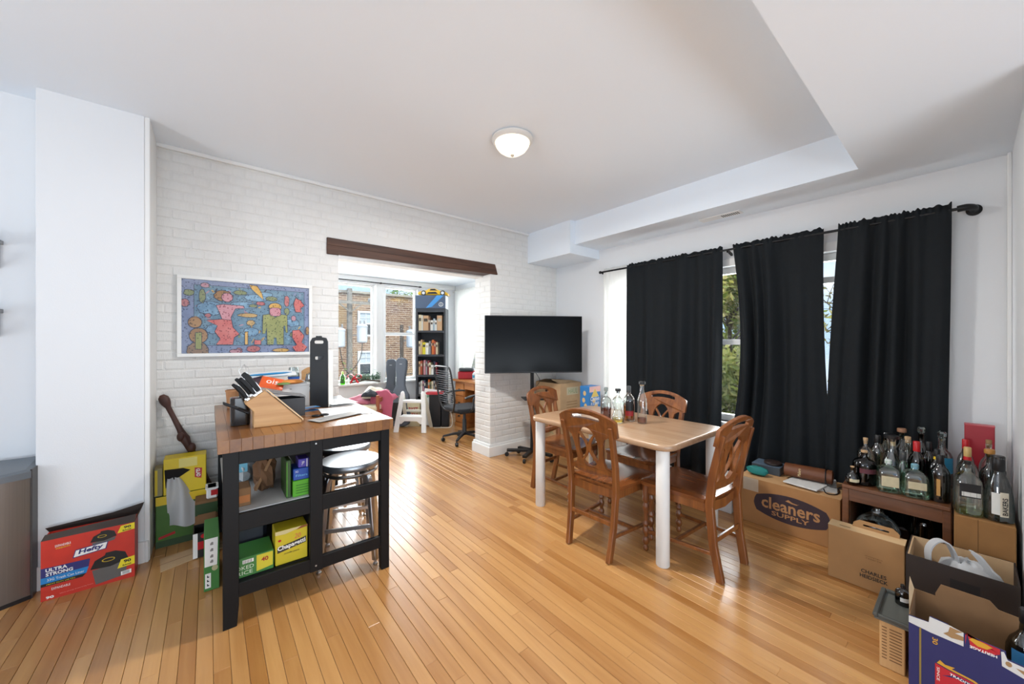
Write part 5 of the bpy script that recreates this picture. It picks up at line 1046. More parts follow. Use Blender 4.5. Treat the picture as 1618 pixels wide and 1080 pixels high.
art(PR, [(0.85, 0.33), (0.91, 0.34), (0.955, 0.25), (0.93, 0.15), (0.98, 0.08), (0.95, 0.01), (0.88, 0.01), (0.85, 0.08), (0.89, 0.11), (0.85, 0.22)])
art(PO, rect(0.455, 0.475, 0.12, 0.30)); art(PR, [(0.53, 0.12), (0.53, 0.18), (0.58, 0.18), (0.58, 0.12)]); art(PBR, ell(0.985, 0.33, 0.014, 0.06))
r_ = random.Random(77)
for k in range(90):
    u, v = r_.uniform(0.1, 0.94), r_.uniform(0.14, 0.91)
    if 0.60 < u < 0.80 and v < 0.72 or 0.22 < u < 0.40 and v < 0.70: continue
    LIFT[0] = 0.0004 + 0.00001 * k; a_ = r_.uniform(0, PI); q_ = [(u + math.cos(a_) * x - math.sin(a_) * y, v + 1.5 * (math.sin(a_) * x + math.cos(a_) * y)) for x, y in ell(0, 0, r_.uniform(0.012, 0.03), r_.uniform(0.004, 0.01), 8)]
    decal(t, PF, 'art_fleck', r_.choice([PBL, PBL, PG, PPK, PO, PK, PB]), [(min(1, max(0, x)), min(1, max(0, y))) for x, y in q_], 0.0006 + 0.00001 * k)
MB().box(-0.41, 0.41, -0.0165, -0.0155, -0.272, 0.272).build('glazing', GL('poster_glass', '#fdfefe', 0.01), t)
# carved stick
STK = M('stick_brown', '#4a2a22', 0.55, var=0.25, vs=25)
t = thing('wooden_club', 'dark carved wooden club with a knob leaning in the brick wall corner', 'stick', (0.12, 3.50, 0))
P = [Vector((-0.368 * s, 0.05 * s, 0.971 * s)) for s in (0.02, 0.25, 0.45, 0.50, 0.53, 0.57, 0.60, 0.66, 0.69, 0.72, 0.76, 0.85, 0.93, 0.955, 0.975, 1.0, 1.02)]
R_ = [0.016, 0.018, 0.02, 0.026, 0.03, 0.022, 0.02, 0.024, 0.03, 0.024, 0.018, 0.015, 0.016, 0.026, 0.03, 0.028, 0.012]
MB().tube(P, R_, 12).build('shaft', STK, t, smooth=True)
for k, (s, sd) in enumerate(((0.62, 1), (0.71, -1), (0.55, 1))): MB().ball((-0.368 * s + sd * 0.012, 0.05 * s - 0.012, 0.971 * s), 0.024, 10, 8, (1, 1, 1.5)).build('knot', STK, t, smooth=True)
# ---- trash bag box (red)
RED = M('carton_red', '#c5301f', 0.45, var=0.1, vs=20)
DK = M('carton_inside', '#3a302a', 0.8)
t, (w, d, h) = carton('trash_bag_box', 'red box of trash bags with torn dark top against the left pier', 'box', -0.682, -0.335, 3.062, 3.195, 0, 0.315, RED, open_top=True)
f = face(w, d, h, '-y')
NV = M('print_navy', '#2b2a6a', 0.5); AZ = M('print_azure', '#1f7fc0', 0.5); YL = M('print_yellow', '#e3d021', 0.5)
decal(t, f, 'navy_band', NV, [(0, 0.545), (0.5, 0.53), (0.485, 0.40), (0, 0.385)]); decal(t, f, 'blue_band', AZ, [(0, 0.385), (0.485, 0.40), (0.46, 0.295), (0, 0.285)], 0.0009); decal(t, f, 'black_band', M('print_black2', '#181512', 0.6), [(0, 0.285), (0.46, 0.295), (0.42, 0.245), (0, 0.24)], 0.001)
text(t, f, 'ULTRA', WHITE, 0.155, 0.50, 0.075, 0.018, bold=0.03); text(t, f, 'STRONG', WHITE, 0.185, 0.43, 0.095, 0.018, bold=0.03); text(t, f, '33G Trash Can Liner', WHITE, 0.25, 0.338, 0.13, 0.013); text(t, f, 'HEAVY DUTY USE ETC', YL, 0.2, 0.264, 0.1, 0.006)
decal(t, f, 'brand_plate', NV, [(0.315, 0.60), (0.675, 0.635), (0.70, 0.765), (0.345, 0.735)], 0.001); decal(t, f, 'brand_plate_inner', WHITE, [(0.328, 0.613), (0.665, 0.646), (0.687, 0.752), (0.352, 0.722)], 0.0013)
text(t, f, 'Hefty', NV, 0.51, 0.685, 0.095, 0.030, shear=0.2, bold=0.04, lift=0.002, rot=0.06)
for (u, v, s) in ((0.72, 0.44, 1.0), (0.65, 0.88, 0.68)):
    decal(t, f, 'bin_grey', M('print_ash', '#5e5a56', 0.5), [(u - 0.2 * s, v - 0.14 * s), (u + 0.2 * s, v - 0.10 * s), (u + 0.17 * s, v - 0.36 * s if s > .8 else v - 0.12), (u - 0.16 * s, v - 0.40 * s if s > .8 else v - 0.15)], 0.0009)
    decal(t, f, 'bag_print', M('print_bag', '#1b1b19', 0.3), [(u - 0.22 * s, v - 0.12 * s), (u - 0.17 * s, v + 0.02 * s), (u - 0.06 * s, v + 0.08 * s), (u - 0.05 * s, v + 0.12 * s), (u + 0.06 * s, v + 0.12 * s), (u + 0.17 * s, v + 0.06 * s), (u + 0.21 * s, v - 0.08 * s), (u, v - 0.14 * s)], 0.0012)
    decal(t, f, 'bag_mark', M('mark_gold', '#b99a1c', 0.5), ell(u - 0.02, v - 0.01, 0.075 * s, 0.035 * s), 0.0014); decal(t, f, 'bag_mark', M('print_bag'), ell(u - 0.02, v - 0.01, 0.06 * s, 0.025 * s), 0.0016)
for v, g3 in ((0.22, 1.0), (0.86, 0.8)):
    decal(t, f, 'count_flag', YL, [(0.80, v), (1.0, v + 0.02), (1.0, v + 0.17 * g3), (0.84, v + 0.15 * g3)], 0.0018); text(t, f, '90', BLACK, 0.915, v + 0.105 * g3, 0.03, 0.018 * g3, bold=0.04, lift=0.0024, rot=0.05); text(t, f, 'BAGS', BLACK, 0.91, v + 0.04 * g3, 0.035, 0.008, bold=0.03, lift=0.0024, rot=0.05)
decal(t, f, 'barcode', WHITE, [(0.84, 0.08), (0.96, 0.09), (0.96, 0.16), (0.84, 0.15)], 0.001)
for k in range(6): decal(t, f, 'barcode_line', BLACK, rect(0.86 + 0.014 * k, 0.866 + 0.014 * k, 0.095, 0.15), 0.0014)
text(t, f, 'EXPANDABLE', WHITE, 0.22, 0.88, 0.055, 0.012, rot=0.06); text(t, f, 'STRENGTH', YL, 0.22, 0.835, 0.05, 0.006, rot=0.06); text(t, f, 'EXPANDABLE', WHITE, 0.2, 0.175, 0.065, 0.012); text(t, f, '90', WHITE, 0.09, 0.045, 0.028, 0.014, bold=0.04)
text(t, f, 'extra strong drawstring liners', M('print_rose', '#e09a8c', 0.6), 0.36, 0.07, 0.12, 0.006, rot=0.04)
MB().add([(-w / 2, -d / 2, h), (w / 2, -d / 2, h), (w / 2 + 0.004, -d / 2 + 0.03, h + 0.035), (-w / 2 + 0.01, -d / 2 + 0.02, h + 0.025)], [(0, 1, 2, 3)]).build('torn_flap', DK, t)
MB().add([(-w / 2, d / 2 - 0.001, h), (w / 2, d / 2 - 0.001, h), (w / 2 + 0.03, d / 2 - 0.02, h + 0.07), (w * 0.2, d / 2 - 0.02, h + 0.045), (-w * 0.1, d / 2 - 0.02, h + 0.04), (-w / 2 - 0.01, d / 2 - 0.02, h + 0.03)], [(0, 1, 2, 3, 4, 5)]).build('back_flap', DK, t)
MB().add([(w / 2, -d / 2, h), (w / 2, d / 2, h), (w / 2 + 0.03, d / 2 - 0.02, h + 0.066), (w / 2 + 0.006, -d / 2 + 0.02, h + 0.03)], [(0, 1, 2, 3)]).build('side_flap', M('carton_kraft', '#6a5746', 0.8), t)
r_ = random.Random(14)
crump(0, 0, h - 0.03, w * 0.46, d * 0.42, 0.035, 16, 8, 0.12, r_).build('bags', M('liner_black', '#1d1b1a', 0.35), t)
# ---- trash can
STEEL = M('brushed_steel', '#8d8883', 0.32, metal=0.9, var=0.1, vs=4, stretch=(60, 60, 0.4)); STD = M('can_side_grey', '#3b3734', 0.4, metal=0.3)
t = thing('trash_can', 'brushed steel step trash can with grey lid at the left edge', 'trash can', (-0.985, 3.20, 0))
Dsh = [(0.25, 0.16), (-0.25, 0.16), (-0.25, -0.06)] + [(-0.25 + 0.5 * i / 14, -0.06 - 0.085 * math.sin(PI * i / 14)) for i in range(1, 14)] + [(0.25, -0.06)]
o = MB().prism([(x, y) for x, y in Dsh], 0.02, 0.64).build('body', STEEL, t); shade(o.data, 0.5)
MB().box(0.2505, 0.258, -0.06, 0.165, 0.0, 0.685).build('side_panel', STD, t)
o = MB().prism([(x * 1.02, y * 1.02) for x, y in Dsh], 0.0, 0.02).build('base', BLKPL, t)
def lidf():
    b = MB(); n = len(Dsh); v = [(x * 1.015, y * 1.02, 0.64) for x, y in Dsh] + [(x * 1.015, y * 1.02, 0.665 + 0.035 * (y + 0.15) / 0.3) for x, y in Dsh] + [(x * 0.93, y * 0.9, 0.675 + 0.035 * (y + 0.15) / 0.3) for x, y in Dsh]
    f = [tuple(range(n - 1, -1, -1)), tuple(range(2 * n, 3 * n))]
    for q in (0, n):
        for i in range(n): f.append((q + i, q + (i + 1) % n, q + n + (i + 1) % n, q + n + i))
    return b.add(v, f)
lidf().build('lid', M('lid_grey', '#6f757b', 0.4, metal=0.4), t)
# ---- groceries pile by the wall
t, (w, d, h) = carton('bag_box', 'large green box with a yellow top band by the brick wall', 'box', -0.272, 0.005, 3.37, 3.50, 0, 0.335, M('box_grass', '#3f6a1e', 0.5, var=0.15, vs=10))
f = face(w, d, h, '-y'); decal(t, f, 'yellow_band', M('box_yellow', '#d9b80c', 0.45), rect(0, 1, 0.83, 1.0)); decal(t, f, 'red_logo', CAPR, [(0.05, 0.16), (0.35, 0.22), (0.34, 0.27), (0.05, 0.21)]); decal(t, f, 'dark_band', M('box_dkgreen', '#24401a', 0.5), rect(0, 1, 0, 0.13))
GY_ = M('glad_yellow', '#dcc017', 0.45)
t, (w, d, h) = carton('bag_box', 'yellow box of trash bags with a torn opening on top of the green box', 'box', -0.235, -0.015, 3.375, 3.51, 0.3365, 0.575, GY_, rz=0.0)
f = face(w, d, h, '-y'); decal(t, f, 'torn_hole', M('hole_black', '#171310', 0.9), [(0.02, 0.72), (0.45, 0.70), (0.62, 0.62), (0.3, 0.42), (0.05, 0.2)]); decal(t, f, 'pale_panel', M('glad_pale', '#e3d579', 0.5), rect(0.35, 0.78, 0.72, 0.97))
decal(t, f, 'logo_plate', CAPR, [(0.72, 0.38), (0.88, 0.33), (0.90, 0.62), (0.72, 0.66)], 0.001); text(t, f, 'GLAD', WHITE, 0.805, 0.5, 0.055, 0.022, rot=-PI / 2 + 0.08, bold=0.03)
f = face(w, d, h, '+x'); decal(t, f, 'side_print', M('glad_grey', '#8a8468', 0.5), rect(0.15, 0.95, 0.1, 0.9))
t, (w, d, h) = carton('bag_box', 'narrow grey and yellow box squeezed between the pier and the yellow box', 'box', -0.281, -0.239, 3.385, 3.50, 0.3365, 0.52, M('box_greige', '#8f8660', 0.6))
decal(t, face(w, d, h, '-y'), 'yellow_edge', GY_, rect(0.1, 0.4, 0.05, 0.95))
t = thing('plastic_bag', 'white plastic bag hanging out of the torn yellow box', 'bag', (-0.155, 3.345, 0.13))
r_ = random.Random(33)
def drape(u, v):
    s = 1 - v; w = 0.03 + 0.065 * s ** 0.8; x = (u - .5) * 2 * w + 0.04 * s - 0.03 * (1 - s); y = 0.02 - 0.05 * s * math.sin(PI * u) - 0.012 * math.sin(9 * u + 5 * s); return (x, y, 0.32 * v + 0.012 * math.sin(8 * u) * s)
MB().grid(drape, 16, 14).build('bag_sheet', BAG, t, smooth=True)
t = thing('cardboard_flap', 'flat piece of tan cardboard on the floor in front of the green box', 'cardboard', (-0.06, 3.14, 0.001), 0.25)
MB().prism([(-0.19, -0.09), (0.14, -0.06), (0.14, 0.08), (-0.16, 0.09)], 0, 0.005).build('sheet', CARD, t)
MB().box(-0.19, 0.14, -0.002, 0.002, 0.005, 0.0054).build('crease', CARDD, t)
t, (w, d, h) = carton('noodle_box', 'black and red noodle box beside the island leg', 'box', -0.078, 0.035, 3.05, 3.20, 0.0075, 0.16, M('noodle_black', '#17130f', 0.45), open_top=True)
f = face(w, d, h, '-y'); decal(t, f, 'red_band', CAPR, rect(0.2, 1, 0.32, 0.64)); decal(t, f, 'white_edge', WHITE, rect(0, 0.2, 0, 1.0)); decal(t, f, 'oval_logo', CAPR, ell(0.45, 0.85, 0.12, 0.09)); text(t, f, 'pasta noodle', WHITE, 0.78, 0.86, 0.04, 0.009); decal(t, f, 'white_tag', WHITE, rect(0.6, 0.95, 0.15, 0.42), 0.0012)
MB().add([(-w / 2, d / 2, h), (w / 2, d / 2, h), (w / 2, d / 2 + 0.005, h + 0.06), (-w / 2 + 0.02, d / 2 + 0.005, h + 0.06)], [(0, 1, 2, 3)]).build('flap', CARDD, t)
t, (w, d, h) = carton('rice_box', 'green and white box with Korean lettering at the island front leg', 'box', -0.022, 0.045, 2.62, 2.92, 0, 0.285, RICEG)
f = face(w, d, h, '-y'); decal(t, f, 'white_panel', WHITE, [(0.05, 0.47), (0.85, 0.47), (0.9, 1.0), (0.05, 1.0)]); decal(t, f, 'label_panel', WHITE, rect(0.08, 0.45, 0.06, 0.34)); decal(t, f, 'rice_bowl', M('rice_cream', '#b9b48a', 0.6), ell(0.7, 0.42, 0.2, 0.055))
for v in (0.28, 0.20, 0.12): decal(t, f, 'glyph', BLACK, [(0.2, v - 0.02), (0.34, v - 0.02), (0.34, v), (0.26, v), (0.26, v + 0.025), (0.2, v + 0.025)], 0.0014)
for v in (0.9, 0.78, 0.66, 0.56): decal(t, f, 'glyph', M('print_grey2', '#8a8580', 0.6), [(0.4, v - 0.03), (0.6, v - 0.03), (0.6, v + 0.02), (0.5, v + 0.03), (0.4, v)], 0.0014)
t, (w, d, h) = carton('food_tub', 'white plastic food tub with a red printed lid behind the island leg', 'tub', -0.014, 0.046, 3.23, 3.34, 0.302, 0.375, WPLAS, bevel=0.008)
MB().box(-w / 2 - 0.005, w / 2 + 0.005, -d / 2 - 0.005, d / 2 + 0.005, h - 0.008, h).build('rim', WPLAS, t, bevel=0.002); decal(t, face(w, d, h, '-y'), 'print', CAPR, rect(0.4, 1, 0.3, 0.8))
t, (w, d, h) = carton('grocery_carton', 'dark open grocery carton under the white food tub', 'box', -0.072, 0.046, 3.215, 3.36, 0, 0.30, CARDD)
decal(t, face(w, d, h, '-y'), 'print', M('box_dkgreen'), rect(0, 1, 0.7, 0.95))
# ================================================================ sunroom
A39 = math.radians(-39)
BKC = M('bookcase_black', '#33363d', 0.5)
t = thing('bookcase', 'tall narrow charcoal bookcase in the sunroom corner', 'bookcase', (2.82, 5.571, 0), A39)
BW_, BD_, BH_ = 0.49, 0.28, 1.91
for sx in (-1, 1): MB().box(sx * BW_ / 2 - (0.03 if sx > 0 else 0), sx * BW_ / 2 + (0.03 if sx < 0 else 0), 0, BD_, 0, BH_).build('side_panel', BKC, t)
shz = [0.08, 0.50, 0.82, 1.155, 1.548]
for z in shz: MB().box(-BW_ / 2 + 0.03, BW_ / 2 - 0.03, 0, BD_, z - 0.032, z).build('shelf', BKC, t)
MB().box(-BW_ / 2 + 0.03, BW_ / 2 - 0.03, 0, BD_, BH_ - 0.06, BH_).build('top_board', BKC, t)
MB().box(-BW_ / 2 + 0.03, BW_ / 2 - 0.03, BD_ - 0.008, BD_, 0.08, BH_ - 0.06).build('back_panel', M('bookcase_back', '#30333a', 0.6), t)
mB = Matrix.Translation((2.82, 5.571, 0)) @ Matrix.Rotation(A39, 4, 'Z')
cols = {'cream': '#d8c9a8', 'tan': '#c6a07a', 'white': '#dcdcd6', 'brick red': '#a3472f', 'dark red': '#7c2430', 'grey': '#8d8f92', 'navy': '#2b3550', 'yellow': '#d3c52e', 'orange': '#c8682f', 'brown': '#6b4a34', 'dusty pink': '#b9808a', 'black': '#1c1c1f', 'olive': '#6f7048', 'pale blue': '#a9bcc8', 'green': '#5f9a3a'}
rows = {4: [('cream', .045, .26), ('white', .02, .255), ('tan', .09, .25), ('brown', .03, .22), ('white', .045, .17), ('pale blue', .03, .2), ('white', .03, .17), ('tan', .085, .25)],
        3: [('cream', .03, .22), ('tan', .025, .24), ('yellow', .055, .2), ('white', .05, .19), ('grey', .03, .22), ('brown', .022, .23), ('orange', .03, .24), ('brick red', .025, .22), ('cream', .03, .2)],
        2: [('tan', .028, .22), ('brick red', .03, .23), ('brown', .02, .21), ('dusty pink', .03, .24), ('grey', .025, .22), ('dark red', .03, .23), ('cream', .03, .2), ('white', .04, .16), ('navy', .03, .22), ('dark red', .025, .2)],
        1: [('grey', .03, .2), ('white', .025, .22), ('dusty pink', .03, .21), ('navy', .028, .23), ('black', .03, .2), ('orange', .026, .24), ('olive', .03, .2), ('cream', .028, .21), ('grey', .03, .22), ('brown', .03, .2)],
        0: [('black', .03, .24), ('dark red', .03, .22), ('grey', .03, .24), ('brown', .035, .2), ('navy', .03, .22), ('white', .03, .2), ('cream', .03, .22)]}
rown = {4: 'top', 3: 'second', 2: 'third', 1: 'fourth', 0: 'bottom'}; ordn = ['first', 'second', 'third', 'fourth', 'fifth', 'sixth', 'seventh', 'eighth', 'ninth', 'tenth']
for s, bl in rows.items():
    x = -0.205
    for k, (c, w, h) in enumerate(bl):
        p = mB @ Vector((x + w / 2, 0.03 + 0.01 * (k % 3), shz[s] + 0.0005))
        b = thing('book', '%s book, %s from the left on the %s shelf of the bookcase' % (c, ordn[k], rown[s]), 'book', p, A39, 'books on the %s bookcase shelf' % rown[s])
        cm = M('book_' + c, cols[c], 0.6)
        MB().box(-w / 2, -w / 2 + 0.002, 0, 0.16, 0, h).box(w / 2 - 0.002, w / 2, 0, 0.16, 0, h).box(-w / 2, w / 2, 0, 0.003, 0, h).build('cover', cm, b)
        MB().box(-w / 2 + 0.002, w / 2 - 0.002, 0.003, 0.155, 0.004, h - 0.006).build('pages', M('book_pages', '#d9d2bf', 0.8), b)
        decal(b, Face((-w / 2, 0, 0), (1, 0, 0), (0, 0, 1), w, h), 'spine_label', M('book_label', '#b9b2a0', 0.6) if k % 2 else M('book_label_dark', '#4a4038', 0.6), rect(0.15, 0.85, 0.6, 0.8))
        x += w + 0.0015
p = mB @ Vector((0, 0.0, BH_))
t = thing('product_box', 'blue grey box with a round emblem on top of the bookcase', 'box', (p.x, p.y, BH_ + 0.001), A39)
MB().box(-0.25, 0.245, -0.01, 0.26, 0, 0.215).build('body', M('box_bluegrey', '#4a5a72', 0.45), t, bevel=0.003)
MB().box(0.2452, 0.2458, -0.01, 0.26, 0, 0.215).build('side_print', M('box_white_side', '#d5d8da', 0.5), t)
f = Face((-0.25, -0.01, 0), (1, 0, 0), (0, 0, 1), 0.495, 0.215)
decal(t, f, 'blue_swoosh', M('swoosh_blue', '#3f8fd0', 0.4), [(0.35, 0.03), (0.55, 0.12), (0.95, 1.0), (0.72, 1.0)])
decal(t, f, 'emblem_ring', WHITE, ell(0.85, 0.3, 0.075, 0.16), 0.0012); decal(t, f, 'emblem_disc', M('box_bluegrey'), ell(0.85, 0.3, 0.062, 0.13), 0.0016); text(t, f, 'W', WHITE, 0.85, 0.25, 0.04, 0.022, lift=0.002); text(t, f, 'V', WHITE, 0.85, 0.36, 0.024, 0.02, lift=0.002)
YC = M('car_yellow', '#e3b21a', 0.25, coat=0.5)
t = thing('model_car', 'yellow sports car model parked on the box above the bookcase', 'model car', (p.x + 0.05, p.y + 0.03, BH_ + 0.2165), A39)
prof_ = [(-0.25, 0.02), (-0.255, 0.045), (-0.22, 0.075), (-0.12, 0.085), (-0.06, 0.118), (0.04, 0.12), (0.12, 0.085), (0.21, 0.066), (0.265, 0.035), (0.26, 0.012), (-0.2, 0.012)]
MB().prism(prof_, 0, 0.20, 'y').build('body', YC, t, bevel=0.012)
MB().prism([(-0.055, 0.085), (-0.03, 0.112), (0.03, 0.113), (0.085, 0.085)], -0.0015, 0.2015, 'y').build('windows', M('car_glass', '#1b2226', 0.1), t)
MB().prism([(-0.10, 0.03), (0.09, 0.03), (0.05, 0.065), (-0.07, 0.06)], -0.002, 0.0, 'y').build('side_vent', BLKPL, t)
for wx in (-0.15, 0.165):
    for wy in (-0.004, 0.176):
        MB().lathe([(0.02, 0), (0.042, 0.002), (0.045, 0.014), (0.042, 0.026), (0.02, 0.028)], 18).build('wheel', BLKPL, t, smooth=True, loc=(wx, wy + 0.028, 0.045), rot=(PI / 2, 0, 0))
        MB().lathe([(0.026, 0), (0.02, 0.001)], 12).build('rim', CHROME, t, loc=(wx, wy - 0.0005, 0.045), rot=(PI / 2, 0, 0))
# sheer curtain on the side window and dark pole behind bookcase
curtain('sheer_curtain', 'white sheer curtain drawn aside on the sunroom side window', 'curtain', (6.12, 5.15), (6.12, 5.72), 0.5, 2.33, 3.60, SHEER, 7, 0.025, 17, nu=110)
t = thing('curtain_rod', 'white rod holding the sheer curtain on the sunroom side window', 'curtain rod', (3.60, 0, 2.31)); MB().tube([(0, 4.3, 0), (0, 6.2, 0)], 0.008, 8).build('rod', WPLAS, t)
for q in (4.32, 6.18): MB().box(0, 0.1, q - 0.008, q + 0.008, -0.008, 0.008).build('bracket', WPLAS, t)
# ---------------------------------------------------------------- desk
DSK = WOOD('desk_oak', '#b8793f', '#8f5526', rough=0.4, axis=1, scale=5, coat=0.2)
t = thing('desk', 'wooden desk with drawers along the sunroom side wall', 'desk', (3.10, 4.42, 0))
MB().box(-0.03, 0.46, -0.03, 0.88, 0.73, 0.762).build('desk_top', DSK, t, bevel=0.006)
for y0 in (0.0, 0.56):
    MB().box(0.012, 0.44, y0, y0 + 0.29, 0.06, 0.73).build('pedestal', DSK, t)
    for z0, z1 in ((0.09, 0.28), (0.30, 0.49), (0.51, 0.70)):
        dr = MB().box(-0.004, 0.012, y0 + 0.02, y0 + 0.27, z0, z1).build('drawer', DSK, t, bevel=0.004)
        MB().box(-0.008, -0.004, y0 + 0.12, y0 + 0.17, (z0 + z1) / 2 - 0.012, (z0 + z1) / 2 + 0.012).tube([(-0.008, y0 + 0.12, (z0 + z1) / 2), (-0.024, y0 + 0.13, (z0 + z1) / 2 - 0.014), (-0.024, y0 + 0.16, (z0 + z1) / 2 - 0.014), (-0.008, y0 + 0.17, (z0 + z1) / 2)], 0.004, 6).build('handle', M('handle_brass', '#3b3029', 0.4, metal=0.6), dr)
    MB().box(0.0, 0.445, y0 - 0.006, y0 + 0.296, 0, 0.065).build('plinth', DSK, t)
MB().box(0.0, 0.012, 0.29, 0.56, 0.62, 0.73).build('knee_drawer', DSK, t, bevel=0.003)
MB().box(0.42, 0.44, 0.29, 0.56, 0.2, 0.73).build('modesty_panel', DSK, t)
t = thing('storage_tin', 'red tub with a black lid on the desk', 'tub', (3.235, 5.13, 0.7625), A39)
MB().box(-0.135, 0.135, -0.06, 0.1, 0, 0.125).build('body', M('tub_red', '#a3222c', 0.35), t, bevel=0.015)
MB().lathe([(0.12, 0.125), (0.125, 0.13), (0.125, 0.165), (0.115, 0.175)], 24, (0.0, 0.02, 0), ex=4, ay=0.7).build('lid', M('lid_charcoal', '#2b2e33', 0.4), t, smooth=True)
bottle('white bottle with a blue label on the desk beside the red tub', (3.28, 4.98, 0.7625), 'round', 0.14, 0.028, M('bottle_white', '#d9dde2', 0.35), cap='screw', capm=CAPR, caph=0.015, lab=[(0.2, 0.5, A0, A1, LBLBL)], group='jars on the desk')
bottle('brown jar at the pillar end of the desk', (3.33, 4.89, 0.7625), 'squat', 0.165, 0.04, M('jar_brown', '#5d2f22', 0.4), cap='screw', capm=CAPB, caph=0.02, group='jars on the desk')
# ---------------------------------------------------------------- office chair
t = thing('office_chair', 'black office chair with a slatted bungee back at the sunroom desk', 'chair', (2.72, 4.37, 0), 0.0)
CHB = M('office_black', '#1a1b1e', 0.4)
for k in range(5):
    a = 2 * PI * k / 5 + 2.55; e = (0.29 * math.cos(a), 0.29 * math.sin(a))
    MB().sweep([(0.02 * math.cos(a), 0.02 * math.sin(a), 0.115), (e[0] * 0.5, e[1] * 0.5, 0.105), (e[0], e[1], 0.075)], [0.05, 0.04, 0.03], [0.035, 0.03, 0.022], (-math.sin(a), math.cos(a), 0)).build('base_arm', CHB, t, bevel=0.004)
    MB().lathe([(0.008, -0.02), (0.024, -0.018), (0.027, -0.006), (0.027, 0.006), (0.024, 0.018), (0.008, 0.02)], 14).build('caster', BLKPL, t, smooth=True, loc=(e[0], e[1], 0.028), rot=(PI / 2, 0, a + 0.6))
    MB().tube([(e[0], e[1], 0.03), (e[0], e[1], 0.075)], 0.008, 6).build('caster_stem', BLKPL, t)
MB().lathe([(0.035, 0.09), (0.038, 0.1), (0.03, 0.13), (0.028, 0.30), (0.02, 0.31), (0.02, 0.40)], 16).build('gas_column', CHB, t, smooth=True)
MB().box(-0.12, 0.12, -0.09, 0.09, 0.39, 0.43).build('mechanism', CHB, t, bevel=0.006)
MB().prism(rrect(-0.22, 0.24, -0.23, 0.23, 0.06), 0.435, 0.485).build('seat', M('seat_fabric', '#15181e', 0.8, bump=0.1, bs=200), t, bevel=0.015, seg=2)
bk_ = lambda z: -0.25 - 0.10 * (z - 0.45) / 0.6
pts = smooth_path([(-0.18, 0.0, 0.44), (-0.25, -0.12, 0.45), (bk_(.6), -0.205, 0.60), (bk_(.85), -0.215, 0.85), (bk_(1.0), -0.205, 1.0), (bk_(1.04), -0.16, 1.035), (bk_(1.04), 0, 1.04), (bk_(1.04), 0.16, 1.035), (bk_(1.0), 0.205, 1.0), (bk_(.85), 0.215, 0.85), (bk_(.6), 0.205, 0.60), (-0.25, 0.12, 0.45), (-0.18, 0.0, 0.44)], 4)
MB().tube(pts, 0.012, 8).build('back_frame', CHB, t, smooth=True)
for k in range(15):
    z = 0.56 + k * 0.03; MB().tube([(bk_(z), -0.21, z), (bk_(z) + 0.012, 0, z - 0.004), (bk_(z), 0.21, z)], 0.0042, 6).build('bungee_cord', M('cord_grey', '#3a3b3e', 0.6), t)
for sy in (-1, 1):
    MB().tube(smooth_path([(-0.05, sy * 0.2, 0.44), (-0.04, sy * 0.27, 0.48), (-0.03, sy * 0.28, 0.6), (0.0, sy * 0.28, 0.645)], 4), 0.014, 8).build('arm_post', CHB, t, smooth=True)
    MB().sweep(smooth_path([(-0.16, sy * 0.28, 0.63), (-0.05, sy * 0.28, 0.655), (0.1, sy * 0.28, 0.66), (0.17, sy * 0.27, 0.65)], 4), 0.05, 0.022, (0, 1, 0)).build('arm_pad', CHB, t, bevel=0.006)
MB().tube(smooth_path([(0.05, -0.1, 0.41), (0.06, -0.2, 0.40), (0.055, -0.23, 0.34), (0.06, -0.24, 0.30)], 4), 0.006, 6).build('lever', CHB, t)
# ---------------------------------------------------------------- white step stool
t = thing('step_stool', 'white plastic A frame step stool on the sunroom floor', 'step stool', (2.33, 5.28, 0), math.radians(-44))
for sx in (-1, 1):
    MB().sweep([(sx * 0.215, 0.0, 0), (sx * 0.195, 0.06, 0.25), (sx * 0.165, 0.12, 0.52), (sx * 0.16, 0.13, 0.58), (sx * 0.158, 0.135, 0.605)], [0.075, 0.07, 0.065, 0.055, 0.03], [0.03, 0.03, 0.03, 0.03, 0.02], (1, 0, 0)).build('front_leg', WPLAS, t, bevel=0.008)
    MB().sweep([(sx * 0.205, 0.40, 0), (sx * 0.17, 0.17, 0.56)], 0.05, 0.03, (1, 0, 0)).build('rear_leg', M('plastic_ivory', '#dad8c9', 0.5), t, bevel=0.006)
MB().box(-0.15, 0.15, 0.09, 0.20, 0.43, 0.47).build('upper_step', WPLAS, t, bevel=0.008)
MB().prism([(-0.18, 0.235), (0.18, 0.235), (0.185, 0.14), (0.15, 0.12), (0.10, 0.165), (-0.10, 0.165), (-0.15, 0.12), (-0.185, 0.14)], 0.03, 0.06, 'y').build('lower_apron', WPLAS, t, bevel=0.004)
MB().box(-0.175, 0.175, 0.05, 0.19, 0.215, 0.24).build('lower_step', WPLAS, t, bevel=0.006)
MB().box(-0.16, 0.16, 0.285, 0.305, 0.26, 0.295).build('rear_bar', M('plastic_ivory'), t, bevel=0.004)
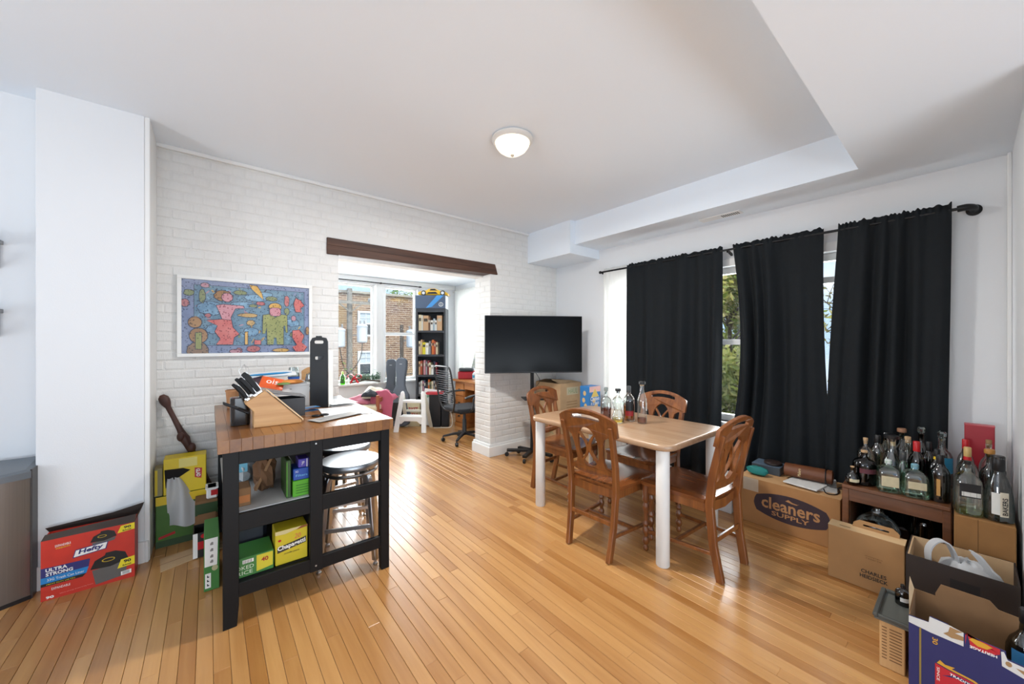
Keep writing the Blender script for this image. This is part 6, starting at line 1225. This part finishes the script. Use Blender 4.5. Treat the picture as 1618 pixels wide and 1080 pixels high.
# ---------------------------------------------------------------- guitar cases
def gcase(label, loc, rz, tilt, mat, sc=1.0):
    half = [(0, 1.0), (0.05, 0.995), (0.075, 0.96), (0.078, 0.85), (0.062, 0.72), (0.06, 0.60), (0.085, 0.52), (0.125, 0.46), (0.135, 0.40), (0.115, 0.33), (0.12, 0.27), (0.165, 0.19), (0.175, 0.11), (0.15, 0.03), (0.09, 0.0)]
    poly = [(x * sc, z * sc) for x, z in half] + [(-x * sc, z * sc) for x, z in reversed(half[1:])]
    t = thing('guitar_case', label, 'guitar case', loc, 0, 'guitar cases', (tilt, 0, rz))
    o = MB().prism(poly, -0.055, 0.055, 'y').build('shell', mat, t, bevel=0.014, seg=2)
    MB().prism([(x * 1.005, z * 1.002) for x, z in poly], -0.004, 0.004, 'y').build('seam', BLKPL, t)
    MB().box(-0.006, 0.006, -0.06, -0.055, 0.15 * sc, 0.45 * sc).build('pocket_zip', CHROME, t)
    MB().prism([(-0.1 * sc, 0.08 * sc), (0.1 * sc, 0.08 * sc), (0.08 * sc, 0.34 * sc), (-0.08 * sc, 0.34 * sc)], -0.066, -0.055, 'y').build('pocket', BLKPL, t, bevel=0.004)
    MB().box(-0.02, 0.02, -0.0565, -0.055, 0.9 * sc, 0.906 * sc).build('logo', CHROME, t)
gcase('grey guitar gig bag leaning against the window sill, nearer and wider one', (2.36, 5.77, 0.01), -0.7, -0.16, M('gig_grey', '#59606a', 0.6), 1.10)
gcase('darker guitar gig bag standing just left of the nearer gig bag', (2.30, 6.0, 0.01), -0.65, -0.12, M('gig_dark', '#454b54', 0.6), 1.07)
# ---------------------------------------------------------------- chair heaped with clothes
CW = M('chair_wood_red', '#8f4f30', 0.45); CUS = M('cushion_cream', '#cfc3a4', 0.85)
t = thing('wooden_chair', 'wooden chair with a cream cushion buried under clothes in the sunroom', 'chair', (1.78, 5.45, 0), math.radians(-39))
for sx in (-1, 1):
    for sy in (-1, 1): MB().box(sx * 0.2 - 0.02, sx * 0.2 + 0.02, sy * 0.19 - 0.02, sy * 0.19 + 0.02, 0, 0.40 if sx < 0 else 0.62).build('leg', CW, t, bevel=0.003)
MB().box(-0.22, 0.22, -0.21, 0.21, 0.36, 0.40).build('seat_frame', CW, t); MB().prism(rrect(-0.23, 0.20, -0.235, 0.21, 0.05), 0.40, 0.475).build('cushion', CUS, t, bevel=0.02, seg=2)
MB().box(0.19, 0.215, -0.17, 0.17, 0.52, 0.58).build('backrest', CW, t)
PKF = M('pink_jacket', '#b9576f', 0.7, var=0.15, vs=9); 
def heap(name, label, cat, loc, sx, sy, sz, seed, mat, rz=0.0, hang=None, lumps=5, amp=0.25):
    r = random.Random(seed); L = [(r.uniform(0.25, .75), r.uniform(.25, .75), r.uniform(.6, 1), r.uniform(.12, .25)) for _ in range(lumps)]
    def fn(u, v):
        e = max(0.0, (1 - abs(2 * u - 1) ** 3) * (1 - abs(2 * v - 1) ** 3)) ** 0.5
        z = sz * e * (0.75 + amp * sum(a * math.exp(-((u - x) ** 2 + (v - y) ** 2) / s ** 2) for x, y, a, s in L) * 0.6 + 0.07 * math.sin(13 * u + 5 * v + seed) * e + 0.05 * math.sin(17 * v - 7 * u))
        x, y = (u - .5) * sx, (v - .5) * sy
        if hang and v < hang[0]: k = (hang[0] - v) / hang[0]; z -= hang[1] * k; y += (hang[0] - v) * sy * 0.85
        return (x * (1 + 0.06 * math.sin(9 * v + seed)), y, z)
    t = thing(name, label, cat, loc, rz, 'clothes heaped on the sunroom chair')
    o = MB().grid(fn, 26, 26).build('fabric', mat, t, smooth=True); m = o.modifiers.new('thickness', 'SOLIDIFY'); m.thickness = 0.006; return t
heap('jacket', 'dusty pink jacket hanging down over the heaped chair', 'jacket', (1.94, 5.33, 0.53), 0.32, 0.50, 0.14, 3, PKF, math.radians(-39), hang=(0.42, 0.38))
heap('garment', 'red and pink garment at the left of the clothes heap', 'clothes', (1.70, 5.56, 0.48), 0.34, 0.30, 0.11, 5, M('garment_red', '#9c3345', 0.7, col2='#c2798a', vs=6), math.radians(-39))
heap('sweater', 'cream knitted sweater on top of the clothes heap', 'sweater', (1.90, 5.52, 0.55), 0.34, 0.28, 0.15, 8, M('sweater_cream', '#d6cdb6', 0.85, bump=0.3, bs=90), math.radians(-20))
heap('garment', 'black garment bunched in the middle of the clothes heap', 'clothes', (1.765, 5.36, 0.59), 0.2, 0.13, 0.08, 11, M('garment_black', '#1b1c24', 0.7), math.radians(-39))
heap('garment', 'navy sleeve bunched at the right end of the clothes heap', 'clothes', (2.03, 5.37, 0.565), 0.16, 0.15, 0.09, 13, M('garment_navy', '#20222c', 0.7), math.radians(-39))
# ---------------------------------------------------------------- wreath with bow, bottle on the sill
t = thing('wreath', 'green holiday garland lying along the sunroom window sill', 'garland', (1.98, 6.22, 0.692))
r_ = random.Random(10); lv = MB()
for k in range(700):
    a = r_.uniform(-0.24, 0.24); c = Vector((a, r_.gauss(0, 0.022), 0.05 + abs(r_.gauss(0.04, 0.035)))); u = Vector((r_.gauss(0, 1), r_.gauss(0, 1), r_.gauss(0, 1))).normalized(); w_ = u.orthogonal().normalized(); L = 0.02
    lv.add([c - u * L, c + w_ * L * .35, c + u * L, c - w_ * L * .35], [(0, 1, 2, 3)])
lv.build('needles', M('needle_green', '#55705a', 0.7), t, kind='stuff')
MB().tube([(-0.24, 0, 0.012), (0, 0, 0.05), (0.24, 0, 0.012)], 0.012, 6).build('stem', M('stem_brown', '#4a3a2a', 0.8), t)
RBW = M('bow_red', '#c8232f', 0.5)
t = thing('ribbon_bow', 'bright red ribbon bow at the left end of the garland', 'bow', (1.80, 6.18, 0.70), -0.6)
for sx in (-1, 1):
    MB().sweep(smooth_path([(0, 0, 0.10), (sx * 0.05, -0.015, 0.15), (sx * 0.10, -0.01, 0.13), (sx * 0.095, 0.01, 0.085), (sx * 0.04, 0.01, 0.085), (0, 0, 0.10)], 4), 0.045, 0.004, (0, 1, 0)).build('loop', RBW, t, smooth=True)
    MB().sweep(smooth_path([(0, -0.01, 0.10), (sx * 0.035, -0.012, 0.05), (sx * 0.06, -0.01, 0.005)], 4), 0.035, 0.004, (0.8, 0.6, 0)).build('tail', RBW, t, smooth=True)
MB().ball((0, 0, 0.10), 0.02, 10, 8).build('knot', RBW, t, smooth=True)
bottle('bright green bottle on the left of the sunroom window sill', (1.63, 6.22, 0.692), 'wine', 0.20, 0.036, GL('lime_glass', '#7fd02a', 0.06), cap='screw', capm=M('cap_lime', '#a8d84a', 0.4), caph=0.03, lab=[(0.1, 0.4, PI, PI * 1.6, M('label_dkgreen', '#2f5a1c', 0.5))], group='bottles on the sunroom sill')
bottle('small clear jar beside the green bottle on the sill', (1.72, 6.22, 0.692), 'squat', 0.09, 0.035, CLEAR, cap='screw', capm=WPLAS, caph=0.02, group='bottles on the sunroom sill')
# ---------------------------------------------------------------- things at the foot of the bookcase
t = thing('tote_board', 'white poster board with a green drawing leaning at the bookcase foot', 'poster', (2.718, 5.524, 0.0), 0, None, (-0.10, 0.14, A39))
MB().box(-0.12, 0.14, -0.004, 0.004, 0.02, 0.60).build('board', M('board_white', '#dedfdb', 0.6), t, bevel=0.002)
f = Face((-0.12, -0.004, 0.02), (1, 0, 0), (0, 0, 1), 0.26, 0.58); decal(t, f, 'drawing', M('drawing_green', '#7fa88c', 0.6), blob(0.4, 0.74, 0.22, 0.12, 14, 0.2, 3)); decal(t, f, 'drawing', M('board_white'), ell(0.36, 0.70, 0.14, 0.07), 0.0014)
t = thing('paper_bag', 'pale paper bag with red lettering on the floor behind the step stool', 'bag', (2.543, 5.705, 0), A39)
MB().box(-0.15, 0.15, -0.04, 0.04, 0, 0.38).build('bag_body', M('bag_paper', '#cfc4a2', 0.8), t, bevel=0.004)
f = Face((-0.15, -0.04, 0), (1, 0, 0), (0, 0, 1), 0.3, 0.38); text(t, f, 'MARKET', M('print_crimson', '#c24a52', 0.6), 0.5, 0.72, 0.24, 0.07, bold=0.03); text(t, f, 'FRESH', M('print_crimson'), 0.5, 0.5, 0.22, 0.06, bold=0.02)
t = thing('speaker', 'narrow black speaker standing on the floor by the desk', 'speaker', (2.965, 5.335, 0), A39)
MB().box(-0.06, 0.06, -0.05, 0.05, 0, 0.36).build('cabinet', BLKPL, t, bevel=0.005); MB().box(-0.05, 0.05, -0.054, -0.05, 0.03, 0.34).build('grille', M('grille_grey', '#222326', 0.8), t)
tag(MB().tube(smooth_path([(3.02, 5.36, 0.55), (3.01, 5.30, 0.35), (3.03, 5.24, 0.12), (2.98, 5.2, 0.01), (2.85, 5.27, 0.006), (2.75, 5.32, 0.006)], 6), 0.005, 6).build('cable', M('cable_white', '#d8d8d4', 0.5)), 'white cable hanging from the desk down to the floor', 'cable')
t = thing('document_box', 'red trimmed black box on the lower front of the bookcase', 'box', tuple(mB @ Vector((0.10, -0.10, 0.0))), A39)
MB().box(-0.09, 0.09, -0.06, 0.07, 0, 0.52).build('body', M('box_ink', '#1a1a1e', 0.5), t, bevel=0.003); MB().box(-0.14, 0.12, -0.08, 0.08, 0.521, 0.555).build('red_folder', M('folder_red', '#b02a35', 0.5), t)
# ================================================================ outside
def brickmat():
    if 'far_brick' in _M: return _M['far_brick']
    m = bpy.data.materials.new('far_brick'); m.use_nodes = True; _M['far_brick'] = m; nt = m.node_tree; b = nt.nodes['Principled BSDF']
    t = _n(nt, 'ShaderNodeTexCoord'); mp = _n(nt, 'ShaderNodeMapping'); mp.inputs['Rotation'].default_value = (PI / 2, 0, 0); nt.links.new(t.outputs['Object'], mp.inputs['Vector'])
    k = _n(nt, 'ShaderNodeTexBrick'); nt.links.new(mp.outputs[0], k.inputs['Vector'])
    k.inputs['Scale'].default_value = 1.0; k.inputs['Brick Width'].default_value = 0.24; k.inputs['Row Height'].default_value = 0.075; k.inputs['Mortar Size'].default_value = 0.012
    k.inputs['Color1'].default_value = C('#9c7a62'); k.inputs['Color2'].default_value = C('#735443'); k.inputs['Mortar'].default_value = C('#b8a48c')
    z = _n(nt, 'ShaderNodeTexNoise'); z.inputs['Scale'].default_value = 0.9; nt.links.new(t.outputs['Object'], z.inputs['Vector'])
    mx = _n(nt, 'ShaderNodeMix', data_type='RGBA'); mr = _n(nt, 'ShaderNodeMapRange'); mr.inputs[1].default_value = 0.55; mr.inputs[2].default_value = 0.75; mr.inputs[4].default_value = 0.6
    nt.links.new(z.outputs['Fac'], mr.inputs[0]); nt.links.new(mr.outputs[0], mx.inputs[0]); nt.links.new(k.outputs['Color'], mx.inputs[6]); mx.inputs[7].default_value = C('#b39a62')
    nt.links.new(mx.outputs[2], b.inputs['Base Color']); b.inputs['Roughness'].default_value = 0.9; return m
GY = -6.0
MB().box(-40, 60, 7, 60, GY - 0.2, GY).box(4.2, 60, -30, 7, GY - 0.2, GY).build('ground', M('alley_ground', '#7d7a70', 0.9, var=0.2, vs=1), kind='structure')
t = thing('brick_building', 'brown brick apartment building across the alley behind the sunroom', 'building', (4.5, 13.0, GY))
HB = 3.0 - GY
MB().box(-9, 2.4, 0, 4, 0, HB).build('wall', brickmat(), t)
MB().box(-9.05, 2.45, -0.06, 4.05, HB, HB + 0.07).build('parapet_cap', M('stone_cap', '#b3aa9a', 0.8), t)
WD = M('far_window_dark', '#2c333a', 0.15); WLT = M('far_window_sash', '#e6e8e6', 0.5); BLIND = M('far_blind', '#b9c4cc', 0.6)
for wx in (-3.2, -0.35, 1.72):
    for wz in (0.2, 1.55):
        w = MB().box(-0.27, 0.27, -0.05, 0.0, 0, 0.06).box(-0.27, 0.27, -0.05, 0, 0.8, 0.86).box(-0.27, -0.2, -0.05, 0, 0.06, 0.8).box(0.2, 0.27, -0.05, 0, 0.06, 0.8).box(-0.2, 0.2, -0.04, 0, 0.41, 0.45)
        o = w.build('window', WLT, t, loc=(wx, 0, wz - GY))
        MB().box(-0.2, 0.2, -0.012, -0.002, 0.06, 0.41).build('pane', WD, o)
        MB().box(-0.2, 0.2, -0.012, -0.002, 0.45, 0.8).build('blind', BLIND, o)
        MB().box(-0.01, 0.01, -0.03, -0.012, 0.45, 0.8).box(-0.2, 0.2, -0.03, -0.012, 0.62, 0.635).build('glazing_bar', WLT, o)
# utility pole
PW_ = M('pole_wood', '#8f8a82', 0.9, var=0.2, vs=6); TRF = M('transformer_grey', '#c6cbcf', 0.45)
t = thing('utility_pole', 'weathered grey utility pole with crossarm outside the sunroom window', 'utility pole', (2.92, 10.5, GY))
MB().tube([(0, 0, 0), (0.01, 0, 8.8)], [0.11, 0.065], 12).build('pole', PW_, t, smooth=True)
MB().obox((-0.75, -0.1, 8.42), (0.55, -0.1, 8.42), 0.07, 0.07).build('crossarm', PW_, t)
MB().obox((-0.3, -0.1, 8.4), (0, -0.1, 8.15), 0.03, 0.03).obox((0.3, -0.1, 8.4), (0, -0.1, 8.15), 0.03, 0.03).build('arm_brace', PW_, t)
MB().obox((-0.6, 0.05, 8.62), (0, 0.05, 8.75), 0.05, 0.05).build('upper_arm', PW_, t)
for ix in (-0.7, -0.35, 0.5): MB().lathe([(0.025, 8.455), (0.045, 8.48), (0.03, 8.5), (0.045, 8.52), (0.02, 8.56)], 10, (ix, -0.1, 0)).build('insulator', M('insulator_grey', '#8f9397', 0.3), t, smooth=True)
def transformer(loc, label, bracket):
    t = thing('transformer', label, 'transformer', loc, 0, 'transformers on the utility poles')
    MB().lathe([(0.10, 0), (0.135, 0.03), (0.135, 0.42), (0.145, 0.43), (0.145, 0.46), (0.10, 0.5), (0.02, 0.52)], 18).build('tank', TRF, t, smooth=True)
    for q in (-0.05, 0.06): MB().lathe([(0.02, 0.5), (0.03, 0.53), (0.018, 0.56), (0.028, 0.58), (0.01, 0.62)], 8, (q, 0, 0)).build('bushing', M('insulator_grey'), t, smooth=True)
    MB().obox((0, 0, 0.2), bracket + (0.2,), 0.04, 0.04).build('bracket', PW_, t)
    return t
transformer((3.22, 10.38, 1.34), 'light grey cylindrical transformer to the right of the utility pole', (-0.22, 0.09))
transformer((2.66, 10.42, 1.22), 'grey cylindrical transformer to the left of the utility pole', (0.18, 0.06))
transformer((4.473, 10.03, 1.2), 'pale transformer hanging in front of the bricks seen beside the bookcase', (-0.17, 0.14))
t = thing('utility_pole', 'thin dark pole behind the guitar cases outside the right sunroom window', 'utility pole', (4.26, 10.2, GY))
MB().tube([(0, 0, 0), (0, 0, 7.85)], [0.07, 0.05], 10).build('pole', M('pole_dark', '#5b5148', 0.9), t, smooth=True)
MB().tube([(0.02, -0.02, 5.5), (0.02, -0.09, 6.4)], 0.07, 8).build('riser_box', M('riser', '#4d4c4c', 0.7), t)
def wire(pts, label):
    o = MB().tube(smooth_path(pts, 5), 0.012, 5).build('power_cable', BLKPL); tag(o, label, 'cable', 'overhead cables outside')
wire([(3.2, 10.3, 1.34), (3.1, 10.2, 0.9), (2.7, 10.1, 0.5), (1.8, 10, 0.3)], 'black cable sagging below the right hand transformer')
wire([(2.66, 10.4, 1.2), (2.75, 10.4, 0.7), (2.9, 10.38, 0.3), (2.9, 10.35, -1.5)], 'black cable running down beside the utility pole')
wire([(-1.2, 9.6, 0.25), (2.0, 9.6, 0.32), (4.4, 9.7, 0.5), (7, 9.7, 0.9)], 'thin cable crossing low in front of the brick building')
# trees
def tree(label, loc, h, spread, n, cols, seed, group='trees outside the windows', leaf=0.10, bare=0, zmin=0.35, trunk='#6b5b48'):
    r = random.Random(seed); t = thing('tree', label, 'tree', loc, 0, group)
    b = MB(); b.tube([(0, 0, 0), (0.1, 0.05, h * 0.45), (0.05, -0.05, h * 0.9)], [0.16, 0.11, 0.03], 8)
    tips = []
    for k in range(26):
        a = r.uniform(0, 2 * PI); z = h * r.uniform(zmin, 0.95); l = spread * r.uniform(0.5, 1.05) * (1.15 - 0.4 * z / h); p = Vector((0, 0, z * 0.85))
        q = Vector((math.cos(a) * l, math.sin(a) * l, z + l * 0.35)); m = (p + q) / 2 + Vector((r.uniform(-.2, .2), r.uniform(-.2, .2), r.uniform(-.1, .2)))
        b.tube([p, m, q], [0.04, 0.025, 0.008], 5); tips += [(m, q)]
        for j in range(3 + bare):
            s = m.lerp(q, r.uniform(0.1, 1)); e = s + Vector((r.uniform(-.7, .7), r.uniform(-.7, .7), r.uniform(-.2, .8))); b.tube([s, (s + e) / 2 + Vector((0, 0, .06)), e], [0.014, 0.01, 0.004], 4); tips.append((s, e))
    b.build('trunk', M('bark_' + trunk, trunk, 0.9, var=0.3, vs=8), t)
    lv = [MB() for _ in cols]
    for k in range(n):
        s, e = r.choice(tips); c = s.lerp(e, r.uniform(0.1, 1.1)) + Vector((r.gauss(0, .22), r.gauss(0, .22), r.gauss(0, .2)))
        u = Vector((r.gauss(0, 1), r.gauss(0, 1), r.gauss(0, 1))).normalized(); w = u.orthogonal().normalized(); L = leaf * r.uniform(.6, 1.3)
        r.choice(lv).add([c - u * L, c + w * L * .5, c + u * L, c - w * L * .5], [(0, 1, 2, 3)])
    for k, c in enumerate(cols): lv[k].build('foliage', M('leaf_' + c, c, 0.7, var=0.2, vs=3, trans=0.35), t, kind='stuff')
tree('leafy yellow green tree seen through the gap between the first two dark curtains', (13.6, 5.1, GY), 10.4, 3.0, 30000, ['#b9b45a', '#8f9e45', '#cfc27a'], 3, leaf=0.14)
tree('bare branched tree with few leaves behind the narrow gap at the right curtains', (17.5, 1.9, GY), 11.5, 2.6, 900, ['#a79c66'], 4, bare=4, trunk='#7a6a60')
tree('yellowing tree beyond the sunroom side window by the white sheer curtain', (9.6, 13.2, GY), 8.4, 2.2, 6000, ['#b3a95c', '#8d9448', '#c9b978'], 8)
tree('green tree top rising behind the roof of the brick building', (9.3, 20.6, GY), 10.6, 1.7, 6000, ['#6f9a3f', '#86ad4c', '#577f33'], 6, zmin=.55)
tree('bare shrubby tree in front of the bricks low in the right sunroom window', (4.55, 9.0, GY), 6.6, 0.8, 260, ['#6f7a4a'], 12, bare=3, leaf=0.05, trunk='#5a4a3c')
tree('thin leafless tree beside the pole low in the left sunroom window', (2.35, 9.2, GY), 6.5, 0.75, 220, ['#7a8a52'], 15, bare=3, leaf=0.05, trunk='#5f5143')
tree('second yellow green tree filling the background between the first two dark curtains', (18.4, 7.0, GY), 11.5, 3.4, 26000, ['#c2bd6a', '#98a650', '#a9ad58'], 23, leaf=0.17, zmin=.3)
tree('low olive tree at the bottom of the gap between the first two dark curtains', (11.0, 4.15, GY), 7.0, 1.3, 9000, ['#a8a557', '#86903f'], 27, leaf=0.11, zmin=.5)
